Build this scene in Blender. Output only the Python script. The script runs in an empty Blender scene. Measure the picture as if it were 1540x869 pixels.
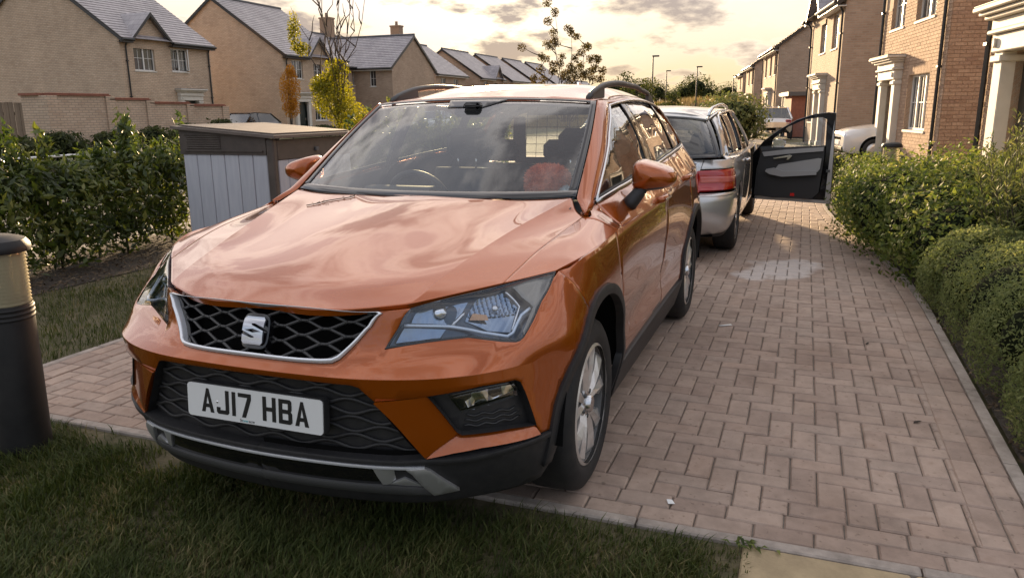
import bpy, bmesh, math, random
import numpy as np
from mathutils import Vector, Matrix
from mathutils.geometry import delaunay_2d_cdt
R = math.radians
random.seed(7); rng = np.random.default_rng(11)
scene = bpy.context.scene
C = scene.collection

# ---------------------------------------------------------------- camera
cam_d = bpy.data.cameras.new('camera'); cam = bpy.data.objects.new('camera', cam_d); C.objects.link(cam)
CAM = dict(pos=(2.68723611, 1.57239959, 1.43386762), yaw=3.50371644, pitch=-.228971938, roll=-.00942874916, f=1147.05804)
def cam_basis():
    y, p, r = CAM['yaw'], CAM['pitch'], CAM['roll']
    f = np.array([math.cos(y)*math.cos(p), math.sin(y)*math.cos(p), math.sin(p)]); rt = np.array([math.sin(y), -math.cos(y), 0.]); up = np.cross(rt, f)
    return math.cos(r)*rt+math.sin(r)*up, -math.sin(r)*rt+math.cos(r)*up, f
_r, _u, _f = cam_basis()
cam.matrix_world = Matrix(((_r[0], _u[0], -_f[0], CAM['pos'][0]), (_r[1], _u[1], -_f[1], CAM['pos'][1]), (_r[2], _u[2], -_f[2], CAM['pos'][2]), (0, 0, 0, 1)))
cam_d.sensor_width = 36; cam_d.lens = 36*CAM['f']/1540; cam_d.clip_start = .05; cam_d.clip_end = 6000
scene.camera = cam

# ---------------------------------------------------------------- sky and sun
SUN_AZ, SUN_EL = R(203.0), R(9.0)        # heading towards the sun, counter-clockwise from +x
sund = bpy.data.lights.new('sun', 'SUN'); sun = bpy.data.objects.new('sun', sund); C.objects.link(sun)
sund.energy = 5.0; sund.angle = R(2.5); sund.color = (1.0, .71, .41)
sdir = Vector((math.cos(SUN_AZ)*math.cos(SUN_EL), math.sin(SUN_AZ)*math.cos(SUN_EL), math.sin(SUN_EL)))
sun.rotation_euler = sdir.to_track_quat('Z', 'Y').to_euler()
world = bpy.data.worlds.new('World'); scene.world = world; world.use_nodes = True
SKYM = 1.25
CLS, CLO = 3.1, (5.7, 2.2, 0)
def build_world():
    nt = world.node_tree; nt.nodes.clear(); N = nt.nodes.new; L = nt.links.new
    out = N('ShaderNodeOutputWorld'); bg = N('ShaderNodeBackground'); bg.inputs[1].default_value = .15
    sky = N('ShaderNodeTexSky'); sky.sky_type = 'NISHITA'; sky.sun_disc = False
    sky.sun_elevation = SUN_EL; sky.sun_rotation = math.pi/2-SUN_AZ; sky.air_density = 1.6; sky.dust_density = 4.0; sky.ozone_density = 1.5
    tc = N('ShaderNodeTexCoord')
    def math_(op, a, b=None, clamp=False):
        m = N('ShaderNodeMath'); m.operation = op; m.use_clamp = clamp
        for i, x in enumerate((a, b)):
            if x is None: continue
            if isinstance(x, (int, float)): m.inputs[i].default_value = x
            else: L(x, m.inputs[i])
        return m.outputs[0]
    sep = N('ShaderNodeSeparateXYZ'); L(tc.outputs['Generated'], sep.inputs[0])
    z = math_('MAXIMUM', sep.outputs[2], 0.0)
    # project the direction on a cloud deck so that clouds flatten towards the horizon
    d = math_('ADD', z, .24)
    cx = math_('DIVIDE', sep.outputs[0], d); cy = math_('DIVIDE', sep.outputs[1], d)
    cmb = N('ShaderNodeCombineXYZ'); L(cx, cmb.inputs[0]); L(cy, cmb.inputs[1])
    def noise(scale, detail, rough, off):
        mp = N('ShaderNodeMapping'); mp.inputs['Location'].default_value = off; L(cmb.outputs[0], mp.inputs[0])
        n = N('ShaderNodeTexNoise'); n.inputs['Scale'].default_value = scale; n.inputs['Detail'].default_value = detail; n.inputs['Roughness'].default_value = rough
        L(mp.outputs[0], n.inputs['Vector']); return n.outputs[0]
    def ramp(fac, stops, interp='LINEAR'):
        r = N('ShaderNodeValToRGB'); L(fac, r.inputs[0]); e = r.color_ramp.elements; r.color_ramp.interpolation = interp
        while len(e) < len(stops): e.new(.5)
        for el, (p, c) in zip(e, stops): el.position = p; el.color = c if len(c) == 4 else (*c, 1)
        return r.outputs[0]
    def mix(fac, a, b, mode='MIX'):
        m = N('ShaderNodeMix'); m.data_type = 'RGBA'; m.blend_type = mode
        if isinstance(fac, (int, float)): m.inputs[0].default_value = fac
        else: L(fac, m.inputs[0])
        for s, x in ((6, a), (7, b)):
            if isinstance(x, tuple): m.inputs[s].default_value = x if len(x) == 4 else (*x, 1)
            else: L(x, m.inputs[s])
        return m.outputs[2]
    def vec(op, a, b):
        m = N('ShaderNodeVectorMath'); m.operation = op
        for i, x in enumerate((a, b)):
            if isinstance(x, tuple): m.inputs[i].default_value = x
            else: L(x, m.inputs[i])
        return m.outputs[0]
    # glow factor around the sun
    dt = N('ShaderNodeVectorMath'); dt.operation = 'DOT_PRODUCT'; L(tc.outputs['Generated'], dt.inputs[0]); dt.inputs[1].default_value = sdir
    cosd = math_('MAXIMUM', dt.outputs['Value'], 0.0); near = math_('POWER', cosd, 8.0); glare = math_('POWER', cosd, 90.0)
    # thin high cloud veils the sun: its glare rolls off softly
    base = vec('DIVIDE', sky.outputs[0], vec('ADD', vec('MULTIPLY', sky.outputs[0], (.36, .40, .46)), (1., 1., 1.)))
    base = vec('MULTIPLY', base, (SKYM, SKYM*1.02, SKYM*1.30))
    veil = ramp(noise(.9, 6, .62, (3.1, 1.7, 0)), [(.36, (0, 0, 0)), (.66, (1, 1, 1))])
    high = ramp(z, [(.10, (0, 0, 0)), (.34, (1, 1, 1))])
    hi = mix(near, (4.4, 4.15, 4.05), mix(high, (2.9, 2.3, 1.5), (7.8, 6.7, 5.4)))                  # sunlit cloud: warm towards the sun, white away from it
    anti = math_('MULTIPLY', math_('MULTIPLY', math_('SUBTRACT', .25, dt.outputs['Value'], True), 1.25), math_('SUBTRACT', 1.0, math_('POWER', z, 1.5), True), True)
    hi = mix(anti, hi, (1.7, 1.95, 2.4))                                 # away from the sun the low sky is cooler and dimmer
    hi = mix(glare, hi, (6.6, 5.6, 3.9))
    s1 = mix(math_('MULTIPLY', veil, .68), base, hi)
    nz = noise(CLS, 9, .58, CLO)
    cl = ramp(nz, [(.47, (0, 0, 0)), (.54, (1, 1, 1))]); cl2 = ramp(nz, [(.505, (0, 0, 0)), (.62, (1, 1, 1))])
    dark = mix(near, (1.35, 1.28, 1.38), (.98, .84, .80))               # shaded cloud undersides
    cc = mix(cl2, hi, dark)
    s2 = mix(math_('MULTIPLY', cl, .9), s1, cc)
    # golden haze low over the horizon on the sun's side
    low = math_('POWER', math_('SUBTRACT', 1.0, z, True), 13.0)
    warm = math_('MULTIPLY', low, math_('ADD', math_('MULTIPLY', math_('POWER', cosd, 2.0), .70), .10), True)
    s3 = mix(warm, s2, (2.3, 1.55, .82))
    L(s3, bg.inputs[0]); L(bg.outputs[0], out.inputs[0])
build_world()
vs = scene.view_settings; vs.view_transform = 'Standard'; vs.look = 'None'; vs.exposure = 1.42; vs.gamma = 1.0; vs.use_curve_mapping = False
scene.cycles.max_bounces = 8; scene.cycles.transparent_max_bounces = 24; scene.cycles.caustics_reflective = False; scene.cycles.caustics_refractive = False
scene.cycles.use_denoising = True
scene.cycles.sample_clamp_indirect = 6.0

# ---------------------------------------------------------------- helpers
MATS = {}
def nodes(m): m.use_nodes = True; return m.node_tree
def pbsdf(name, col, rough=.6, metal=0., spec=.5, coat=0., coat_rough=.03, alpha=1., trans=0., emit=None, estr=0.):
    m = bpy.data.materials.new(name); nt = nodes(m); b = nt.nodes['Principled BSDF']
    b.inputs['Base Color'].default_value = (*col, 1); b.inputs['Roughness'].default_value = rough; b.inputs['Metallic'].default_value = metal
    b.inputs['Specular IOR Level'].default_value = spec; b.inputs['Coat Weight'].default_value = coat; b.inputs['Coat Roughness'].default_value = coat_rough
    b.inputs['Transmission Weight'].default_value = trans
    if emit: b.inputs['Emission Color'].default_value = (*emit, 1); b.inputs['Emission Strength'].default_value = estr
    MATS[name] = m; return m
def add_noise(m, stops, scale=8., detail=6., rough=.6, coord='Object', bump=0., bscale=None, bdist=.01, per_object=0., mapping=None, rough_var=None):
    """colour from a noise ramp (real variation of the surface), optional bump and per-object shift"""
    nt = m.node_tree; N = nt.nodes.new; L = nt.links.new; b = nt.nodes['Principled BSDF']
    tc = N('ShaderNodeTexCoord'); src = tc.outputs[coord]
    if mapping:
        mp = N('ShaderNodeMapping'); mp.inputs['Scale'].default_value = mapping; L(src, mp.inputs[0]); src = mp.outputs[0]
    n = N('ShaderNodeTexNoise'); n.inputs['Scale'].default_value = scale; n.inputs['Detail'].default_value = detail; n.inputs['Roughness'].default_value = rough; L(src, n.inputs['Vector'])
    r = N('ShaderNodeValToRGB'); L(n.outputs[0], r.inputs[0]); e = r.color_ramp.elements
    while len(e) < len(stops): e.new(.5)
    for el, (p, c) in zip(e, stops): el.position = p; el.color = (*c, 1)
    col = r.outputs[0]
    if per_object:
        oi = N('ShaderNodeObjectInfo'); hs = N('ShaderNodeHueSaturation'); mr = N('ShaderNodeMapRange'); mr.inputs[3].default_value = 1-per_object; mr.inputs[4].default_value = 1+per_object
        L(oi.outputs['Random'], mr.inputs[0]); L(mr.outputs[0], hs.inputs['Value']); L(col, hs.inputs['Color']); col = hs.outputs[0]
    L(col, b.inputs['Base Color'])
    if bump:
        n2 = N('ShaderNodeTexNoise'); n2.inputs['Scale'].default_value = bscale or scale*4; n2.inputs['Detail'].default_value = 5; L(src, n2.inputs['Vector'])
        bp = N('ShaderNodeBump'); bp.inputs['Strength'].default_value = bump; bp.inputs['Distance'].default_value = bdist; L(n2.outputs[0], bp.inputs['Height']); L(bp.outputs[0], b.inputs['Normal'])
    if rough_var:
        mr = N('ShaderNodeMapRange'); mr.inputs[3].default_value, mr.inputs[4].default_value = rough_var; L(n.outputs[0], mr.inputs[0]); L(mr.outputs[0], b.inputs['Roughness'])
    return m
def glass_mat(name, tint=(.8,.85,.85), refl=1.0, rough=.0, ior=1.5, film=0.):
    m = bpy.data.materials.new(name); nt = nodes(m); nt.nodes.clear(); N = nt.nodes.new; L = nt.links.new
    o = N('ShaderNodeOutputMaterial'); tr = N('ShaderNodeBsdfTransparent'); tr.inputs[0].default_value = (*tint, 1)
    gl = N('ShaderNodeBsdfGlossy'); gl.inputs['Roughness'].default_value = rough; gl.inputs[0].default_value = (1, 1, 1, 1)
    fr = N('ShaderNodeFresnel'); gm = N('ShaderNodeNewGeometry'); im = N('ShaderNodeMapRange'); im.inputs[3].default_value = ior; im.inputs[4].default_value = 1/ior; L(gm.outputs['Backfacing'], im.inputs[0]); L(im.outputs[0], fr.inputs[0]); mu = N('ShaderNodeMath'); mu.operation = 'MULTIPLY'; mu.use_clamp = True; mu.inputs[1].default_value = refl; L(fr.outputs[0], mu.inputs[0])
    first = tr.outputs[0]
    if film:   # thin dust film on the outside
        df = N('ShaderNodeBsdfDiffuse'); df.inputs[0].default_value = (.75, .78, .80, 1); tl = N('ShaderNodeBsdfTranslucent'); tl.inputs[0].default_value = (.75, .75, .75, 1); ms = N('ShaderNodeMixShader'); L(df.outputs[0], ms.inputs[1]); L(tl.outputs[0], ms.inputs[2])
        tc = N('ShaderNodeTexCoord'); nz = N('ShaderNodeTexNoise'); nz.inputs['Scale'].default_value = 4; nz.inputs['Detail'].default_value = 6; L(tc.outputs['Object'], nz.inputs['Vector']); mr = N('ShaderNodeMapRange'); mr.inputs[3].default_value = film*.5; mr.inputs[4].default_value = film*1.5; L(nz.outputs[0], mr.inputs[0])
        mf = N('ShaderNodeMixShader'); L(mr.outputs[0], mf.inputs[0]); L(tr.outputs[0], mf.inputs[1]); L(ms.outputs[0], mf.inputs[2]); first = mf.outputs[0]
    mx = N('ShaderNodeMixShader'); L(mu.outputs[0], mx.inputs[0]); L(first, mx.inputs[1]); L(gl.outputs[0], mx.inputs[2]); L(mx.outputs[0], o.inputs[0])
    MATS[name] = m; return m

def mk(name, verts, faces, mat=None, parent=None, smooth=False, loc=None, mats=None, fmat=None, normals=None):
    me = bpy.data.meshes.new(name)
    V = verts.tolist() if isinstance(verts, np.ndarray) else [tuple(v) for v in verts]
    F = faces.tolist() if isinstance(faces, np.ndarray) else faces
    me.from_pydata(V, [], F)
    for m in (mats or ([mat] if mat else [])): me.materials.append(MATS[m] if isinstance(m, str) else m)
    if fmat is not None: me.polygons.foreach_set('material_index', np.asarray(fmat, np.int32))
    if smooth: me.polygons.foreach_set('use_smooth', np.ones(len(me.polygons), bool))
    me.update()
    if normals is not None: me.normals_split_custom_set_from_vertices([tuple(n) for n in normals])
    o = bpy.data.objects.new(name, me); C.objects.link(o)
    if parent is not None: o.parent = parent
    if loc is not None: o.location = loc
    return o
def tag(o, label=None, cat=None, group=None, kind=None):
    if label: o['label'] = label
    if cat: o['category'] = cat
    if group: o['group'] = group
    if kind: o['kind'] = kind
    return o
def empty(name, loc=(0, 0, 0), rz=0., label=None, cat=None, group=None):
    o = bpy.data.objects.new(name, None); C.objects.link(o); o.location = loc; o.rotation_euler = (0, 0, rz); o.empty_display_size = .1
    return tag(o, label, cat, group)
def copy_obj(o, parent=None, loc=None, name=None):
    c = o.copy(); C.objects.link(c); c.parent = parent
    if loc is not None: c.location = loc
    return c
def copy_tree(o, parent=None):
    c = o.copy(); C.objects.link(c); c.parent = parent
    for ch in list(o.children): copy_tree(ch, c)
    return c

class MB:
    """collects shapes for ONE mesh"""
    def __init__(s): s.v = []; s.f = []; s.m = []; s.n = 0
    def add(s, v, f, mi=0):
        v = np.asarray(v, float).reshape(-1, 3); s.v.append(v); s.f += [tuple(int(i)+s.n for i in q) for q in f]; s.m += [mi]*len(f); s.n += len(v); return s
    def box(s, lo, hi, mi=0, bev=0., M=None):
        lo = np.minimum(lo, hi).astype(float); hi = np.maximum(lo, hi).astype(float) if False else np.maximum(np.asarray(lo, float), np.asarray(hi, float))
        v, f = box_geo(lo, hi, bev)
        if M is not None: v = xf(M, v)
        return s.add(v, f, mi)
    def tube(s, pts, r, n=8, mi=0, caps=True, sc=(1, 1)):
        v, f = tube_geo(pts, r, n, caps, sc); return s.add(v, f, mi)
    def prism(s, poly, axis, a, b, mi=0):
        v, f = prism_geo(poly, axis, a, b); return s.add(v, f, mi)
    def lathe(s, prof, n=24, center=(0, 0, 0), axis='z', mi=0, M=None):
        v, f = lathe_geo(prof, n, axis); v = v+np.asarray(center, float)
        return s.add(v, f, mi)
    def quad(s, a, b, c, d, mi=0): return s.add([a, b, c, d], [(0, 1, 2, 3)], mi)
    def build(s, name, mat=None, parent=None, smooth=False, mats=None, loc=None, auto=None):
        o = mk(name, np.concatenate(s.v) if s.v else np.zeros((0, 3)), s.f, mat, parent, smooth or auto is not None, loc, mats, s.m if mats else None)
        if auto is not None: o.data.set_sharp_from_angle(angle=R(auto))
        return o
def xf(M, v): v = np.asarray(v, float); M = np.asarray(M, float); return v@M[:3, :3].T+M[:3, 3]
def box_geo(lo, hi, bev=0.):
    x0, y0, z0 = lo; x1, y1, z1 = hi
    if bev <= 0:
        v = [(x0,y0,z0),(x1,y0,z0),(x1,y1,z0),(x0,y1,z0),(x0,y0,z1),(x1,y0,z1),(x1,y1,z1),(x0,y1,z1)]
        return np.array(v, float), [(0,3,2,1),(4,5,6,7),(0,1,5,4),(1,2,6,5),(2,3,7,6),(3,0,4,7)]
    b = min(bev, (x1-x0)*.49, (y1-y0)*.49, (z1-z0)*.49)
    v = []; idx = {}
    for sx in (0, 1):
        for sy in (0, 1):
            for sz in (0, 1):
                cx, cy, cz = (x0, x1)[sx], (y0, y1)[sy], (z0, z1)[sz]; ix, iy, iz = (b, -b)[sx], (b, -b)[sy], (b, -b)[sz]
                idx[sx, sy, sz] = len(v); v += [(cx, cy+iy, cz+iz), (cx+ix, cy, cz+iz), (cx+ix, cy+iy, cz)]
    g = lambda a, b_, c, k: idx[a, b_, c]+k
    f = [(g(0,0,0,0),g(0,0,1,0),g(0,1,1,0),g(0,1,0,0)),(g(1,0,0,0),g(1,1,0,0),g(1,1,1,0),g(1,0,1,0)),
         (g(0,0,0,1),g(1,0,0,1),g(1,0,1,1),g(0,0,1,1)),(g(0,1,0,1),g(0,1,1,1),g(1,1,1,1),g(1,1,0,1)),
         (g(0,0,0,2),g(0,1,0,2),g(1,1,0,2),g(1,0,0,2)),(g(0,0,1,2),g(1,0,1,2),g(1,1,1,2),g(0,1,1,2))]
    for sy in (0, 1):
        for sz in (0, 1):
            q = (g(0,sy,sz,1),g(1,sy,sz,1),g(1,sy,sz,2),g(0,sy,sz,2)); f.append(q if sy == sz else q[::-1])
    for sx in (0, 1):
        for sz in (0, 1):
            q = (g(sx,0,sz,0),g(sx,1,sz,0),g(sx,1,sz,2),g(sx,0,sz,2)); f.append(q[::-1] if sx == sz else q)
    for sx in (0, 1):
        for sy in (0, 1):
            q = (g(sx,sy,0,0),g(sx,sy,1,0),g(sx,sy,1,1),g(sx,sy,0,1)); f.append(q if sx == sy else q[::-1])
    for sx in (0, 1):
        for sy in (0, 1):
            for sz in (0, 1):
                k = idx[sx, sy, sz]; t = (k, k+1, k+2); f.append(t[::-1] if (sx+sy+sz) % 2 == 0 else t)
    return np.array(v, float), f
def tube_geo(pts, r, n=8, caps=True, sc=(1, 1)):
    P = np.asarray(pts, float); m = len(P); rr = np.full(m, r, float) if np.isscalar(r) else np.asarray(r, float)
    T = np.gradient(P, axis=0); T /= np.linalg.norm(T, axis=1)[:, None]+1e-12
    a = np.array([0, 0, 1.]) if abs(T[0, 2]) < .9 else np.array([1., 0, 0]); v = []
    for i in range(m):
        a = a-T[i]*(a@T[i]); a /= np.linalg.norm(a)+1e-12; b = np.cross(T[i], a)
        th = np.arange(n)*2*np.pi/n
        v.append(P[i]+rr[i]*(np.cos(th)[:, None]*a*sc[0]+np.sin(th)[:, None]*b*sc[1]))
    v = np.concatenate(v); f = []
    for i in range(m-1):
        for k in range(n): f.append((i*n+k, i*n+(k+1) % n, (i+1)*n+(k+1) % n, (i+1)*n+k))
    if caps: f.append(tuple(range(n-1, -1, -1))); f.append(tuple((m-1)*n+k for k in range(n)))
    return v, f
def prism_geo(poly, axis, a, b):
    """polygon in the two other axes (order x,y,z without axis), extruded along axis from a to b"""
    n = len(poly); o = [i for i in range(3) if i != axis]; v = np.zeros((2*n, 3))
    for k, (p, q) in enumerate(poly):
        v[k, o[0]] = p; v[k, o[1]] = q; v[k, axis] = a; v[n+k, o[0]] = p; v[n+k, o[1]] = q; v[n+k, axis] = b
    f = [tuple(range(n-1, -1, -1)), tuple(range(n, 2*n))]+[(k, (k+1) % n, n+(k+1) % n, n+k) for k in range(n)]
    ar = sum(poly[i][0]*poly[(i+1) % n][1]-poly[(i+1) % n][0]*poly[i][1] for i in range(n))
    if (ar < 0) ^ (axis == 1) ^ (b < a): f = [q[::-1] for q in f]
    return v, f
def lathe_geo(prof, n=24, axis='z'):
    prof = np.asarray(prof, float); m = len(prof); th = np.arange(n)*2*np.pi/n
    v = np.zeros((m, n, 3)); ax = 'xyz'.index(axis); o = [(ax+1) % 3, (ax+2) % 3]
    v[:, :, o[0]] = prof[:, :1]*np.cos(th); v[:, :, o[1]] = prof[:, :1]*np.sin(th); v[:, :, ax] = prof[:, 1:]
    f = [(i*n+k, i*n+(k+1) % n, (i+1)*n+(k+1) % n, (i+1)*n+k) for i in range(m-1) for k in range(n)]
    return v.reshape(-1, 3), f
def grid_faces(nu, nv, flip=False):
    f = []
    for i in range(nu-1):
        for j in range(nv-1):
            q = (i*nv+j, (i+1)*nv+j, (i+1)*nv+j+1, i*nv+j+1); f.append(q[::-1] if flip else q)
    return f
def text_mesh(name, body, size, mat, parent=None, M=None, extrude=.001, align='CENTER', bold=0.):
    cu = bpy.data.curves.new(name, 'FONT'); cu.body = body; cu.size = size; cu.extrude = extrude; cu.align_x = align; cu.align_y = 'CENTER'; cu.offset = bold
    t = bpy.data.objects.new(name, cu); C.objects.link(t); dg = bpy.context.evaluated_depsgraph_get(); dg.update()
    me = bpy.data.meshes.new_from_object(t.evaluated_get(dg)); bpy.data.objects.remove(t); bpy.data.curves.remove(cu)
    me.materials.clear(); me.materials.append(MATS[mat])
    if M is not None: me.transform(M)
    o = bpy.data.objects.new(name, me); C.objects.link(o); o.parent = parent; return o
# ---------------------------------------------------------------- orange car: surface definitions
# car frame = world frame: x towards the camera end (nose), y to the car's left, z up, origin under the front axle
def nat_spline(t, P):
    """natural cubic spline through P (n,d) at knots t; returns evaluator f(q)->(m,d)"""
    t = np.asarray(t, float); P = np.asarray(P, float); n = len(t); h = np.diff(t)
    A = np.zeros((n, n)); B = np.zeros((n, P.shape[1])); A[0, 0] = A[-1, -1] = 1
    for i in range(1, n-1):
        A[i, i-1] = h[i-1]; A[i, i] = 2*(h[i-1]+h[i]); A[i, i+1] = h[i]
        B[i] = 6*((P[i+1]-P[i])/h[i]-(P[i]-P[i-1])/h[i-1])
    M = np.linalg.solve(A, B)
    def f(q):
        q = np.atleast_1d(np.asarray(q, float)); k = np.clip(np.searchsorted(t, q, side='right')-1, 0, n-2)
        hk = h[k][:, None]; a = (t[k+1]-q)[:, None]; b = (q-t[k])[:, None]
        return (M[k]*a**3+M[k+1]*b**3)/(6*hk)+(P[k]/hk-M[k]*hk/6)*a+(P[k+1]/hk-M[k+1]*hk/6)*b
    return f

class Net:
    """tensor spline: rows[j][i] 3D points, split = row indices where the surface may crease"""
    def __init__(s, rows, splits=(), mirror0=True):
        s.P = np.asarray(rows, float); s.nr, s.nc = s.P.shape[:2]
        d = np.linalg.norm(np.diff(s.P, axis=1), axis=2).mean(0); s.u = np.r_[0, np.cumsum(d)]
        dv = np.linalg.norm(np.diff(s.P, axis=0), axis=2)[:, :].mean(1); s.v = np.r_[0, np.cumsum(dv)]
        # mirrored end so that the centre line is smooth
        Pm, um = (np.concatenate([s.P[:, 3:0:-1]*[1, -1, 1], s.P], 1), np.r_[-s.u[3:0:-1], s.u]) if mirror0 else (s.P, s.u)
        s.rf = [nat_spline(um, Pm[j]) for j in range(s.nr)]
        s.cuts = [0]+list(splits)+[s.nr-1]
    def pos(s, u, v):
        u = np.atleast_1d(np.asarray(u, float)); v = np.atleast_1d(np.asarray(v, float))
        uq, inv = np.unique(u.round(7), return_inverse=True)
        R = np.stack([f(uq) for f in s.rf])           # nr, m, 3
        out = np.zeros((len(u), 3))
        for a, b in zip(s.cuts[:-1], s.cuts[1:]):
            lo = -1e9 if a == 0 else s.v[a]; hi = 1e9 if b == s.nr-1 else s.v[b]
            sel = (v >= lo) & (v < hi)
            if not sel.any(): continue
            sub = R[a:b+1]; m = sub.shape[1]
            f = nat_spline(s.v[a:b+1], sub.reshape(b-a+1, -1))
            vv = v[sel]; ii = inv[sel]
            vq, vi = np.unique(vv.round(7), return_inverse=True)
            E = f(vq).reshape(len(vq), m, 3); out[sel] = E[vi, ii]
        return out
    def __call__(s, u, v):
        e = 1e-4; u = np.atleast_1d(np.asarray(u, float)); v = np.atleast_1d(np.asarray(v, float))
        p = s.pos(u, v); du = s.pos(u+e, v)-s.pos(u-e, v)
        # one sided in v near a crease
        dv = np.zeros_like(p)
        vp, vm = v+e, v-e
        for c in s.cuts[1:-1]:
            vm = np.where((v >= s.v[c]) & (v < s.v[c]+e), v, vm); vp = np.where((v < s.v[c]) & (v > s.v[c]-e), v-1e-9, vp)
        dv = s.pos(u, vp)-s.pos(u, vm)
        n = np.cross(du, dv); n /= np.linalg.norm(n, axis=1)[:, None]+1e-12
        return p, n

class TPS:
    """thin plate height field: third coordinate as a function of two others"""
    def __init__(s, pts, vals, lam=1e-5, axes=(0, 1, 2), sign=1, sym=True):
        pts = np.asarray(pts, float); vals = np.asarray(vals, float); s.axes = axes; s.sign = sign
        n = len(pts); K = s.k(pts, pts)+lam*np.eye(n); Q = np.c_[np.ones(n), pts]
        A = np.block([[K, Q], [Q.T, np.zeros((3, 3))]]); w = np.linalg.solve(A, np.r_[vals, 0, 0, 0])
        s.w, s.a, s.p = w[:n], w[n:], pts; s.extra = None
    @staticmethod
    def k(a, b):
        r2 = ((a[:, None]-b[None])**2).sum(-1); return np.where(r2 > 0, r2*np.log(r2+1e-20)*.5, 0)
    def h(s, a, b):
        q = np.c_[np.atleast_1d(a), np.atleast_1d(b)].astype(float)
        r = s.k(q, s.p)@s.w+s.a[0]+q@s.a[1:]
        if s.extra: r = r+s.extra(q[:, 0], q[:, 1])
        return r
    def pos(s, a, b):
        z = s.h(a, b); o = np.zeros((len(z), 3)); o[:, s.axes[0]] = a; o[:, s.axes[1]] = b; o[:, s.axes[2]] = z; return o
    def __call__(s, a, b):
        a = np.atleast_1d(np.asarray(a, float)); b = np.atleast_1d(np.asarray(b, float)); e = 1e-3
        p = s.pos(a, b); ha = (s.h(a+e, b)-s.h(a-e, b))/(2*e); hb = (s.h(a, b+e)-s.h(a, b-e))/(2*e)
        n = np.zeros_like(p); n[:, s.axes[0]] = -ha; n[:, s.axes[1]] = -hb; n[:, s.axes[2]] = 1
        n *= s.sign; n /= np.linalg.norm(n, axis=1)[:, None]; return p, n

class Ruled:
    """between two curves c0(u), c1(u) with a bulge along the normal; v in 0..1"""
    def __init__(s, c0, c1, bulge=0., flip=1):
        k = np.linspace(0, 1, len(c0)); s.a = nat_spline(k, c0); s.b = nat_spline(np.linspace(0, 1, len(c1)), c1); s.g = bulge; s.fl = flip
    def raw(s, u, v): return s.a(u)*(1-v)[:, None]+s.b(u)*v[:, None]
    def pos(s, u, v):
        u = np.atleast_1d(np.asarray(u, float)); v = np.atleast_1d(np.asarray(v, float)); e = 1e-4
        p = s.raw(u, v)
        if s.g:
            n = np.cross(s.raw(u+e, v)-s.raw(u-e, v), s.raw(u, v+e)-s.raw(u, v-e)); n *= s.fl/np.linalg.norm(n, axis=1)[:, None]
            p = p+n*(s.g*4*v*(1-v))[:, None]
        return p
    def __call__(s, u, v):
        u = np.atleast_1d(np.asarray(u, float)); v = np.atleast_1d(np.asarray(v, float)); e = 1e-4
        n = np.cross(s.pos(u+e, v)-s.pos(u-e, v), s.pos(u, v+e)-s.pos(u, v-e)); n *= s.fl/np.linalg.norm(n, axis=1)[:, None]
        return s.pos(u, v), n

def _tub_rows():
    sx = [.36, .15, -.1, -.4, -.8, -1.2, -1.7, -2.2, -2.64, -3.0, -3.25]
    T = [  # z, front x (6), front y (6), side y (11), rear x offset
     (.20, (.775,.765,.735,.675,.56,.465), (0,.2,.4,.56,.70,.785), (.82,.84,.84,.84,.84,.84,.84,.84,.84,.80,.74), .06),
     (.30, (.830,.820,.788,.722,.60,.495), (0,.2,.4,.57,.735,.82), (.865,.875,.875,.87,.865,.865,.865,.87,.88,.86,.80), .03),
     (.42, (.845,.836,.812,.755,.64,.51), (0,.2,.4,.575,.745,.835), (.885,.90,.902,.897,.890,.888,.888,.893,.90,.885,.82), .0),
     (.53, (.850,.843,.823,.765,.642,.51), (0,.2,.4,.58,.743,.832), (.893,.91,.914,.900,.880,.876,.878,.893,.912,.895,.83), -.01),
     (.635,(.868,.862,.842,.776,.648,.515), (0,.2,.39,.58,.740,.830), (.905,.918,.92,.91,.897,.893,.893,.905,.918,.90,.835), -.01),
     (.665,(.874,.868,.847,.780,.651,.517), (0,.2,.39,.58,.741,.831), (.907,.919,.921,.911,.898,.894,.895,.906,.919,.90,.835), -.01),
     (.72, (.830,.823,.770,.676,.576,.500), (0,.2,.40,.575,.745,.835), (.903,.919,.921,.912,.90,.898,.90,.908,.918,.897,.83), .0),
     (.79, (.802,.792,.742,.632,.512,.438), (0,.2,.40,.570,.735,.820), (.880,.912,.918,.912,.905,.905,.905,.908,.912,.89,.82), .01)]
    rows = []
    for z, fx, fy, sy, rx in T:
        r = [(x, y, z) for x, y in zip(fx, fy)]+[(x, y, z) for x, y in zip(sx, sy)]
        r += [(-3.40+rx, .62, z), (-3.46+rx, .35, z), (-3.48+rx, 0, z)]; rows.append(r)
    top = [(.777,0,.848),(.767,.2,.847),(.727,.405,.848),(.585,.556,.870),(.430,.705,.892),(.335,.780,.904)]
    top += [(.285,.820,.910),(.15,.878,.935),(-.1,.89,.948),(-.4,.893,.962),(-.8,.895,.972),(-1.2,.895,.982),(-1.7,.893,.998),(-2.2,.888,1.015),(-2.64,.878,1.03),(-3.0,.85,1.04),(-3.25,.78,1.04)]
    top += [(-3.36,.60,1.04),(-3.40,.35,1.04),(-3.42,0,1.04)]
    rows.append(top); return rows
TUB = Net(_tub_rows(), splits=(5,))

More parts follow.
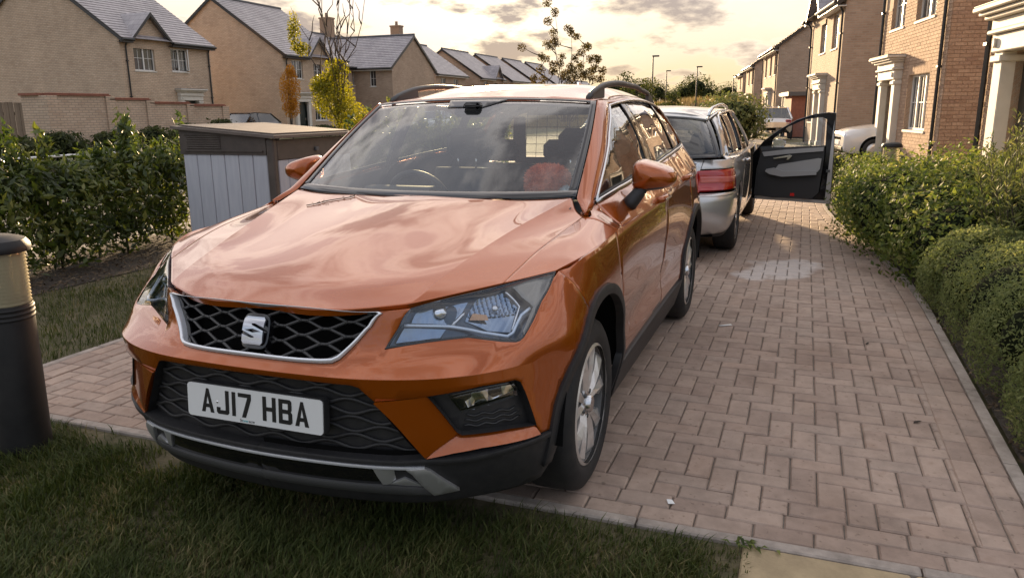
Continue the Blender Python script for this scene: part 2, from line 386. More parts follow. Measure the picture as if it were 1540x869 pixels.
_BR = dict(
  centre=[(.777,0,.848),(.70,0,.874),(.62,0,.898),(.42,0,.946),(.18,0,.999),(-.05,0,1.043),(-.30,0,1.083)],
  dome=[(.757,.30,.847),(.68,.335,.868),(.585,.365,.898),(.36,.405,.941),(.13,.430,.984),(-.06,.455,1.019),(-.33,.515,1.071)],
  crest=[(.670,.470,.858),(.60,.486,.879),(.50,.500,.907),(.354,.523,.942),(.17,.557,.981),(-.02,.596,1.017),(-.39,.680,1.080)],
  shut=[(.436,.690,.890),(.385,.697,.904),(.31,.707,.924),(.22,.718,.946),(.08,.732,.971),(-.08,.742,.990),(-.295,.758,1.018)],
  fend=[(.360,.760,.901),(.305,.776,.914),(.235,.790,.932),(.14,.803,.949),(.02,.813,.968),(-.13,.817,.986),(-.31,.819,1.006)],
  edge=[(.285,.820,.910),(.24,.838,.919),(.17,.860,.929),(.08,.877,.936),(-.03,.888,.944),(-.18,.891,.952),(-.36,.893,.961)])
def _mirr(r): return [(x, -y, z) for x, y, z in r]
_rows = [_mirr(_BR[k]) for k in ('edge','fend','shut','crest','dome')]+[_BR[k] for k in ('centre','dome','crest','shut','fend','edge')]
BONNET = Net(_rows, splits=(3, 7), mirror0=False)   # u: nose to screen, v: right fender edge to left fender edge

# windscreen: u across -1..1, v 0 base .. 1 top
def _screen():
    pts = []; 
    for v, x0, x1, z0, z1, yw in [(0, -.270, -.410, 1.072, 1.082, .690), (.33, -.530, -.630, 1.232, 1.222, .668), (.66, -.785, -.848, 1.378, 1.356, .640), (1, -1.030, -1.055, 1.500, 1.478, .605)]:
        pts.append([(x0+(x1-x0)*abs(t)**2.2, yw*t, z0+(z1-z0)*abs(t)**2.2) for t in (0, .25, .5, .75, .9, 1.0)])
    return Net(pts)
SCREEN = _screen()   # u in 0..umax over the left half, mirrored for negative u

# side glass band (car's left): u along (0 front .. 1 rear), v belt .. roof edge
BELT = [(-.43,.770,1.052),(-.75,.790,1.080),(-1.1,.800,1.103),(-1.5,.803,1.126),(-2.0,.800,1.153),(-2.4,.790,1.170),(-2.8,.765,1.185),(-3.1,.72,1.20)]
EAVE = [(-1.245,.622,1.460),(-1.4,.630,1.474),(-1.6,.636,1.486),(-1.8,.638,1.490),(-2.1,.634,1.485),(-2.45,.625,1.465),(-2.75,.61,1.435),(-3.0,.59,1.40)]
def _band():
    bx = np.array(BELT); ev = np.array(EAVE); return bx, ev
# glass as a height field y(x, z)
def _glass():
    P = BELT+EAVE
    b, e = _band(); P = list(P)
    for i in range(len(b)):
        for w in (.3, .65):
            m = b[i]*(1-w)+e[i]*w; m[1] += .018*4*w*(1-w); P.append(tuple(m))
    P = np.array(P); return TPS(P[:, [0, 2]], P[:, 1], 1e-4, axes=(0, 2, 1))
GLASS = _glass()
def _roof():
    P = [(-1.030,0,1.501),(-1.034,.2,1.499),(-1.043,.42,1.490),(-1.055,.60,1.478),(-1.15,.602,1.487)]
    P += [(x, y-.02, z+.012) for x, y, z in EAVE[1:]]
    for x, z in [(-1.25,1.545),(-1.5,1.576),(-1.8,1.59),(-2.2,1.582),(-2.6,1.552),(-3.0,1.50),(-3.15,1.475)]:
        P += [(x, 0, z), (x, .25, z-.006), (x, .45, z-.026)]
    P = np.array(P); P = np.r_[P, P[P[:, 1] > 0]*[1, -1, 1]]; return TPS(P[:, :2], P[:, 2], 2e-4)
ROOF = _roof()
# shoulder between tub top and belt (car's left): height field y(x,z)
def _upper():
    P = [(x, z, y) for x, y, z in _tub_rows()[-1][9:17]]+[(x, z, y) for x, y, z in BELT]
    P += [(x, z-.035, y+.026) for x, y, z in BELT]+[(-.25,1.012,.753),(-.36,1.036,.766),(-.28,1.004,.819),(-.33,.9595,.893),(-.25,.956,.892)]
    P = np.array(P); return TPS(P[:, :2], P[:, 2], 2e-4, axes=(0, 2, 1))
UPPER = _upper()
# ---------------------------------------------------------------- materials used by vehicles
def metallic_paint(name, col, col2, metal=.55, rough=.32):
    m = pbsdf(name, col, rough, metal, .5, 1.0, .02); nt = m.node_tree; N = nt.nodes.new; L = nt.links.new; b = nt.nodes['Principled BSDF']
    tc = N('ShaderNodeTexCoord'); n = N('ShaderNodeTexNoise'); n.inputs['Scale'].default_value = 900; n.inputs['Detail'].default_value = 2; L(tc.outputs['Object'], n.inputs['Vector'])
    mx = N('ShaderNodeMix'); mx.data_type = 'RGBA'; mx.inputs[6].default_value = (*col, 1); mx.inputs[7].default_value = (*col2, 1); L(n.outputs[0], mx.inputs[0]); L(mx.outputs[2], b.inputs['Base Color'])
    d = N('ShaderNodeTexNoise'); d.inputs['Scale'].default_value = 3.5; d.inputs['Detail'].default_value = 8; L(tc.outputs['Object'], d.inputs['Vector'])
    mr = N('ShaderNodeMapRange'); mr.inputs[1].default_value = .35; mr.inputs[2].default_value = .7; mr.inputs[3].default_value = .005; mr.inputs[4].default_value = .035; L(d.outputs[0], mr.inputs[0]); L(mr.outputs[0], b.inputs['Coat Roughness'])
    b.inputs['Coat IOR'].default_value = 1.55
    return m
metallic_paint('orange_paint', (.34, .066, .0015), (.43, .094, .003), .45, .22)
metallic_paint('silver_paint', (.56, .545, .53), (.66, .645, .63), .6, .32)
pbsdf('white_paint', (.72, .72, .72), .35, 0, .5, 1.0)
pbsdf('dark_paint', (.015, .016, .02), .3, .2, .5, 1.0)
pbsdf('plastic', (.022, .022, .024), .55); add_noise(MATS['plastic'], [(.3, (.018, .018, .020)), (.75, (.032, .031, .031))], 30, bump=.15, bscale=900, bdist=.001)
pbsdf('gloss_black', (.006, .006, .007), .12, 0, .5, .6)
pbsdf('liner', (.004, .004, .004), .95, 0, .1)
pbsdf('rubber', (.016, .016, .017), .75); add_noise(MATS['rubber'], [(.3, (.012, .012, .013)), (.7, (.03, .028, .026))], 14, bump=.2, bscale=120, bdist=.003)
pbsdf('chrome', (.80, .81, .83), .10, 1.0)
pbsdf('satin_chrome', (.62, .63, .65), .26, 1.0)
pbsdf('alloy', (.7, .68, .66), .30, .6, .5, .5); add_noise(MATS['alloy'], [(.3, (.66, .63, .60)), (.7, (.80, .77, .74))], 12, rough_var=(.24, .42))
pbsdf('skid_silver', (.60, .60, .60), .38, .75)
pbsdf('grille_black', (.026, .026, .027), .38, 0, .5, .3)
pbsdf('trim_grey', (.09, .09, .09), .5, .3)
pbsdf('plate_white', (.74, .75, .74), .45, 0, .5, .3)
pbsdf('plate_black', (.008, .008, .008), .5)
pbsdf('plate_teal', (.02, .35, .40), .5)
pbsdf('cloth_dark', (.03, .031, .035), .9); add_noise(MATS['cloth_dark'], [(.3, (.014, .015, .017)), (.7, (.030, .031, .035))], 20, bump=.2, bscale=300, bdist=.002)
pbsdf('dash_plastic', (.028, .028, .030), .7)
pbsdf('headliner', (.30, .29, .27), .95)
pbsdf('lamp_house', (.05, .068, .095), .16, .5)
pbsdf('lamp_strip', (.62, .70, .80), .3, .3)
pbsdf('lamp_smoke', (.20, .19, .17), .14, .6)
pbsdf('emblem_chrome', (.52, .55, .60), .08, 1.0)
pbsdf('frame_chrome', (.80, .82, .86), .26, .45, .6, .5)
pbsdf('reflection_orange', (.55, .30, .15), .25)  # colour of the painted orange reflection inside the headlight
pbsdf('lamp_mirror', (.23, .29, .38), .12, 1.0)
pbsdf('red_lens', (.42, .008, .008), .12, 0, .5, 1.0)
pbsdf('red_lens_light', (.62, .14, .12), .15, 0, .5, 1.0)
glass_mat('car_glass', (.82, .87, .87), 1.75, film=.04)
glass_mat('side_glass', (.58, .62, .61), 1.9, film=.02)
glass_mat('lens_clear', (.90, .93, .97), 1.6)
glass_mat('privacy_glass', (.20, .21, .22), 1.5, film=.02)

# ---------------------------------------------------------------- panels laid on the car surfaces
class Sym:
    def __init__(s, net): s.n = net
    def pos(s, u, v):
        u = np.asarray(u, float); p = s.n.pos(np.abs(u), v); p[:, 1] *= np.where(u < 0, -1, 1); return p
    def __call__(s, u, v):
        u = np.asarray(u, float); p, n = s.n(np.abs(u), v); sg = np.where(u < 0, -1, 1); p[:, 1] *= sg; n = n.copy(); n[:, 1] *= sg; return p, n
TUBS = Sym(TUB); SCRS = Sym(SCREEN)
class Flip:
    def __init__(s, f): s.f = f; s.u, s.v = f.u, f.v
    def __call__(s, u, v): p, n = s.f(u, v); return p, -n
BONNET = Flip(BONNET)
class Side:
    """left side surface mirrored to the other side when sgn = -1"""
    def __init__(s, f, sgn): s.f, s.sg = f, sgn
    def __call__(s, u, v):
        p, n = s.f(u, v)
        if s.sg < 0: p = p*[1, -1, 1]; n = n*[1, -1, 1]
        return p, n
def in_poly(poly, q):
    poly = np.asarray(poly); x, y = q[:, 0], q[:, 1]; c = np.zeros(len(q), bool); n = len(poly); j = n-1
    for i in range(n):
        xi, yi = poly[i]; xj, yj = poly[j]
        cr = ((yi > y) != (yj > y)) & (x < (xj-xi)*(y-yi)/((yj-yi) if abs(yj-yi) > 1e-12 else 1e-12)+xi); c ^= cr; j = i
    return c
def edge_dist(poly, q):
    poly = np.asarray(poly); d = np.full(len(q), 1e9)
    for i in range(len(poly)):
        a = poly[i]; b = poly[(i+1) % len(poly)]; ab = b-a; t = np.clip(((q-a)@ab)/(ab@ab+1e-15), 0, 1); d = np.minimum(d, np.linalg.norm(q-(a+t[:, None]*ab), axis=1))
    return d
def densify(poly, step):
    out = []; n = len(poly)
    for i in range(n):
        a = np.array(poly[i], float); b = np.array(poly[(i+1) % n], float); k = max(1, int(np.ceil(np.linalg.norm(b-a)/step)))
        out += [a+(b-a)*j/k for j in range(k)]
    return np.array(out)
def shrink(poly, g):
    """move the outline inwards by g"""
    P = np.asarray(poly, float); n = len(P); ar = 0.5*np.sum(P[:, 0]*np.roll(P[:, 1], -1)-np.roll(P[:, 0], -1)*P[:, 1]); s = 1 if ar > 0 else -1
    e = np.roll(P, -1, 0)-P; e /= np.linalg.norm(e, axis=1)[:, None]+1e-12; nrm = np.c_[-e[:, 1], e[:, 0]]*s; a = np.roll(nrm, 1, 0); b = nrm
    m = a+b; l = np.clip((m*m).sum(1), .5, None); return P+m*(2*g/l)[:, None]*.5*1.0
def panel(name, surf, poly, mat, parent, off=0., depth=.012, step=.03, gap=.0022, flip=False, lines_v=(), offf=None, edge_round=.35):
    """one skin panel: outline in surface coordinates, dense inside, with a folded-in edge"""
    P = np.asarray(poly, float)
    if gap: P = shrink(P, gap)
    P = densify(P, step); lo, hi = P.min(0), P.max(0)
    gx = np.arange(lo[0]+step*.5, hi[0], step); gy = np.arange(lo[1]+step*.5, hi[1], step)
    G = np.stack(np.meshgrid(gx, gy, indexing='ij'), -1).reshape(-1, 2)
    for lv in lines_v:
        G = G[np.abs(G[:, 1]-lv) > step*.35]; gg = np.arange(lo[0], hi[0], step*.6)
        G = np.r_[G, np.c_[gg, np.full(len(gg), lv-.0012)], np.c_[gg, np.full(len(gg), lv+.0012)]]
    if len(G):
        G = G[in_poly(P, G)]
        if len(G): G = G[edge_dist(P, G) > step*.33]
    n = len(P); V = [Vector(p) for p in np.r_[P, G].tolist()] if len(G) else [Vector(p) for p in P.tolist()]
    E = [(i, (i+1) % n) for i in range(n)]
    res = delaunay_2d_cdt(V, E, [list(range(n))], 1, 1e-7)
    uv = np.array([tuple(v) for v in res[0]]); F = [tuple(f) for f in res[2]]
    p, nr = surf(uv[:, 0], uv[:, 1])
    o_ = off if offf is None else offf(uv[:, 0], uv[:, 1])
    p = p+nr*(np.asarray(o_).reshape(-1, 1) if np.ndim(o_) else o_)
    # orient like the surface normal
    f0 = F[0]; 
    cnt = 0
    for f in F[:: max(1, len(F)//25)]: cnt += np.sign(np.cross(p[f[1]]-p[f[0]], p[f[2]]-p[f[0]])@nr[f[0]])
    if cnt < 0: F = [f[::-1] for f in F]
    if flip: nr = -nr; F = [f[::-1] for f in F]
    # boundary loop edges
    ec = {}
    for f in F:
        for a, b in zip(f, f[1:]+f[:1]): ec[(a, b)] = ec.get((a, b), 0)+1
    be = [(a, b) for (a, b) in ec if (b, a) not in ec]
    nv = len(p); top = {}; bot = {}; vv = [p]; nn = [nr]; extra = []; exn = []
    cen = {}
    for a, b in be:
        t = p[b]-p[a]; o = np.cross(t, nr[a]); cen[a] = cen.get(a, 0)+o; cen[b] = cen.get(b, 0)+o
    for k in cen:
        o = cen[k]/(np.linalg.norm(cen[k])+1e-12); nr[k] = nr[k]+edge_round*o; nr[k] /= np.linalg.norm(nr[k])
        top[k] = nv+len(extra); extra.append(p[k]); exn.append(o)
        bot[k] = nv+len(extra); extra.append(p[k]-(nr[k]-edge_round*o)*depth-o*.001); exn.append(o)
    F2 = list(F)+[(top[b], top[a], bot[a], bot[b]) for a, b in be]
    A = np.r_[p, np.array(extra)] if extra else p; B = np.r_[nr, np.array(exn)] if extra else nr
    if offf is not None:
        o = mk(name, A, F2, mat, parent, True); o.data.set_sharp_from_angle(angle=R(22)); return o
    return mk(name, A, F2, mat, parent, True, normals=B)
def trimmed(name, surf, poly, mat, parent, *a, **k):
    o = panel(name, surf, poly, mat, parent, *a, **k); panel('inner_trim', surf, poly, 'cloth_dark', o, -.022, .004, .08, 0, flip=True); return o
def uv_xz(pts):
    """side positions (x, z) -> tub surface coordinates"""
    q = np.asarray(pts, float); xs = TUB.P[4, 5:17, 0]; u = np.interp(-q[:, 0], -xs, TUB.u[5:17]); v = np.interp(q[:, 1], TUB.P[:, 10, 2], TUB.v)
    for _ in range(14):
        e = 1e-4; p = TUB.pos(u, v); pu = (TUB.pos(u+e, v)-p)/e; pv = (TUB.pos(u, v-e)-p)/-e
        r = q-p[:, [0, 2]]; a, b, c_, d = pu[:, 0], pv[:, 0], pu[:, 2], pv[:, 2]; D = a*d-b*c_; D = np.where(np.abs(D) < 1e-6, 1e-6, D)
        du = (d*r[:, 0]-b*r[:, 1])/D; dv = (-c_*r[:, 0]+a*r[:, 1])/D
        u = np.clip(u+np.clip(du, -.1, .1), .75, 4.9); v = np.clip(v+np.clip(dv, -.06, .06), -.05, TUB.v[-1]+.02)
    return np.c_[u, v]
def arc(cx, cz, r, a0, a1, n=24): return [(cx+r*math.cos(R(a0+(a1-a0)*i/n)), cz+r*math.sin(R(a0+(a1-a0)*i/n))) for i in range(n+1)]
def mir(half): return half+[(-u, v) for u, v in reversed(half) if u > 1e-6]
def surf_tube(name, surf, path, r, mat, parent, off=0., n=6, sc=(1, 1), step=.02):
    P = np.array(path, float); S = [P[0]]
    for a, b in zip(P[:-1], P[1:]):
        k = max(1, int(np.ceil(np.linalg.norm(b-a)/step))); S += [a+(b-a)*(j+1)/k for j in range(k)]
    S = np.array(S); p, nr = surf(S[:, 0], S[:, 1]); v, f = tube_geo(p+nr*off, r, n, True, sc); return mk(name, v, f, mat, parent, True)

LAMP = [(.491,.744),(.546,.767),(.604,.772),(.684,.778),(.769,.786),(.866,.789),(.98,.790),(1.075,.790),(1.045,.762),(1.009,.730),(.94,.668),(.899,.604),(.868,.564),(.854,.5555),(.838,.553),(.787,.556),(.726,.564),(.67,.573),(.623,.571),(.539,.566),(.482,.561),(.425,.556),(.459,.618)]
GR_SIDE = [(.395,.757),(.409,.722),(.382,.630),(.348,.582),(.319,.547),(.303,.526),(.286,.516),(.252,.513)]
LG_SIDE = [(.369,.455),(.393,.448),(.417,.420),(.431,.402),(.466,.338),(.519,.266),(.569,.213)]
FOG = [(.59,.419),(.678,.428),(.752,.435),(.865,.432),(.882,.422),(.895,.386),(.929,.262),(.844,.277),(.749,.282),(.688,.284),(.674,.294)]

def wheel(parent, loc, side, rr=.335, rim=.231, w=.215, spokes=5, face='alloy'):
    """axle along y; side=+1 faces +y"""
    wh = empty('wheel', loc); wh.parent = parent
    t = [(rim-.006, -w/2+.02), (rim+.012, -w/2+.004), (rim+.05, -w/2-.004), (rr-.035, -w/2+.004), (rr-.012, -w/2+.018), (rr-.002, -w/2+.04)]
    prof = t+[(rr, 0)]+[(r, -y) for r, y in reversed(t)]
    v, f = lathe_geo(prof, 64, 'y'); ty = mk('tyre', v, f, 'rubber', wh, True)
    # tread grooves as real rings
    yo = side*(w/2)
    rm = MB(); o = side
    # lip, barrel, back disc
    L = [(rim-.006, .010), (rim+.004, .004), (rim+.006, -.004), (rim-.004, -.012), (rim-.014, -.030), (rim-.022, -.10), (.06, -.11), (.0, -.11)]
    v, f = lathe_geo([(r, o*(w/2-.012+d)) for r, d in L[:4]], 64, 'y'); rm.add(v, f if o < 0 else [q[::-1] for q in f])
    ro = rm.build('rim', face, wh, auto=40)
    bm_ = MB(); v, f = lathe_geo([(r, o*(w/2-.012+d)) for r, d in L[3:]], 64, 'y'); bm_.add(v, f if o < 0 else [q[::-1] for q in f]); bm_.build('rim_barrel', 'trim_grey', ro, auto=40)
    dk = MB(); v, f = lathe_geo([(rim-.03, o*(w/2-.085)), (.001, o*(w/2-.085))], 40, 'y'); dk.add(v, f); dk.build('brake_disc', 'liner', wh)
    for k in range(spokes):
        for hb in (-1, 1):
            a0 = R(90+72*k*5/spokes); b = MB()
            def pt(r, ang, d): return (r*math.cos(a0+hb*R(ang)), o*(w/2-.012+d), r*math.sin(a0+hb*R(ang)))
            # a blade: inner edge, ridge, outer edge from hub to rim
            rows = [(.045, -4, 14, 36, -.014), (.09, 3.0, 12, 25, -.006), (.15, 5.0, 14, 24, -.003), (rim-.02, 6.5, 17, 28, -.005), (rim-.003, 6.5, 18, 29.5, -.012)]
            V = []
            for r, e0, rd, e1, d in rows: V += [pt(r, e0, d-.045), pt(r, e0, d-.008), pt(r, rd, d+.003), pt(r, e1, d-.014), pt(r, e1, d-.05)]
            F = []
            for i in range(len(rows)-1):
                for j in range(4):
                    q = (i*5+j, i*5+j+1, i*5+5+j+1, i*5+5+j); F.append(q)
            b.add(V, F); b.build('spoke', face, ro)
    h = MB(); v, f = lathe_geo([(.0, o*(w/2-.004)), (.028, o*(w/2-.005)), (.033, o*(w/2-.010)), (.036, o*(w/2-.022)), (.062, o*(w/2-.028)), (.066, o*(w/2-.06))], 32, 'y'); h.add(v, f if o < 0 else [q[::-1] for q in f]); h.build('hub_cap', 'satin_chrome', ro, auto=40)
    for k in range(5):
        a = R(54+72*k); b = MB(); b.lathe([(.0, o*(w/2-.020)), (.009, o*(w/2-.021)), (.010, o*(w/2-.05))], 10, (.05*math.cos(a), 0, .05*math.sin(a)), 'y'); b.build('wheel_bolt', 'trim_grey', ro, True)
    return wh

def plate_glyph(ch):
    """strokes of UK plate characters in a 50 x 79 cell; returns polygons"""
    s = 13; W, H = 50, 79
    def bar(x0, y0, x1, y1): return [(x0, y0), (x1, y0), (x1, y1), (x0, y1)]
    if ch == 'A': return [[(0,0),(14,0),(29,79),(20.5,79)], [(50,0),(36,0),(20.5,79),(29.5,79)], bar(10,16,40,28)]
    if ch == 'J': return [bar(35,14,49,79), [(6,0),(43,0),(49,6),(49,18),(35,18),(35,13),(14,13),(14,22),(0,22),(0,6)]]
    if ch == '1': return [bar(0,0,14,79)]
    if ch == '7': return [bar(0,66,50,79), [(36,66),(50,66),(50,60),(28,0),(13,0)]]
    if ch == 'H': return [bar(0,0,14,79), bar(36,0,50,79), bar(14,33,36,46)]
    if ch == 'B': return [bar(0,0,14,79), [(14,66),(36,66),(36,79),(14,79)], [(14,33.5),(38,33.5),(38,46.5),(14,46.5)], [(14,0),(38,0),(38,13),(14,13)], [(34,66),(34,79),(42,79),(48,73),(48,46),(44,40),(34,40),(34,46),(35,48),(35,66)], [(34,13),(34,0),(43,0),(50,6),(50,34),(45,40),(34,40),(34,33),(36,32),(36,13)]]

def build_orange_car():
    car = empty('parked_car', (0, 0, 0), 0, 'orange compact SUV parked nose to the lawn, nearest car', 'car')
    J = 'orange_paint'
    # inner dark shell behind the panel gaps
    us = np.r_[np.linspace(0, 4.9, 140), TUB.u[-3:]]; vs_ = np.linspace(.01, TUB.v[-1]-.012, 26)
    for sg in (1, -1):
        U, V = np.meshgrid(us, vs_, indexing='ij'); p, n = TUB(U.ravel(), V.ravel()); q = p-n*.022; q[:, 1] *= sg
        F = []
        for f in grid_faces(len(us), len(vs_), sg < 0):
            m = p[list(f)].mean(0)
            if min((m[0])**2+(m[2]-.335)**2, (m[0]+2.638)**2+(m[2]-.335)**2) < .45**2 and m[1] > .6: continue
            if V.ravel()[f[0]] > .49 and U.ravel()[f[0]] < 1.12: continue
            if .2 < V.ravel()[f[0]] < .46 and U.ravel()[f[0]] < .93: continue
            F.append(f)
        mk('inner_shell', q, F, 'liner', car, True)
    # ---- front
    circF = arc(0, .335, .462, 66, -2, 14)
    cF = uv_xz([(x, z) for x, z in circF if z > .40])
    cF = [tuple(t) for t in cF if t[0] < 1.6]
    half = [(0,.512),(.10,.512),(.175,.512)]+GR_SIDE[::-1]+[(.43,.752),(.462,.748)]+[(.491,.742),(.459,.618),(.425,.554)]+LAMP[20:7:-1]+[(1.098,.786),(1.143,.745),(1.177,.708)]
    half += cF+[(1.026,.226),(.942,.228),(.929,.262),(.895,.386),(.882,.422),(.865,.433),(.752,.436),(.678,.429),(.59,.420),(.431,.404)]+LG_SIDE[2::-1]+[(.241,.457),(0,.459)]
    panel('front_bumper', TUBS, half+[(-u, v) for u, v in reversed(half[1:-1])], J, car, 0, .02, .026, .0015, lines_v=(TUB.v[5],))
    for sg in (1, -1):
        S = Side(TUB, sg)
        # blade beside the lower grille and the ledge under the fog lamp
        bl = [(.431,.402),(.588,.418),(.676,.288),(.571,.214)]
        def boff(u, v): d = np.clip((u-.431-(.402-v)*.62)/.15, 0, 1); return .010-.016*d
        panel('bumper_blade', S, bl, J, car, 0, .05, .03, .001, offf=boff)
        fc = [(.678,.283),(.749,.281),(.844,.276),(.929,.261),(.938,.230),(.80,.233),(.747,.233),(.66,.226),(.573,.214)]
        def foff(u, v): return .010-.045*np.clip((v-.214-(u-.571)*.055)/.06, 0, 1)
        panel('bumper_ledge', S, fc, J, car, 0, .05, .02, .001, offf=foff)
        fb = panel('fog_surround', S, FOG, 'plastic', car, -.035, .01, .03, -.004)
        for a, b in zip(FOG, FOG[1:]+FOG[:1]): pass
        pa, na = TUB(*np.array(densify(FOG, .02)).T); q0 = pa+na*.0; q1 = pa-na*.037; m_ = len(pa); q = np.r_[q0, q1]*[1, sg, 1]
        mk('fog_recess', q, [(i, (i+1) % m_, m_+(i+1) % m_, m_+i) for i in range(m_)], 'plastic', fb)
        fl = empty('fog_light', (0, 0, 0)); fl.parent = car
        FL = [(.655,.405),(.724,.414),(.797,.418),(.868,.416),(.886,.390),(.884,.374),(.797,.366),(.690,.352)]
        panel('lamp_bowl', S, FL, 'gloss_black', fl, -.031, .004, .02, 0)
        panel('reflector', S, [(.70,.402),(.76,.410),(.862,.411),(.876,.388),(.80,.374),(.715,.362)], 'chrome', fl, 0, .004, .02, 0, offf=lambda u, v: -.030+.008*np.sin(u*60)*np.sin(v*50))
        panel('lens', S, FL, 'lens_clear', fl, -.014, .012, .03, .001)
        for k in range(3):
            vv = .300+.017*k; surf_tube('grille_bar', S, [(.70+.006*k+.012*i, vv+.004*math.sin(i*1.3+k)-.0003*i) for i in range(17-k)], .003, 'grille_black', fb, -.030, 5)
        # headlight
        hl = empty('headlight', (0, 0, 0)); hl.parent = car
        sh = shrink(LAMP, .006)
        panel('lamp_housing', S, sh, 'lamp_house', hl, 0, .004, .03, 0, offf=lambda u, v: -.052+.012*np.sin(u*22))
        pa, na = TUB(*densify(LAMP, .02).T); q = np.r_[pa-na*.001, pa-na*.058]*[1, sg, 1]; m_ = len(pa)
        mk('lamp_bezel', q, [(i, (i+1) % m_, m_+(i+1) % m_, m_+i) for i in range(m_)], 'lamp_house', hl)
        def ring(poly, w): 
            P = np.array(poly); Q = shrink(P, w); return P, Q
        P0, Q0 = ring(LAMP, .011); n_ = len(P0); pa, na = TUB(P0[:, 0], P0[:, 1]); pb, nb = TUB(Q0[:, 0], Q0[:, 1])
        q = np.r_[pa+na*.0005, pb+nb*.0012]*[1, sg, 1]; mk('lamp_seal', q, [(i, (i+1) % n_, n_+(i+1) % n_, n_+i) for i in range(n_)], 'gloss_black', hl)
        RF = [(.661,.630),(.686,.726),(.697,.752),(.783,.758),(.841,.667),(.814,.591),(.733,.598)]
        c0 = np.array(RF).mean(0)
        rf = panel('reflector', S, RF, 'lamp_mirror', hl, 0, .006, .005, 0, offf=lambda u, v: -.050+1.6*((u-c0[0])**2+(v-c0[1])**2)+.006*np.abs(np.sin((u+.22*v)*190))*(v > c0[1]-.03))
        panel('orange_reflection', S, [(.674,.634),(.684,.664),(.728,.652),(.736,.630)], 'reflection_orange', hl, 0, .004, .006, 0, offf=lambda u, v: -.034+.003*np.abs(np.sin(u*260)))  # small patch painted as the orange reflection low in the main reflector
        pc, nc = S(np.array([c0[0]+.01]), np.array([c0[1]])); b = MB(); b.lathe([(.0, .0), (.008, .0), (.011, -.006), (.011, -.03)], 14); o = b.build('bulb', 'satin_chrome', hl, True)
        o.matrix_local = Matrix.Translation(pc[0]-nc[0]*.018)@Vector(nc[0]).to_track_quat('Z', 'Y').to_matrix().to_4x4()
        IN = [(.520,.722),(.60,.742),(.668,.742),(.650,.664),(.612,.620),(.500,.632)]
        panel('reflector', S, IN, 'lamp_mirror', hl, 0, .004, .012, 0, offf=lambda u, v: -.046+1.2*((u-.585)**2+(v-.68)**2)+.003*np.sin(u*90))
        pc, nc = S(np.array([.585]), np.array([.69])); b = MB(); b.lathe([(.0, .012), (.018, .008), (.024, .0), (.024, -.02)], 20); o = b.build('projector_lens', 'chrome', hl, True)
        o.matrix_local = Matrix.Translation(pc[0]-nc[0]*.034)@Vector(nc[0]).to_track_quat('Z', 'Y').to_matrix().to_4x4()
        surf_tube('light_strip', S, [(.476,.625),(.54,.618),(.611,.611),(.659,.601),(.717,.588),(.802,.576),(.823,.586),(.838,.612),(.853,.635),(.889,.656)], .0055, 'lamp_strip', hl, -.020, 6)
        surf_tube('light_strip', S, [(.790,.757),(.815,.715),(.846,.667),(.818,.592)], .004, 'satin_chrome', hl, -.022, 6)
        surf_tube('light_strip', S, [(.618,.612),(.640,.640),(.657,.668)], .006, 'satin_chrome', hl, -.024, 6)
        panel('marker_reflector', S, [(.604,.603),(.587,.581),(.454,.572),(.478,.612)], 'lamp_mirror', hl, 0, .004, .012, 0, offf=lambda u, v: -.034+.004*np.sin(u*70))
        panel('lamp_corner', S, [(.880,.782),(.98,.785),(1.05,.785),(1.0,.732),(.936,.670),(.896,.606),(.872,.570),(.862,.585),(.900,.655),(.850,.700),(.815,.765)], 'lamp_smoke', hl, -.010, .02, .02, 0)
        panel('lens', S, LAMP, 'lens_clear', hl, 0, .004, .03, .002)
        # black cladding under the paint
        cl = [(0,.208),(.354,.208),(.48,.206),(.569,.211),(.697,.208),(.843,.221),(.943,.223),(1.026,.224)]
        a_ = uv_xz([(.46,.40),(.45,.33),(.46,.26)]); a_ = [tuple(t) for t in a_]
        cl = cl+[(1.04,.21)]+[(1.03,.12),(.99,.03)]+[(.8,.02),(.6,.02),(.4,.02),(.2,.02),(0,.02)]
        panel('lower_cladding', S, cl, 'plastic', car, .001, .03, .03, 0)
        panel('cladding_lip', S, [(0,.208),(.354,.208),(.48,.206),(.569,.211),(.697,.208),(.843,.221),(1.03,.224),(1.03,.207),(.843,.203),(.697,.190),(.569,.191),(.48,.189),(.354,.190),(0,.190)], 'plastic', car, .010, .02, .03, 0)
        # silver skid: top line, bracket and vanes; gloss black insert between
        panel('skid_insert', S, [(0,.182),(.40,.180),(.43,.115),(.40,.112),(0,.118)], 'gloss_black', car, .004, .01, .03, 0)
        panel('skid_strip', S, [(0,.189),(.354,.188),(.452,.187),(.566,.185),(.566,.176),(.452,.178),(.354,.179),(0,.180)], 'frame_chrome', car, .013, .012, .03, 0)
        panel('skid_bracket', S, [(.505,.178),(.566,.181),(.584,.171),(.663,.081),(.579,.068),(.553,.108),(.524,.160)], 'skid_silver', car, .014, .03, .02, 0)
        panel('skid_vane', S, [(.397,.178),(.505,.178),(.515,.160),(.490,.150),(.443,.119),(.420,.117)], 'skid_silver', car, 0, .02, .02, 0, offf=lambda u, v: .010-.022*np.clip((u-.44)/.06, 0, 1))
        panel('skid_vane', S, [(.443,.119),(.497,.144),(.553,.108)], 'skid_silver', car, .009, .02, .02, 0)
        panel('lower_lip', S, [(0,.117),(.339,.113),(.44,.113),(.555,.106),(.577,.068),(.432,.078),(.331,.082),(.2,.084),(0,.084)], 'trim_grey', car, .012, .05, .03, 0)
    # upper grille
    gr = empty('front_grille', (0, 0, 0)); gr.parent = car
    GP = [(0,.766),(.2,.766),(.36,.763)]+GR_SIDE+[(.175,.512),(.09,.512),(0,.512)]
    GP = GP[:-1]+[(0,.512)]+[(-u, v) for u, v in reversed(GP[1:-1])]
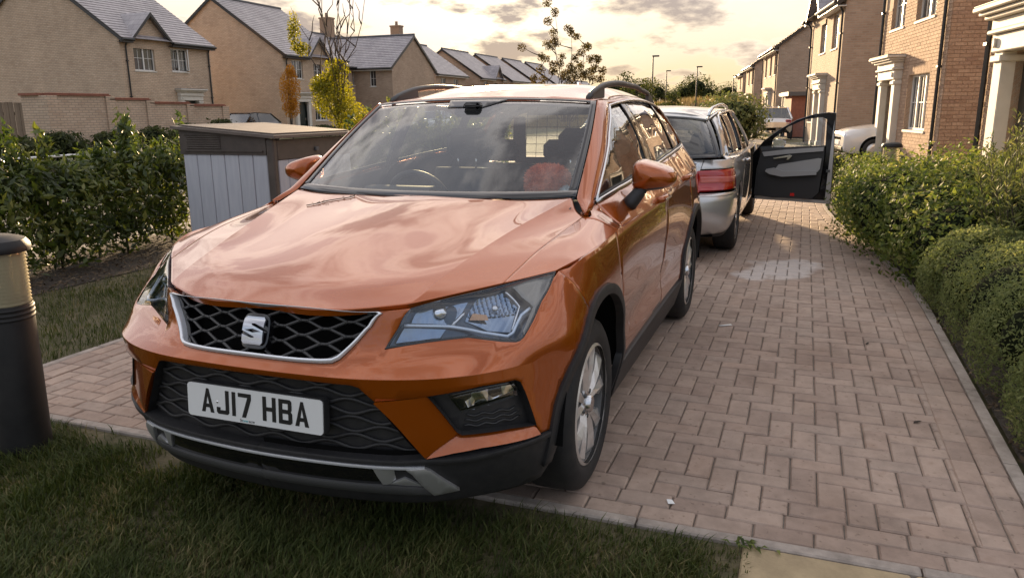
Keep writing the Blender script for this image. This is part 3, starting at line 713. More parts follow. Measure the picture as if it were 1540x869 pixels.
    GP = np.array(GP); panel('grille_back', TUBS, GP, 'liner', gr, -.075, .004, .04, 0)
    pa, na = TUBS(*densify(GP, .03).T); m_ = len(pa); mk('grille_wall', np.r_[pa, pa-na*.08], [(i, (i+1) % m_, m_+(i+1) % m_, m_+i) for i in range(m_)], 'gloss_black', gr)
    def frame_ring(name, P, w0, w1, o0, o1, mat):
        D = densify(P, .02); cs = [shrink(D, w0), shrink(D, w0+(w1-w0)*.25), shrink(D, w0+(w1-w0)*.75), shrink(D, w1), shrink(D, w1+.001)]
        of = [o0, o1, o1, o0+.002, -.03]; V = []; n_ = len(D)
        for c_, o_ in zip(cs, of): p, n = TUBS(c_[:, 0], c_[:, 1]); V.append(p+n*o_)
        F = [(k*n_+i, k*n_+(i+1) % n_, (k+1)*n_+(i+1) % n_, (k+1)*n_+i) for k in range(4) for i in range(n_)]
        return mk(name, np.concatenate(V), F, mat, gr, True)
    frame_ring('grille_frame', GP, .001, .025, .002, .013, 'frame_chrome'); frame_ring('frame_trim', GP, -.003, .004, -.002, .001, 'gloss_black')
    frame_ring('inner_trim', GP, .019, .030, -.012, -.012, 'gloss_black')
    gin = shrink(densify(GP, .02), .020)
    gz = np.linspace(.47, .795, 80); gU = np.linspace(0, .45, 10); gZ = np.stack([TUB.pos(np.full(80, u_), gz)[:, 2] for u_ in gU])
    def vz(u_, z_):
        k = np.clip(np.abs(u_)/.05, 0, 8.999); i = int(k); w = k-i; return float(np.interp(z_, gZ[i], gz)*(1-w)+np.interp(z_, gZ[i+1], gz)*w)
    rows_z = np.arange(.694, .850, .0215)
    for ri, z0 in enumerate(rows_z):
        uu = np.arange(-.42, .4201, .0075); per = .155; ph = (ri % 2)*per/2
        w_ = ((uu+ph+10*per) % per)/per; tri = np.clip(np.abs(w_-.5)*2*1.45-.225, 0, 1)
        vv = np.array([vz(a_, z0+(.5-t_)*.0215) for a_, t_ in zip(uu, tri)])
        inside = in_poly(gin, np.c_[uu, vv]) & (np.abs(uu) > .0); cur = []; runs = []
        for k in range(len(uu)):
            if inside[k]: cur.append((uu[k], vv[k]))
            else:
                if len(cur) > 2: runs.append(cur)
                cur = []
        if len(cur) > 2: runs.append(cur)
        for rn in runs: surf_tube('grille_bar', TUBS, rn, .0056, 'grille_black', gr, -.020, 6, (1.0, 1.0), .006)
    # short uprights at the knots
    for ri in range(len(rows_z)-1):
        for k in range(-6, 7):
            if (k+ri) % 2 == 0: continue
            for du in (-.013, .013):
                u0 = k*.0775+du; a = (u0, vz(u0, rows_z[ri]+.008)); b = (u0, vz(u0, rows_z[ri+1]-.008))
                if in_poly(gin, np.array([a, b])).all() and abs(u0) > .05: surf_tube('grille_knot', TUBS, [a, b], .0055, 'grille_black', gr, -.017, 6)
    # emblem: rounded square with the split S
    em = empty('emblem', (0, 0, 0)); em.parent = car
    ec = (0., .640); sq = []
    for a in range(0, 360, 6):
        ca, sa = math.cos(R(a)), math.sin(R(a)); uu_ = .050*np.sign(ca)*abs(ca)**.45; sq.append((uu_, vz(uu_, .767+.052*np.sign(sa)*abs(sa)**.45)))
    panel('emblem_back', TUBS, sq, 'gloss_black', em, .004, .03, .02, 0)
    def epoly(pts): return [(.039*x, vz(.039*x, .767+.043*y)) for x, y in pts]
    sup = [(-1,.12),(-.98,.80),(-.80,.98),(.80,.98),(.98,.80),(1,.32),(.55,.42),(-.55,.62),(-.62,.50),(.2,.22),(1,-.02),(1,-.14),(.2,.06),(-.4,.20)]
    up_ = [(-1,.02),(-1,.80),(-.82,.98),(.82,.98),(1,.80),(1,.44),(-.10,.66),(-.30,.58),(-.12,.46),(1,.12),(1,-.02),(.1,.14)]
    up_ = [(-1,.0),(-1,.80),(-.82,.98),(.82,.98),(1,.80),(1,.30),(.1,.52),(-.2,.50),(-.16,.40),(.3,.26),(1,.04),(1,-.06),(0,.14)]
    eo = lambda u, v: .006+.016*(1-((v-vz(0, .767))/.066)**2)
    panel('emblem_letter', TUBS, epoly(up_), 'emblem_chrome', em, 0, .008, .008, 0, offf=eo)
    panel('emblem_letter', TUBS, epoly([(-x, -y) for x, y in up_]), 'emblem_chrome', em, 0, .008, .008, 0, offf=eo)
    # lower grille
    lg = empty('lower_grille', (0, 0, 0)); lg.parent = car
    LP = [(0,.459),(.241,.457)]+LG_SIDE+[(.48,.207),(.354,.209),(0,.209)]; LP = LP+[(-u, v) for u, v in reversed(LP[1:-1])]; LP = np.array(LP)
    panel('grille_back', TUBS, LP, 'plastic', lg, -.035, .004, .04, -.003)
    pa, na = TUBS(*densify(LP, .03).T); m_ = len(pa); mk('grille_wall', np.r_[pa, pa-na*.04], [(i, (i+1) % m_, m_+(i+1) % m_, m_+i) for i in range(m_)], 'plastic', lg)
    lin = shrink(densify(LP, .02), .006)
    for ri, v0 in enumerate(np.linspace(.232, .440, 8)):
        uu = np.arange(-.57, .5701, .012); vv = v0+.0105*np.sin(uu*2*math.pi/.19+(ri % 2)*math.pi)*np.where(np.abs(np.sin(uu*math.pi/.19)) > -1, 1, 1)
        inside = in_poly(lin, np.c_[uu, vv]); cur = []; runs = []
        for k in range(len(uu)):
            if inside[k]: cur.append((uu[k], vv[k]))
            else:
                if len(cur) > 2: runs.append(cur)
                cur = []
        if len(cur) > 2: runs.append(cur)
        for rn in runs: surf_tube('grille_bar', TUBS, rn, .0048, 'plastic', lg, -.028, 6, (1.3, .8), .012)
    # number plate
    npl = empty('number_plate', (0, 0, 0)); npl.parent = car
    Mp = Matrix(((0, -.075, .997, .858), (1, 0, 0, .0), (0, .997, .075, .5285), (0, 0, 0, 1)))  # local x -> +y, local y -> up, local z -> out
    def pz(pts): return [tuple(Mp@Vector(p)) for p in pts]
    rr = []; 
    for cx, cy, a0 in ((.248, .0435, 0), (-.248, .0435, 90), (-.248, -.0435, 180), (.248, -.0435, 270)):
        for a in range(0, 91, 30): rr.append((cx+.012*math.cos(R(a0+a)), cy+.012*math.sin(R(a0+a))))
    v, f = prism_geo(rr, 2, -.002, .002); mk('plate', pz(v), f, 'plate_white', npl)
    v, f = prism_geo([(x*1.012, y*1.05) for x, y in rr], 2, -.03, -.0015); mk('plate_holder', pz(v), f, 'plastic', npl)
    x = -.203
    for ch in 'AJ17 HBA':
        if ch == ' ': x += .033; continue
        wch = .014 if ch == '1' else .050
        b = MB()
        for i, pl in enumerate(plate_glyph(ch)):
            v, f = prism_geo([(x+px_*.001, -.0365+py_*.001) for px_, py_ in pl], 2, .002, .0032+.0001*i); b.add(pz(v), f)
        b.build('plate_letter', 'plate_black', npl); x += wch+.011
    T = Mp@Matrix.Translation((-.045, -.0475, .0024)); text_mesh('plate_print', 'St', .0135, 'plate_black', npl, Mp@Matrix.Translation((-.052, -.0475, .0024)), .0003, 'LEFT')
    text_mesh('plate_print', 'one', .0135, 'plate_teal', npl, Mp@Matrix.Translation((-.041, -.0475, .0024)), .0003, 'LEFT'); text_mesh('plate_print', 'acre', .0135, 'plate_black', npl, Mp@Matrix.Translation((-.018, -.0475, .0024)), .0003, 'LEFT')
    b = MB(); b.lathe([(.0, .0035), (.004, .003), (.0045, .002)], 10); o = b.build('plate_screw', 'chrome', npl, True); o.matrix_local = Mp@Matrix.Translation((-.140, .002, 0))
    # ---- bonnet, cowl, fender tops
    bu = float(BONNET.u[-1]); bv = [float(t) for t in BONNET.v]
    panel('bonnet', BONNET, [(0, bv[2]), (bu*.5, bv[2]), (bu, bv[2]), (bu, bv[8]), (bu*.5, bv[8]), (0, bv[8])], J, car, 0, .022, .022, .0030, lines_v=(bv[3], bv[7]))
    b = MB(); b.add([(-.24,-.70,1.0),(-.24,.70,1.0),(-.30,.70,1.045),(-.30,-.70,1.045),(-.37,-.69,1.056),(-.37,.69,1.056),(-.46,.66,1.078),(-.46,-.66,1.078)], [(0,1,2,3),(3,2,5,4),(4,5,6,7)]); b.build('cowl', 'plastic', car)
    for sg in (1, -1):
        ft = [(0, bv[8]), (bu*.5, bv[8]), (bu, bv[8]), (bu, bv[10]), (0, bv[10])] if sg > 0 else [(0, bv[2]), (bu, bv[2]), (bu, bv[0]), (0, bv[0])]
        panel('fender_top', BONNET, ft, J, car, 0, .02, .022, .001, lines_v=())
        S = Side(TUB, sg)
        aF = arc(0, .335, .462, 66, 176, 20); zt = lambda x: float(np.interp(-x, -TUB.P[-1, 6:17, 0], TUB.P[-1, 6:17, 2]))
        fd = [(.235,.914),(.15,zt(.15)-.0005),(-.1,zt(-.1)),(-.30,zt(-.30)),(-.305,.82),(-.38,.62),(-.462,.44),(-.472,.367)]+[p for p in reversed(aF) if p[1] > .367]
        uvf = [tuple(t) for t in uv_xz(fd)]; uvf = [(1.098,.786)]+uvf+[(1.177,.708),(1.143,.745)]
        panel('fender', S, uvf, J, car, 0, .02, .025, .0015)
        # arch trims, front and rear
        for cx in (0, -2.638):
            o_ = arc(cx, .335, .468, -6, 188, 40); i_ = arc(cx, .335, .430, 188, -6, 40)
            panel('arch_trim', S, uv_xz(o_+i_), 'plastic', car, .011, .035, .03, 0)
            # inner arch liner
            w = []; 
            for k in range(25):
                a = R(2+176*k/24); 
                for y in (.895, .80, .64): w.append((cx+.438*math.cos(a), sg*y, .335+.438*math.sin(a)))
            mk('arch_liner', np.array(w), grid_faces(25, 3), 'liner', car, True)
            mk('arch_wall', np.array([(cx+.445*math.cos(R(t)), sg*.66, .335+.445*math.sin(R(t))) for t in range(-24, 205, 12)]), [tuple(range(20))], 'liner', car)
        # sill cladding
        panel('sill', S, uv_xz([(-.44,.20),(-.44,.365),(-1.3,.372),(-2.2,.372),(-2.2,.20)]), 'plastic', car, .012, .03, .05, 0)
        panel('sill', S, uv_xz([(-.40,.215),(-.47,.375),(-.43,.42),(-.40,.40)]), 'plastic', car, .006, .03, .05, 0)
        # doors
        d1 = empty('door', (0, 0, 0)); d1.parent = car; d2 = empty('door', (0, 0, 0)); d2.parent = car
        aR = [p for p in arc(-2.638, .335, .470, 20, 80, 16)]
        q1 = [(-.30,zt(-.30)),(-.5,zt(-.5)),(-.8,zt(-.8)),(-1.2,zt(-1.2)),(-1.475,zt(-1.475)),(-1.478,.7),(-1.47,.375),(-.9,.37),(-.475,.367),(-.465,.44),(-.383,.62),(-.308,.82)]
        panel('door_skin', S, uv_xz(q1), J, d1, 0, .02, .035, .0022)
        q2 = [(-1.475,zt(-1.475)),(-1.8,zt(-1.8)),(-2.2,zt(-2.2)),(-2.44,zt(-2.44)),(-2.42,.85)]+[p for p in reversed(aR) if p[0] > -2.44 and p[1] < .84]+[(-2.17,.375),(-1.8,.375),(-1.47,.375),(-1.478,.7)]
        panel('door_skin', S, uv_xz(q2), J, d2, 0, .02, .035, .0022)
        q3 = [(-2.44,zt(-2.44)),(-2.64,zt(-2.64)),(-3.0,zt(-3.0)),(-3.2,zt(-3.2)),(-3.22,.9),(-3.2,.6),(-3.12,.40)]+[p for p in arc(-2.638, .335, .470, 172, 60, 20) if p[1] > .40]+[(-2.42,.85)]
        panel('rear_quarter', S, uv_xz(q3), J, car, 0, .02, .04, .0022)
        class UP:
            def __call__(s, u, v): p, n = UPPER(u, v); return p*[1, sg, 1], n*[1, sg, 1]
        bl_ = lambda x: float(np.interp(-x, [-b[0] for b in BELT], [b[2] for b in BELT]))
        def strip(x0, x1): 
            xs = np.linspace(x0, x1, 8); return [(x, zt(x)) for x in xs]+[(x, bl_(x)) for x in xs[::-1]]
        trimmed('door_shoulder', UP(), strip(-.44, -1.475), J, d1, 0, .02, .03, .0018)
        panel('fender_cap', UP(), [(-.28,1.003),(-.26,1.012),(-.36,1.036),(-.43,1.050),(-.44,1.05),(-.44,zt(-.44)),(-.33,zt(-.33)+.0005)], J, car, 0, .02, .02, .0008)
        trimmed('door_shoulder', UP(), strip(-1.475, -2.44), J, d2, 0, .02, .03, .0018)
        trimmed('quarter_shoulder', UP(), strip(-2.44, -3.1), J, car, 0, .02, .03, .0018)
        for d, hx, hz in ((d1, -1.33, .985), (d2, -2.27, 1.018)):
            y = float(TUB.pos(uv_xz([(hx, hz-.012)])[:, 0], uv_xz([(hx, hz-.012)])[:, 1])[0, 1])
            b = MB(); b.tube([(hx+.105, sg*(y-.01), hz-.004), (hx+.095, sg*(y+.016), hz), (hx, sg*(y+.026), hz+.002), (hx-.085, sg*(y+.018), hz), (hx-.10, sg*(y-.01), hz-.004)], .0135, 10, sc=(1.25, .75)); b.build('door_handle', J, d, True)
            b = MB(); b.box((hx-.08, sg*(y+.034) if sg > 0 else sg*(y+.039), hz-.004), (hx+.09, sg*(y+.039) if sg > 0 else sg*(y+.034), hz+.006), 0, .002); b.build('handle_strip', 'chrome', d)
        # side windows
        class GL:
            def __call__(s, u, v): p, n = GLASS(u, v); return p*[1, sg, 1], n*[1, sg, 1]
        ev = lambda x: float(np.interp(-x, [-b[0] for b in EAVE], [b[2] for b in EAVE]))
        apz = lambda x: float(np.interp(-x, [.43, .878, 1.10, 1.245], [1.052, 1.266, 1.382, 1.460]))+.006*math.sin(math.pi*min(1, max(0, (-x-.43)/.815)))
        apx = [-.46, -.6, -.75, -.9, -1.05, -1.2]
        w1 = [(x, apz(x)-.004) for x in apx]+[(-1.30, ev(-1.30)-.012), (-1.44, ev(-1.44)-.012), (-1.425, bl_(-1.425)+.012), (-1.0, bl_(-1.0)+.012), (-.6, bl_(-.6)+.012), (-.48, bl_(-.48)+.008)]
        panel('side_window', GL(), w1, 'side_glass', d1, -.004, .004, .06, .004)
        w2 = [(-1.54, ev(-1.54)-.012), (-1.8, ev(-1.8)-.012), (-2.1, ev(-2.1)-.012), (-2.3, ev(-2.3)-.014), (-2.36, bl_(-2.36)+.012), (-1.9, bl_(-1.9)+.012), (-1.525, bl_(-1.525)+.012)]
        panel('side_window', GL(), w2, 'side_glass', d2, -.004, .004, .06, .004)
        w3 = [(-2.37, ev(-2.37)-.014), (-2.6, ev(-2.6)-.02), (-2.74, ev(-2.74)-.05), (-2.80, bl_(-2.80)+.03), (-2.43, bl_(-2.43)+.012)]
        panel('quarter_window', GL(), w3, 'side_glass', car, -.004, .004, .06, .004)
        trimmed('pillar', GL(), [(-1.44, ev(-1.44)-.006), (-1.54, ev(-1.54)-.006), (-1.525, bl_(-1.525)), (-1.425, bl_(-1.425))], 'gloss_black', car, 0, .03, .05, 0)
        trimmed('pillar', GL(), [(-2.30, ev(-2.30)-.006), (-2.37, ev(-2.37)-.006), (-2.43, bl_(-2.43)), (-2.36, bl_(-2.36))], 'gloss_black', car, 0, .03, .05, 0)
        trimmed('pillar', GL(), [(-2.74, ev(-2.74)), (-3.02, 1.44), (-3.10, 1.23), (-2.80, bl_(-2.80))], J, car, 0, .03, .05, 0)
        # black window surround and bright strips
        def gtube(name, pts, r, mat, off, sc=(1, 1)):
            P = np.array(pts); p, n = GLASS(P[:, 0], P[:, 1]); v, f = tube_geo((p+n*off)*[1, sg, 1], r, 6, True, sc); mk(name, v, f, mat, car, True)
        xs = np.linspace(-.44, -2.82, 30)
        gtube('window_trim', [(x, bl_(x)+.004) for x in xs], .0085, 'satin_chrome', .004, (1.2, .8))
        gtube('window_seal', [(x, bl_(x)+.016) for x in xs], .006, 'plastic', .0)
        ap = np.linspace(-.44, -1.23, 16)
        gtube('window_trim', [(x, apz(x)+.002) for x in ap]+[(x, ev(x)-.004) for x in np.linspace(-1.28, -2.72, 20)]+[(-2.78, ev(-2.78)-.06), (-2.83, bl_(-2.83)+.01)], .0075, 'satin_chrome', .004)
        # A pillar between screen and side window
        ed = SCREEN.pos(np.full(7, SCREEN.u[-1]), np.linspace(0, SCREEN.v[-1], 7)); c0 = [(-.295,.757,1.018),(-.375,.712,1.062)]+[tuple(p+[0, .006, .002]) for p in ed]
        xo = np.linspace(-.44, -1.24, 7); po = GLASS.pos(xo, np.array([apz(x)+.006 for x in xo])); c1 = [(-.31,.768,1.020),(-.38,.772,1.040)]+[tuple(p) for p in po]
        rs = Ruled(np.array(c0), np.array(c1), .018, 1)
        nn_ = rs(np.array([.5]), np.array([.5]))[1][0]
        if nn_[1] < 0: rs.fl = -1
        class RS:
            def __call__(s, u, v): p, n = rs(u, v); return p*[1, sg, 1], n*[1, sg, 1]
        trimmed('a_pillar', RS(), [(0, 0), (1, 0), (1, 1), (0, 1)], J, car, 0, .03, .06, 0)
        # cant rail between window tops and roof
        e = np.array(EAVE); r_ = np.array([(x, y-.028, float(ROOF.h([x], [y-.028])[0])) for x, y, z in EAVE]); r_[0] = (-1.06,.606,1.481)
        rs2 = Ruled(e, r_, .006, 1); nn_ = rs2(np.array([.5]), np.array([.5]))[1][0]
        if nn_[1] < 0: rs2.fl = -1
        class RS2:
            def __call__(s, u, v): p, n = rs2(u, v); return p*[1, sg, 1], n*[1, sg, 1]
        trimmed('cant_rail', RS2(), [(0, 0), (1, 0), (1, 1), (0, 1)], J, car, 0, .03, .04, 0)
        # roof rail
        rx = np.linspace(-1.10, -2.92, 26); t_ = (rx+1.10)/(-1.82); h_ = .052*np.clip(np.sin(np.clip(t_, .0, 1)*math.pi)*2.2, 0, 1)**.8
        ry = .560-.02*np.abs(t_-.4); rz_ = np.array([float(ROOF.h([x], [y])[0]) for x, y in zip(rx, ry)])
        b = MB(); v, f = tube_geo(np.c_[rx, sg*ry, rz_+h_+.004], .015, 8, True, (1.1, .9)); b.add(v, f); b.build('roof_rail', 'trim_grey', car, True)
        for t0, t1 in ((0, 4), (21, 25)):
            b = MB(); P = [(rx[i], rz_[i]-.004) for i in range(t0, t1+1)]+[(rx[i], rz_[i]+h_[i]+.006) for i in range(t1, t0-1, -1)]
            v, f = prism_geo(P, 1, sg*.585-.010, sg*.585+.010) if False else prism_geo(P, 1, sg*(ry[t0])-.011, sg*(ry[t0])+.011); b.add(v, f); b.build('rail_foot', 'trim_grey', car)
        # mirror
        mi = empty('wing_mirror', (0, 0, 0)); mi.parent = car
        cx, cy, cz = -.80, .945, 1.142
        th = np.linspace(0, 2*np.pi, 33)[:-1]; V = []
        prof = [(.0, .02, .0), (.006, .55, .0), (.02, .80, .01), (.045, .95, .02), (.085, 1.0, .015), (.115, .98, .0), (.12, .93, 0)]
        for dx, s_, dz in prof:
            for t in th:
                ct, st = math.cos(t), math.sin(t); y_ = .098*np.sign(ct)*abs(ct)**.62*s_; z_ = .061*np.sign(st)*abs(st)**.6*s_
                z_ *= 1-.26*(y_/.098)
                if z_ > 0: z_ -= .012*(y_/.098)
                V.append((cx+.085-dx*1.25+.25*(-y_)*.35, sg*(cy+y_), cz+z_-dz*.3))
        nT = len(th); F = [(i*nT+k, i*nT+(k+1) % nT, (i+1)*nT+(k+1) % nT, (i+1)*nT+k) for i in range(len(prof)-1) for k in range(nT)]
        mats_ = [0 if V[f[0]][2] > cz-.046 else 1 for f in F]
        if sg > 0: F = [f[::-1] for f in F]
        o = mk('mirror_shell', np.array(V), F, None, mi, True, mats=[J, 'gloss_black'], fmat=mats_)
        k0 = (len(prof)-1)*nT; mk('mirror_glass', np.array(V[k0:k0+nT])+[.006, 0, 0], [tuple(range(nT)) if sg < 0 else tuple(range(nT-1, -1, -1))], 'chrome', mi)
        b = MB(); b.tube([(-.765, sg*.835, 1.005), (-.768, sg*.855, 1.03), (-.775, sg*.880, 1.062), (-.785, sg*.90, 1.095)], [.05, .045, .040, .036], 12, sc=(.75, 1.3)); b.build('mirror_stalk', 'plastic', mi, True)
    # ---- windscreen, roof, rear
    um = float(SCREEN.u[-1]); vm = float(SCREEN.v[-1])
    wsp = [(-um, .0), (um, .0), (um, vm), (-um, vm)]
    ws = panel('windscreen', SCRS, wsp, 'car_glass', car, -.003, .004, .06, .004)
    def band(pts): panel('screen_border', SCRS, pts, 'gloss_black', car, .0005, .003, .04, 0)
    band([(-um, 0), (um, 0), (um, .045), (-um, .045)]); band([(um-.035, .045), (um, .045), (um, vm), (um-.028, vm)]); band([(-um, .045), (-um+.035, .045), (-um+.028, vm), (-um, vm)])
    band([(-um+.03, vm-.018), (um-.03, vm-.018), (um-.03, vm), (-um+.03, vm)]); band([(-.17, vm-.02), (.17, vm-.02), (.06, vm-.10), (-.15, vm-.10)])
    rp = [(-1.036,0),(-1.040,.2),(-1.049,.42),(-1.062,.590),(-1.15,.60)]+[(x, y-.03) for x, y, z in EAVE[1:]]+[(-3.10,.45),(-3.14,0)]
    rp = rp+[(x, -y) for x, y in reversed(rp[1:-1])]
    panel('roof', ROOF, rp, J, car, 0, .02, .05, .002); panel('headlining', ROOF, rp, 'headliner', car, -.035, .002, .12, .02, flip=True)
    b = MB(); b.tube([(-2.82,0,1.57),(-2.90,0,1.615),(-2.97,0,1.60),(-2.99,0,1.545)], [.02,.016,.014,.03], 8, sc=(1.2, .7)); b.build('roof_aerial', J, car, True)
    # tailgate with rear window opening
    tg = empty('tailgate', (0, 0, 0)); tg.parent = car
    b = MB(); 
    for y0, y1 in ((.58, .72), (-.72, -.58)): b.add([(-3.06,y0*.80,1.40),(-3.02,y1*.80,1.385),(-3.36,y1,1.04),(-3.40,y0,1.04)], [(0,1,2,3)])
    b.add([(-3.10,-.45,1.455),(-3.10,.45,1.455),(-3.14,.50,1.40),(-3.14,-.50,1.40)], [(0,1,2,3)]); b.build('tailgate_frame', 'plastic', tg)
    mk('rear_window', np.array([(-3.16,-.5,1.42),(-3.16,.5,1.42),(-3.38,.6,1.07),(-3.38,-.6,1.07)]), [(0,1,2,3)], 'side_glass', tg)
    mk('tailgate_skin', np.array([(-3.41,-.7,1.06),(-3.41,.7,1.06),(-3.49,.7,.6),(-3.49,-.7,.6)]), [(0,1,2,3)], 'plastic', tg)
    mk('floor_pan', np.array([(.62,-.62,.24),(.62,.62,.24),(-3.35,.75,.24),(-3.35,-.75,.24)]), [(0,1,2,3)], 'liner', car)
    mk('bulkhead', np.array([(-.46,-.80,.25),(-.46,.80,.25),(-.46,.80,.985),(-.46,-.80,.985)]), [(0,1,2,3)], 'liner', car)
    # wipers
    for pts, r in (([(-.285,.60,1.052),(-.33,.40,1.066),(-.285,.05,1.072),(-.27,-.02,1.072)], .008), ([(-.25,.10,1.062),(-.27,-.15,1.075),(-.34,-.42,1.078),(-.375,-.55,1.080)], .008)):
        b = MB(); b.tube(pts, r, 6); b.build('wiper', 'plastic', car, True)
    # wheels
    for x in (0, -2.638):
        for sg in (1, -1): wheel(car, (x, sg*.778, .335), sg)
    # ---- cabin
    D = [(-.44,.985),(-.62,1.03),(-.80,1.022),(-.90,.985),(-.95,.90),(-.90,.70),(-.85,.45),(-.46,.45)]
    b = MB(); v, f = prism_geo(D, 1, -.74, .74); b.add(v, f); b.build('dashboard', 'dash_plastic', car, auto=35)
    b = MB(); v, f = prism_geo([(-.70,1.02),(-.80,1.06),(-.92,1.055),(-.95,.98),(-.88,.96)], 1, -.56, -.18); b.add(v, f); b.build('instrument_hood', 'dash_plastic', car, auto=35)
    st = MB(); a = np.linspace(0, 2*np.pi, 41); ctr = np.array([-1.02,-.36,.955]); ax = np.array([.38, 0, .92]); 
    st.tube([ctr+.18*(math.cos(t)*np.array([0,1,0])+math.sin(t)*ax) for t in a], .015, 8, caps=False); sw = st.build('steering_wheel', 'plastic', car, True)
    b = MB(); b.tube([ctr+[.02,-.17,0], ctr+[.03,0,0], ctr+[.02,.17,0]], .02, 6, sc=(1.6, .6)); b.tube([ctr, ctr+[.25,0,-.12]], .03, 8); b.build('wheel_spoke', 'plastic', sw, True)
    def seat(x, y, w, name='seat', back=.60):
        s_ = empty(name, (x, y, 0)); s_.parent = car
        b = MB(); b.box((-.05,-w/2,.38), (.48,w/2,.55), 0, .05); b.build('seat_cushion', 'cloth_dark', s_, True)
        P = []; nz = 9
        for i in range(nz):
            t = i/(nz-1); z = .50+back*t; ww = w/2*(1-.30*max(0, t-.62)**1.1*2.2); xx = .0-.20*t
            for k in range(12):
                an = 2*math.pi*k/12; ca, sa = math.cos(an), math.sin(an); P.append((xx+.075*np.sign(ca)*abs(ca)**.6*(1-.5*t**6), ww*np.sign(sa)*abs(sa)**.5, z))
        F = [(i*12+k, i*12+(k+1) % 12, i*12+12+(k+1) % 12, i*12+12+k) for i in range(nz-1) for k in range(12)]+[tuple((nz-1)*12+k for k in range(12))]
        mk('backrest', np.array(P), F, 'cloth_dark', s_, True)
        v, f = box_geo((-.30,-.135,.50+back+.055), (-.19,.135,.50+back+.235), .045); mk('headrest', v, f, 'cloth_dark', s_, True)
        for yy in (-.06, .06): bb = MB(); bb.tube([(-.23,yy,.48+back),(-.245,yy,.52+back+.08)], .006, 6); bb.build('headrest_post', 'chrome', s_, True)
        return s_
    seat(-1.42,-.36,.50); seat(-1.42,.36,.50)
    b = MB(); b.box((-2.25,-.64,.42), (-1.75,.64,.58), 0, .05); rb = b.build('rear_bench', 'cloth_dark', car, True)
    b = MB(); b.add(*[g for g in [box_geo((-2.42,-.64,.52),(-2.30,.64,1.08),.04)][0]]); b.build('rear_backrest', 'cloth_dark', rb, True)
    for y in (-.42, 0, .42): b = MB(); b.box((-2.47,y-.12,1.09), (-2.38,y+.12,1.24), 0, .04); b.build('rear_headrest', 'cloth_dark', rb, True)
    # dog guard grid behind the rear seats
    for k in range(15):
        y = -.56+.08*k; b = MB(); b.tube([(-2.60,y,1.06),(-2.60,y*.92,1.46)], .0018, 5); b.build('guard_wire', 'gloss_black', car)
    for k in range(7):
        z = 1.08+.06*k; b = MB(); b.tube([(-2.60,-.57,z),(-2.60,.57,z)], .0018, 5); b.build('guard_wire', 'gloss_black', car)
    b = MB(); b.box((-.97,-.11,1.405), (-.935,.11,1.458), 0, .016); b.build('interior_mirror', 'plastic', car, True)
    b = MB(); b.box((-.98,-.045,1.44), (-.90,.045,1.478), 0, .015); b.build('sensor_cover', 'plastic', car, True)
    return car
orange_car = build_orange_car()
# ---------------------------------------------------------------- ground, paving, lawns
def island_mat(name, stops, rough=.85, noise_scale=14., noise_amt=.35, bump=.4, bscale=120, bdist=.004, stain=None, coord='Object'):
    """colour per separate piece (random per island + per object) with fine grain on top"""
    m = pbsdf(name, (.5, .5, .5), rough, 0, .3); nt = m.node_tree; N = nt.nodes.new; L = nt.links.new; b = nt.nodes['Principled BSDF']
    g = N('ShaderNodeNewGeometry'); oi = N('ShaderNodeObjectInfo'); ad = N('ShaderNodeMath'); ad.operation = 'ADD'; L(g.outputs['Random Per Island'], ad.inputs[0]); L(oi.outputs['Random'], ad.inputs[1])
    fr = N('ShaderNodeMath'); fr.operation = 'FRACT'; L(ad.outputs[0], fr.inputs[0])
    r = N('ShaderNodeValToRGB'); L(fr.outputs[0], r.inputs[0]); e = r.color_ramp.elements
    while len(e) < len(stops): e.new(.5)
    for el, (p, c) in zip(e, stops): el.position = p; el.color = (*c, 1)
    n = N('ShaderNodeTexNoise'); n.inputs['Scale'].default_value = noise_scale; n.inputs['Detail'].default_value = 8; n.inputs['Roughness'].default_value = .65; L(g.outputs['Position'], n.inputs['Vector'])
    mr = N('ShaderNodeMapRange'); mr.inputs[1].default_value = .3; mr.inputs[2].default_value = .7; mr.inputs[3].default_value = 1-noise_amt; mr.inputs[4].default_value = 1+noise_amt*.6; L(n.outputs[0], mr.inputs[0])
    mu = N('ShaderNodeMix'); mu.data_type = 'RGBA'; mu.blend_type = 'MULTIPLY'; mu.inputs[0].default_value = 1; L(r.outputs[0], mu.inputs[6]); L(mr.outputs[0], mu.inputs[7]); col = mu.outputs[2]
    if stain:
        for (sc, lo, hi, c, amt, off) in stain:
            n3 = N('ShaderNodeTexNoise'); n3.inputs['Scale'].default_value = sc; n3.inputs['Detail'].default_value = 6; mp = N('ShaderNodeMapping'); mp.inputs['Location'].default_value = off; L(g.outputs['Position'], mp.inputs[0]); L(mp.outputs[0], n3.inputs['Vector'])
            m3 = N('ShaderNodeMapRange'); m3.inputs[1].default_value = lo; m3.inputs[2].default_value = hi; m3.inputs[3].default_value = 0; m3.inputs[4].default_value = amt; L(n3.outputs[0], m3.inputs[0])
            mx = N('ShaderNodeMix'); mx.data_type = 'RGBA'; mx.blend_type = 'MULTIPLY'; L(m3.outputs[0], mx.inputs[0]); L(col, mx.inputs[6]); mx.inputs[7].default_value = (*c, 1); col = mx.outputs[2]
    L(col, b.inputs['Base Color'])
    n2 = N('ShaderNodeTexNoise'); n2.inputs['Scale'].default_value = bscale; n2.inputs['Detail'].default_value = 6; L(g.outputs['Position'], n2.inputs['Vector'])
    bp = N('ShaderNodeBump'); bp.inputs['Strength'].default_value = bump; bp.inputs['Distance'].default_value = bdist; L(n2.outputs[0], bp.inputs['Height']); L(bp.outputs[0], b.inputs['Normal'])
    return m, nt, col
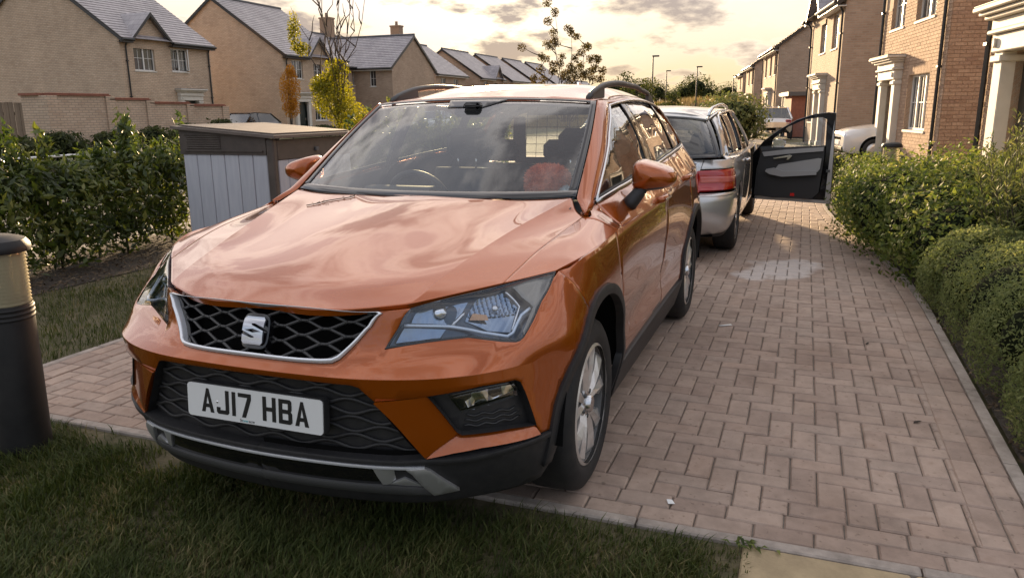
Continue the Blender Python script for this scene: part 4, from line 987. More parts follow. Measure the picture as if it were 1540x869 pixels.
pm, pnt, pcol = island_mat('paver', [(0, (.345, .256, .205)), (.25, (.40, .303, .243)), (.5, (.43, .324, .258)), (.75, (.375, .29, .236)), (.9, (.41, .302, .238)), (1, (.35, .266, .217))], .82, 9, .24, .5, 160, .003,
    stain=[(1.1, .52, .75, (.62, .56, .52), .8, (3.3, 1.1, 0)), (9, .60, .72, (.55, .5, .46), .5, (0, 0, 0)), (2.6, .52, .68, (.74, .70, .67), .45, (7, 2, 0)), (34, .62, .70, (.45, .42, .38), .6, (0, 0, 0))])
def wet_patch(nt, col):
    """a puddle drying beside the cars and rubber marks: shape by noise round fixed places on the drive"""
    N = nt.nodes.new; L = nt.links.new; b = nt.nodes['Principled BSDF']; g = N('ShaderNodeNewGeometry')
    acc = None
    for (cx, cy, rx, ry) in ((-4.60, 1.45, .48, .28), (-4.85, 1.62, .28, .20), (-4.25, 1.22, .24, .16)):
        mp = N('ShaderNodeMapping'); mp.vector_type = 'TEXTURE'; mp.inputs['Location'].default_value = (cx, cy, 0); mp.inputs['Scale'].default_value = (rx, ry, 1); L(g.outputs['Position'], mp.inputs[0])
        ln = N('ShaderNodeVectorMath'); ln.operation = 'LENGTH'; L(mp.outputs[0], ln.inputs[0])
        n = N('ShaderNodeTexNoise'); n.inputs['Scale'].default_value = 5; n.inputs['Detail'].default_value = 5; L(g.outputs['Position'], n.inputs['Vector'])
        a = N('ShaderNodeMath'); a.operation = 'MULTIPLY_ADD'; L(n.outputs[0], a.inputs[0]); a.inputs[1].default_value = 1.3; L(ln.outputs['Value'], a.inputs[2])
        mr = N('ShaderNodeMapRange'); mr.inputs[1].default_value = 1.75; mr.inputs[2].default_value = 1.35; mr.inputs[3].default_value = 0; mr.inputs[4].default_value = 1; L(a.outputs[0], mr.inputs[0])
        if acc is None: acc = mr.outputs[0]
        else:
            mm = N('ShaderNodeMath'); mm.operation = 'MAXIMUM'; L(acc, mm.inputs[0]); L(mr.outputs[0], mm.inputs[1]); acc = mm.outputs[0]
    hm = N('ShaderNodeMath'); hm.operation = 'MULTIPLY'; hm.inputs[1].default_value = .55; L(acc, hm.inputs[0]); acc2 = hm.outputs[0]
    mx = N('ShaderNodeMix'); mx.data_type = 'RGBA'; L(acc2, mx.inputs[0]); L(col, mx.inputs[6]); mx.inputs[7].default_value = (.62, .58, .56, 1); L(mx.outputs[2], b.inputs['Base Color'])
    ro = N('ShaderNodeMapRange'); L(acc, ro.inputs[0]); ro.inputs[3].default_value = .82; ro.inputs[4].default_value = .35; L(ro.outputs[0], b.inputs['Roughness'])
wet_patch(pnt, pcol)
pbsdf('joint_sand', (.2, .17, .14), .95); add_noise(MATS['joint_sand'], [(.3, (.13, .11, .09)), (.7, (.24, .205, .17))], 30)
island_mat('kerb_concrete', [(0, (.34, .29, .25)), (1, (.42, .36, .31))], .9, 12, .35, .5, 200, .003)
island_mat('sandstone', [(0, (.42, .30, .15)), (.5, (.47, .34, .18)), (1, (.40, .31, .19))], .85, 6, .3, .5, 90, .004)
pbsdf('soil', (.08, .06, .045), .95); add_noise(MATS['soil'], [(.3, (.035, .026, .019)), (.55, (.062, .048, .036)), (.75, (.105, .083, .062))], 22, 10, .7, bump=.8, bscale=60, bdist=.02)
pbsdf('lawn_soil', (.06, .07, .03), .95); add_noise(MATS['lawn_soil'], [(.3, (.055, .055, .022)), (.5, (.10, .085, .042)), (.72, (.19, .15, .09))], 6, 9, .7, bump=.6, bscale=50, bdist=.02)
pbsdf('field_ground', (.16, .14, .07), .95); add_noise(MATS['field_ground'], [(.3, (.10, .11, .04)), (.55, (.17, .14, .07)), (.75, (.24, .19, .10))], .12, 9, .7)
pbsdf('asphalt', (.10, .095, .09), .9); add_noise(MATS['asphalt'], [(.3, (.085, .08, .075)), (.7, (.125, .118, .11))], 9, 9, .7, bump=.3, bscale=180, bdist=.006)
pbsdf('path_tarmac', (.22, .19, .165), .9); add_noise(MATS['path_tarmac'], [(.3, (.18, .155, .135)), (.7, (.27, .235, .20))], 7, 9, .7, bump=.3, bscale=180, bdist=.006)

def sheet(name, poly, z, mat, kind='structure'):
    o = mk(name, [(x, y, z) for x, y in poly], [tuple(range(len(poly)))], mat); tag(o, kind=kind)
    if o.data.polygons[0].normal.z < 0: o.data.flip_normals()
    return o
sheet('ground', [(-1500, -1500), (300, -1500), (300, 1500), (-1500, 1500)], -.06, 'field_ground')
KX = np.array([.24, -3.4, -4.2, -4.9, -6.07, -7.0, -7.9, -9.3, -11.5, -15.]); KY = np.array([2.47, 2.52, 2.51, 2.45, 2.31, 2.18, 2.06, 1.96, 1.90, 1.92])
def kerb_y(x): return float(np.interp(-x, -KX, KY))
FRONT = .19; LEFT = -2.50; XEND = -12.5
# bed of sand under the blocks
drive = mk('driveway', [(FRONT+.0, LEFT-.06, -.011), (FRONT, 2.43, -.011), (-3.4, 2.48, -.011), (-6, 2.27, -.011), (-9.3, 1.92, -.011), (XEND, 1.85, -.011), (XEND, LEFT-.06, -.011)], [(0, 1, 2, 3, 4, 5, 6)], 'joint_sand'); tag(drive, kind='structure')
def lay_blocks():
    w = .1; J_ = .0052; recs = []
    inner_front = FRONT-.2; inner_left = LEFT+.2
    def lim(x): return kerb_y(x)-.05-.2
    def put(x0, x1, y0, y1):
        if x1-x0 < .010 or y1-y0 < .010: return
        recs.append((x0+J_/2, x1-J_/2, y0+J_/2, y1-J_/2))
    for i in range(int((XEND-1)/w), int(inner_front/w)+3):
        for j in range(-26, 28):
            t = (i-j) % 4
            if t not in (0, 3): continue
            x0 = inner_front+i*w; y0 = j*w+.013
            x1 = x0+(2*w if t == 0 else w); y1 = y0+(w if t == 0 else 2*w)
            cx = (x0+x1)/2; L_ = lim(cx); 
            x0c, x1c = max(x0, XEND), min(x1, inner_front); y0c, y1c = max(y0, inner_left), min(y1, max(L_, 0)+(.025 if cx < -3.6 else .008))
            put(x0c, x1c, y0c, y1c)
    n = 27
    for r in range(2):           # stretcher rows along the front edge
        y = LEFT+(.1 if r else 0)
        if r: put(FRONT-.2, FRONT-.1, LEFT, LEFT+.1)
        while y < kerb_y(0)-.05-.001:
            put(FRONT-.1*(r+1), FRONT-.1*r, y, min(y+.2, kerb_y(0)-.05)); y += .2
    x = inner_front; k = 0
    for r in range(2):
        x = inner_front-(.1 if r else 0); 
        if r: put(inner_front-.1, inner_front, kerb_y(0)-.05-.2, kerb_y(0)-.05-.1)
        while x > XEND:
            yk = kerb_y(x-.1)-.05-.1*r; put(max(XEND, x-.2), x, yk-.1, yk); x -= .2
        x = inner_front
        while x > XEND: put(max(XEND, x-.2), x, LEFT+.1*r, LEFT+.1*r+.1); x -= .2
    return recs
recs = lay_blocks()
def block_geo(x0, x1, y0, y1, z=0., b=.0055, dz=.006, h=.028):
    v = [(x0, y0, z-h), (x1, y0, z-h), (x1, y1, z-h), (x0, y1, z-h), (x0, y0, z-dz), (x1, y0, z-dz), (x1, y1, z-dz), (x0, y1, z-dz), (x0+b, y0+b, z), (x1-b, y0+b, z), (x1-b, y1-b, z), (x0+b, y1-b, z)]
    f = [(8, 9, 10, 11)]+[(a, (a+1) % 4, 4+(a+1) % 4, 4+a) for a in range(4)]+[(4+a, 4+(a+1) % 4, 8+(a+1) % 4, 8+a) for a in range(4)]
    return np.array(v), f
def in_view(p, m=1.05):
    d = np.asarray(p, float)-np.array(CAM['pos']); zc = d@_f
    return zc > .1 and abs((d@_r)/zc*CAM['f']) < 770*m and abs((d@_u)/zc*CAM['f']) < 434.5*m
def paving():
    cp = np.array(CAM['pos']); order = []
    for i, (x0, x1, y0, y1) in enumerate(recs):
        c_ = np.array([(x0+x1)/2, (y0+y1)/2, 0]); hid = (-3.2 < c_[0] < .75 and -.80 < c_[1] < .80)
        full = abs((x1-x0)+(y1-y0)-.2896) < .003
        if in_view(c_, .98) and not hid and full and not (c_[0] < -4.4 and c_[1] < 1.0) and not (c_[1] < .85+.05 and -3.0 < c_[0] < -.3): order.append((np.linalg.norm(c_-cp), i))
    near = set(i for d, i in sorted(order)[:300])
    v, f = block_geo(-.0974, .0974, -.0474, .0474); proto = {}
    rest = MB()
    for i, (x0, x1, y0, y1) in enumerate(recs):
        z = float(rng.normal(0, .0012)); c_ = ((x0+x1)/2, (y0+y1)/2, z)
        if i in near:
            key = (x1-x0) > (y1-y0)
            if key not in proto:
                vv = v if key else v[:, [1, 0, 2]]; ff = f if key else [q[::-1] for q in f]; o = mk('paving_block', vv, ff, 'paver', drive, False, c_); proto[key] = o
            else: o = copy_obj(proto[key], drive, c_)
            o.rotation_euler = (float(rng.normal(0, .008)), float(rng.normal(0, .008)), float(rng.normal(0, .006)))
        else:
            vv, ff = block_geo(x0, x1, y0, y1, z); vv[8:, 2] += rng.normal(0, .0006, 4); rest.add(vv, ff)
    o = rest.build('paving_blocks', 'paver', drive); o['kind'] = 'stuff'
paving()
# concrete edging round the drive: each length is a piece
def edging():
    k = tag(empty('kerb'), kind='structure'); pts = []
    y = LEFT-.055
    while y < kerb_y(.2)-.02:
        y1 = min(y+.915, kerb_y(.2)); b = MB(); b.box((FRONT+.002, y+.003, -.12), (FRONT+.054, y1-.003, .004), 0, .006); b.build('kerb_stone', 'kerb_concrete', k); y = y1
    xs = [FRONT-.004]
    while xs[-1] > XEND: xs.append(max(XEND, xs[-1]-(.915 if xs[-1] > -3.6 else .5)))
    for a, b_ in zip(xs[:-1], xs[1:]):
        ya, yb = kerb_y(a)-.05, kerb_y(b_)-.05; b = MB()
        for (xx0, xx1, yy0, yy1) in ((a-.003, b_+.003, ya, yb),):
            v = np.array([(xx0, yy0, -.12), (xx0, yy0+.052, -.12), (xx1, yy1+.052, -.12), (xx1, yy1, -.12), (xx0, yy0, .006), (xx0, yy0+.052, .006), (xx1, yy1+.052, .006), (xx1, yy1, .006)])
            b.add(v, [(0,3,2,1),(4,5,6,7),(0,1,5,4),(1,2,6,5),(2,3,7,6),(3,0,4,7)])
        o = b.build('kerb_stone', 'kerb_concrete', k); o.data.validate()
    x = FRONT-.004
    while x > -9:
        b = MB(); b.box((x-.912, LEFT-.055, -.12), (x, LEFT-.003, .003), 0, .006); b.build('kerb_stone', 'kerb_concrete', k); x -= .915
edging()
# road beyond the blocks and to the left
sheet('road', [(XEND-.02, -2.5), (XEND-.02, 1.9), (-15, 1.95), (-17.2, 2.35), (-24.5, 1.35), (-45, -1.6), (-70, -5.5), (-70, -10.0), (-45, -6.5), (-25, -4.2), (-16, -3.2)], -.015, 'path_tarmac')
sheet('house_drive', [(-16.9, 2.32), (-25.2, 1.2), (-25.0, 6.2), (-22.6, 8.5), (-21.4, 7.0), (-21.4, 3.4)], -.011, 'path_tarmac')
sheet('lawn', [(FRONT+.056, LEFT-.9), (3.6, LEFT-.9), (3.6, 1.474), (FRONT+.056, 1.474)], -.012, 'lawn_soil')
sheet('side_lawn', [(4.0, -4.45), (4.0, LEFT-.06), (FRONT+.05, LEFT-.06), (-9.0, LEFT-.06), (-9.0, -4.2), (-2.5, -4.3)], -.014, 'lawn_soil')
sheet('hedge_bed', [(4.0, -4.42), (-2.5, -4.27), (-9.0, -4.17), (-9.0, -5.8), (4.0, -5.8)], -.008, 'soil')
sheet('footpath', [(6, -5.84), (-40, -5.84), (-40, -7.6), (6, -7.6)], -.02, 'path_tarmac')
sheet('street', [(20, -7.7), (-95, -7.7), (-95, -13.6), (20, -13.6)], -.05, 'asphalt')
sheet('verge', [(20, -13.7), (-30, -13.7), (-30, -18.9), (20, -18.9)], -.03, 'lawn_soil')
sheet('planting_bed', [(FRONT+.05, 2.50), (-3.4, 2.55), (-5, 2.47), (-7.9, 2.10), (-9.3, 2.0), (-14.6, 1.96), (-16.4, 3.55), (-9.9, 4.2), (-9, 3.9), (3.0, 5.6), (3.0, 2.5)], -.010, 'soil')
# sandstone slabs beside the lawn
slabs = tag(empty('slab_path'), kind='structure')
for i, (x0, x1, y0, y1) in enumerate(((.25, .70, 1.475, 1.99), (.25, .70, 1.998, 2.46), (.708, 1.15, 1.475, 1.80), (.708, 1.15, 1.808, 2.46))):
    b = MB(); b.box((x0, y0, -.05), (x1-.006, y1-.006, .001+.0015*(i % 2)), 0, .006); b.build('slab', 'sandstone', slabs)

# ---- grass
def leaf_mat(name, stops, rough=.55, trans=.35, spec=.35, grain=6.):
    m = pbsdf(name, (.05, .08, .02), rough, 0, spec); nt = m.node_tree; N = nt.nodes.new; L = nt.links.new; b = nt.nodes['Principled BSDF']; o = nt.nodes['Material Output']
    g = N('ShaderNodeNewGeometry'); r = N('ShaderNodeValToRGB'); e = r.color_ramp.elements
    n = N('ShaderNodeTexNoise'); n.inputs['Scale'].default_value = grain; n.inputs['Detail'].default_value = 4; L(g.outputs['Position'], n.inputs['Vector'])
    mx = N('ShaderNodeMath'); mx.operation = 'MULTIPLY_ADD'; L(n.outputs[0], mx.inputs[0]); mx.inputs[1].default_value = .9; s = N('ShaderNodeMath'); s.operation = 'MULTIPLY_ADD'; L(g.outputs['Random Per Island'], s.inputs[0]); s.inputs[1].default_value = .55; s.inputs[2].default_value = -.22; L(s.outputs[0], mx.inputs[2]); L(mx.outputs[0], r.inputs[0])
    while len(e) < len(stops): e.new(.5)
    for el, (p, c) in zip(e, stops): el.position = p; el.color = (*c, 1)
    L(r.outputs[0], b.inputs['Base Color'])
    t = N('ShaderNodeBsdfTranslucent'); hs = N('ShaderNodeHueSaturation'); hs.inputs['Saturation'].default_value = 1.15; hs.inputs['Value'].default_value = 1.5; L(r.outputs[0], hs.inputs['Color']); L(hs.outputs[0], t.inputs[0])
    ms = N('ShaderNodeMixShader'); ms.inputs[0].default_value = trans; L(b.outputs[0], ms.inputs[1]); L(t.outputs[0], ms.inputs[2]); L(ms.outputs[0], o.inputs[0]); return m
leaf_mat('grass_blade', [(.15, (.034, .050, .012)), (.42, (.060, .080, .020)), (.68, (.105, .118, .036)), (.88, (.24, .195, .095))], .6, .3, .25, 3.)
def grass(name, n, region, hmin, hmax, dens=None, wid=.0022, lean=.7):
    x = rng.uniform(region[0], region[1], n); y = rng.uniform(region[2], region[3], n)
    if dens is not None: k = rng.random(n) < dens(x, y); x, y = x[k], y[k]
    n = len(x); cl = .5+.5*np.sin(x*7.1+np.sin(y*5.3)*2)*np.sin(y*8.3+np.sin(x*4.1)*2); h = (hmin+(hmax-hmin)*rng.random(n)**1.6)*(.55+.75*cl); a = rng.uniform(0, 2*np.pi, n)
    a = np.where(rng.random(n) < .5, a, .8+1.6*np.sin(x*2.1+y*1.4)+rng.normal(0, .5, n)); le = h*lean*rng.uniform(.3, 1.5, n); w = wid*rng.uniform(.6, 1.4, n)
    ca, sa = np.cos(a), np.sin(a); px, py = -sa*w, ca*w; z0 = np.full(n, -.012)
    V = np.stack([np.c_[x-px, y-py, z0], np.c_[x+px, y+py, z0], np.c_[x+ca*le*.35+px*.8, y+sa*le*.35+py*.8, z0+h*.62], np.c_[x+ca*le*.35-px*.8, y+sa*le*.35-py*.8, z0+h*.62], np.c_[x+ca*le, y+sa*le, z0+h*.95]], 1).reshape(-1, 3)
    i = np.arange(n)*5; F = [tuple(t) for t in np.c_[i, i+1, i+2, i+3].tolist()]+[tuple(t) for t in np.c_[i+3, i+2, i+4].tolist()]
    o = mk(name, V, F, 'grass_blade'); return o
def front_density(x, y):
    d = np.clip((x-(FRONT+.05))/.14, .12, 1); d = np.where(y > 1.30, np.clip((1.52-y)/.17, .5, 1)*d, d)
    pn = np.sin(x*9.3+1.1*np.sin(y*6.1))*np.sin(y*7.7+1.3*np.sin(x*5.2+2)); bare = np.clip(pn-.35, 0, 1)*.9+np.exp(-(((x-.40)/.12)**2+((y-.45)/.5)**2))*.8+np.exp(-(((x-.38)/.12)**2+((y+1.0)/.3)**2))*.5+np.exp(-(((x-.6)/.2)**2+((y+1.95)/.35)**2))*.6
    return np.clip(d-bare, .04, 1)
tag(grass('grass', 190000, (FRONT+.06, 2.35, LEFT-.5, 1.50), .025, .066, front_density), 'uneven long lawn grass growing in front of the orange car', 'grass', kind='stuff')
tag(grass('grass', 30000, (-6.5, .9, -4.3, LEFT-.07), .03, .07, lambda x, y: np.clip((y+4.35)/.4, .1, 1)), 'shaded lawn grass between the drive and the hedge', 'grass', kind='stuff')
# ---------------------------------------------------------------- buildings
def uv_set(o, uvs):
    me = o.data; l = me.uv_layers.new(name='UVMap'); vi = np.zeros(len(me.loops), np.int32); me.loops.foreach_get('vertex_index', vi); l.data.foreach_set('uv', np.asarray(uvs, np.float32)[vi].ravel())
def brick_mat(name, cols, mortar, bw=.225, bh=.075, ms=.012, bump=.7, dist=.012, rough=.88, offs=.5):
    m = pbsdf(name, cols[0], rough, 0, .25); nt = m.node_tree; N = nt.nodes.new; L = nt.links.new; b = nt.nodes['Principled BSDF']
    uv = N('ShaderNodeUVMap'); uv.uv_map = 'UVMap'; bt = N('ShaderNodeTexBrick'); L(uv.outputs[0], bt.inputs['Vector'])
    bt.inputs['Scale'].default_value = 1; bt.inputs['Brick Width'].default_value = bw; bt.inputs['Row Height'].default_value = bh; bt.inputs['Mortar Size'].default_value = ms; bt.inputs['Mortar Smooth'].default_value = .2; bt.inputs['Bias'].default_value = 0; bt.offset = offs
    bt.inputs['Color1'].default_value = (0, 0, 0, 1); bt.inputs['Color2'].default_value = (1, 1, 1, 1); bt.inputs['Mortar'].default_value = (.5, .5, .5, 1)
    r = N('ShaderNodeValToRGB'); L(bt.outputs['Color'], r.inputs[0]); e = r.color_ramp.elements
    while len(e) < len(cols): e.new(.5)
    for i, (el, c) in enumerate(zip(e, cols)): el.position = i/(len(cols)-1); el.color = (*c, 1)
    n = N('ShaderNodeTexNoise'); n.inputs['Scale'].default_value = .8; n.inputs['Detail'].default_value = 8; n.inputs['Roughness'].default_value = .7; L(uv.outputs[0], n.inputs['Vector'])
    mr = N('ShaderNodeMapRange'); mr.inputs[1].default_value = .3; mr.inputs[2].default_value = .7; mr.inputs[3].default_value = .80; mr.inputs[4].default_value = 1.12; L(n.outputs[0], mr.inputs[0])
    mm = N('ShaderNodeMix'); mm.data_type = 'RGBA'; L(bt.outputs['Fac'], mm.inputs[0]); L(r.outputs[0], mm.inputs[6]); mm.inputs[7].default_value = (*mortar, 1)
    mu = N('ShaderNodeMix'); mu.data_type = 'RGBA'; mu.blend_type = 'MULTIPLY'; mu.inputs[0].default_value = 1; L(mm.outputs[2], mu.inputs[6]); L(mr.outputs[0], mu.inputs[7]); L(mu.outputs[2], b.inputs['Base Color'])
    inv = N('ShaderNodeMath'); inv.operation = 'SUBTRACT'; inv.inputs[0].default_value = 1; L(bt.outputs['Fac'], inv.inputs[1])
    bp = N('ShaderNodeBump'); bp.inputs['Strength'].default_value = bump; bp.inputs['Distance'].default_value = dist; L(inv.outputs[0], bp.inputs['Height']); L(bp.outputs[0], b.inputs['Normal']); return m
brick_mat('buff_brick', [(.51, .37, .265), (.61, .46, .335), (.56, .415, .30), (.63, .485, .36)], (.40, .32, .245))
brick_mat('red_buff_brick', [(.38, .265, .19), (.46, .33, .24), (.42, .295, .21), (.50, .365, .27)], (.43, .35, .27))
brick_mat('roof_slate', [(.33, .30, .31), (.42, .38, .385), (.36, .33, .335), (.45, .41, .41)], (.19, .175, .175), .30, .24, .008, .5, .01, .42)
island_mat('brick_piece', [(0, (.36, .235, .16)), (.3, (.45, .31, .215)), (.6, (.41, .275, .19)), (.85, (.50, .35, .245)), (1, (.33, .215, .155))], .88, 25, .3, .5, 220, .003)
pbsdf('mortar', (.30, .215, .15), .95); add_noise(MATS['mortar'], [(.3, (.26, .18, .125)), (.7, (.33, .24, .17))], 20)
pbsdf('white_upvc', (.72, .71, .68), .4); pbsdf('stone_white', (.66, .62, .55), .7); add_noise(MATS['stone_white'], [(.3, (.60, .56, .49)), (.7, (.70, .66, .59))], 4, bump=.1, bscale=60)
pbsdf('black_upvc', (.014, .014, .015), .35); pbsdf('door_dark', (.02, .028, .025), .35, 0, .5, .4); pbsdf('lead_grey', (.09, .09, .095), .6)
pbsdf('curtain', (.55, .53, .50), .9)
def window_glass():
    m = pbsdf('window_glass', (.03, .035, .04), .04, 0, .9); add_noise(m, [(.35, (.015, .017, .02)), (.65, (.07, .07, .07))], .9, 3); return m
window_glass()
class Frame:
    """local house frame: origin o, a = along the facade, n = out of the facade (both horizontal units)"""
    def __init__(s, o, a, n): s.o = np.array(o, float); s.a = np.array([a[0], a[1], 0.]); s.n = np.array([n[0], n[1], 0.])
    def __call__(s, p): p = np.atleast_2d(np.asarray(p, float)); return s.o+p[:, :1]*s.a+p[:, 1:2]*s.n+p[:, 2:]*np.array([0, 0, 1.])
def fmesh(fr, name, mb, mat, parent, auto=None, smooth=False):
    v = fr(np.concatenate(mb.v)); 
    flip = np.cross(fr.a, fr.n)[2] < 0
    return mk(name, v, [q[::-1] for q in mb.f] if flip else mb.f, mat, parent, smooth)
def wall_cells(w, h, holes, top=None):
    xs = sorted({0., w, *[t for r in holes for t in r[:2]]}); zs = sorted({0., h, *[t for r in holes for t in r[2:]]}); out = []
    for x0, x1 in zip(xs[:-1], xs[1:]):
        for z0, z1 in zip(zs[:-1], zs[1:]):
            cx, cz = (x0+x1)/2, (z0+z1)/2
            if any(r[0] < cx < r[1] and r[2] < cz < r[3] for r in holes): continue
            out.append((x0, x1, z0, z1))
    return out
def make_window(fr, parent, x0, x1, z0, z1, bars=(2, 2), rev=.09, openleaf=False, sill=True, curtain=True):
    """set back in its reveal; facade is local y=0, outside is +y"""
    t = .05; b = MB(); d0, d1 = -rev-.05, -rev
    b.box((x0, d0, z0), (x0+t, d1, z1)); b.box((x1-t, d0, z0), (x1, d1, z1)); b.box((x0+t, d0, z0), (x1-t, d1, z0+t)); b.box((x0+t, d0, z1-t), (x1-t, d1, z1))
    n = bars[0]
    for k in range(1, n): xm = x0+(x1-x0)*k/n; b.box((xm-.035, d0, z0+t), (xm+.035, d1+.01, z1-t))
    w = fmesh(fr, 'window', b, 'white_upvc', parent)
    g = MB()
    for k in range(n):
        a0 = x0+(x1-x0)*k/n+(t if k == 0 else .035); a1 = x0+(x1-x0)*(k+1)/n-(t if k == n-1 else .035); xm = (a0+a1)/2
        p = MB(); p.quad((a0, d0+.02, z0+t), (a1, d0+.02, z0+t), (a1, d0+.02, z1-t), (a0, d0+.02, z1-t)); o = fmesh(fr, 'pane', p, 'window_glass', w)
        g.box((xm-.010, d0+.022, z0+t), (xm+.010, d1-.01, z1-t))
        for j in range(1, bars[1]): zz = z0+(z1-z0)*j/bars[1]; g.box((a0, d0+.022, zz-.010), (xm-.010, d1-.01, zz+.010)); g.box((xm+.010, d0+.022, zz-.010), (a1, d1-.01, zz+.010))
    fmesh(fr, 'glazing_bar', g, 'white_upvc', w)
    if sill: s = MB(); s.box((x0-.04, -rev, z0-.06), (x1+.04, .035, z0-.003), 0, .008); fmesh(fr, 'window_sill', s, 'stone_white', w)
    if openleaf:
        l = MB(); xa = x1-t; c_, s_ = math.cos(R(55)), math.sin(R(55)); wl = (x1-x0)/n-.05
        M_ = np.array([[c_, s_, 0, xa], [-s_, c_, 0, d1], [0, 0, 1, 0], [0, 0, 0, 1.]])
        for lo, hi in (((-wl, .0, z0+t), (-wl+.05, .04, z1-t)), ((-.05, .0, z0+t), (0, .04, z1-t)), ((-wl+.05, .0, z0+t), (-.05, .04, z0+t+.05)), ((-wl+.05, .0, z1-t-.05), (-.05, .04, z1-t))):
            v, f = box_geo(lo, hi); v[:, 0] *= 1; v[:, 1] *= 1; l.add(xf(np.array([[c_, s_, 0, xa], [-s_, c_, 0, d1+.0], [0, 0, 1, 0], [0, 0, 0, 1.]]), v*[1, 1, 1]), f)
        fmesh(fr, 'open_casement', l, 'white_upvc', w)
    return w
def make_door(fr, parent, xc, w=1.0, h=2.1, grand=True):
    d = MB(); d.box((xc-w/2, -.14, .02), (xc+w/2, -.09, h)); dr = fmesh(fr, 'front_door', d, 'door_dark', parent)
    b = MB(); 
    for sx in (-1, 1):
        for z0, z1 in ((.2, .85), (1.0, 1.9)): x_ = xc+sx*.22; b.box((x_-.14, -.09, z0), (x_+.14, -.080, z1), 0, .008)
    fmesh(fr, 'door_panel', b, 'door_dark', dr); k = MB(); k.box((xc+w/2-.12, -.09, 1.0), (xc+w/2-.09, -.05, 1.14), 0, .006); fmesh(fr, 'handle', k, 'chrome', dr)
    s = MB()
    for sx in (-1, 1):
        x_ = xc+sx*(w/2+.13); s.box((x_-.13, -.10, 0), (x_+.13, .16, h), 0, .008); s.box((x_-.15, -.1, 0), (x_+.15, .19, .22), 0, .006); s.box((x_-.16, -.1, h-.12), (x_+.16, .20, h-.04), 0, .01)
    po = fmesh(fr, 'door_surround', s, 'stone_white', parent)
    c_ = MB(); a = w/2+.30
    for z0, z1, e, p in ((h, h+.22, .0, .20), (h+.22, h+.27, .04, .26), (h+.27, h+.40, .02, .22), (h+.40, h+.45, .07, .30), (h+.45, h+.50, .11, .36), (h+.50, h+.56, .16, .42)): c_.box((xc-a-e+.02, -.02, z0), (xc+a+e-.02, p, z1), 0, .012)
    fmesh(fr, 'door_canopy', c_, 'stone_white', po)
    l = MB(); l.box((xc-a-.13, -.02, h+.561), (xc+a+.13, .41, h+.58), 0, .006); fmesh(fr, 'canopy_lead', l, 'lead_grey', po)
    fz = MB(); fz.lathe([(.0, .0), (.05, .0), (.06, -.01), (.06, -.03)], 14, (0, 0, 0), 'y'); v = np.concatenate(fz.v)*[.7, 1, 1]+[xc-a+.15, .235, h+.11]; fz.v = [v]; fmesh(fr, 'canopy_boss', fz, 'stone_white', po)
    return dr
def roof_slope(fr, name, parent, x0, x1, y0, z0, y1, z1, mat='roof_slate', course=.24, over=.0):
    """from eave (y0,z0) up to ridge (y1,z1): every course is a real step"""
    L_ = math.hypot(y1-y0, z1-z0); n = max(3, int(L_/course)); V = []; F = []; UVs = []
    dy, dz = (y1-y0)/L_, (z1-z0)/L_; ny, nz = -dz, dy
    if nz < 0: ny, nz = -ny, -nz
    for i in range(n):
        s0, s1 = L_*i/n, L_*(i+1)/n
        for s, lift in ((s0, .022), (s1+.0, .006), (s0, .0)):
            for x in (x0, x1): V.append((x, y0+dy*s+ny*lift, z0+dz*s+nz*lift)); UVs.append((x, i*course+(course if s == s1 else 0)))
        k = i*6; F += [(k, k+1, k+3, k+2), (k+4, k+5, k+1, k)]
    V = fr(V); a = V[F[0][1]]-V[F[0][0]]; bb = V[F[0][2]]-V[F[0][0]]
    if np.cross(a, bb)[2] < 0: F = [q[::-1] for q in F]
    o = mk(name, V, F, mat, parent); uv_set(o, UVs); return o
def plane_uv(fr, name, parent, mat, polys, uvf, flip=False):
    V = []; F = []; U = []
    for p in polys: F.append(tuple(range(len(V), len(V)+len(p)))); V += p; U += [uvf(q) for q in p]
    o = mk(name, fr(V), F, mat, parent); uv_set(o, U); return o
def downpipe(fr, parent, x, y, z0, z1, r=.035, mat='black_upvc'):
    b = MB(); b.tube([(x, y, z0), (x, y, z1-.25), (x, y+.06, z1-.12), (x, y+.16, z1)], r, 8); 
    for z in np.arange(z0+.6, z1-.4, 1.6): b.box((x-.055, y-.06, z-.02), (x+.055, y+.045, z+.02))
    return fmesh(fr, 'downpipe', b, mat, parent)
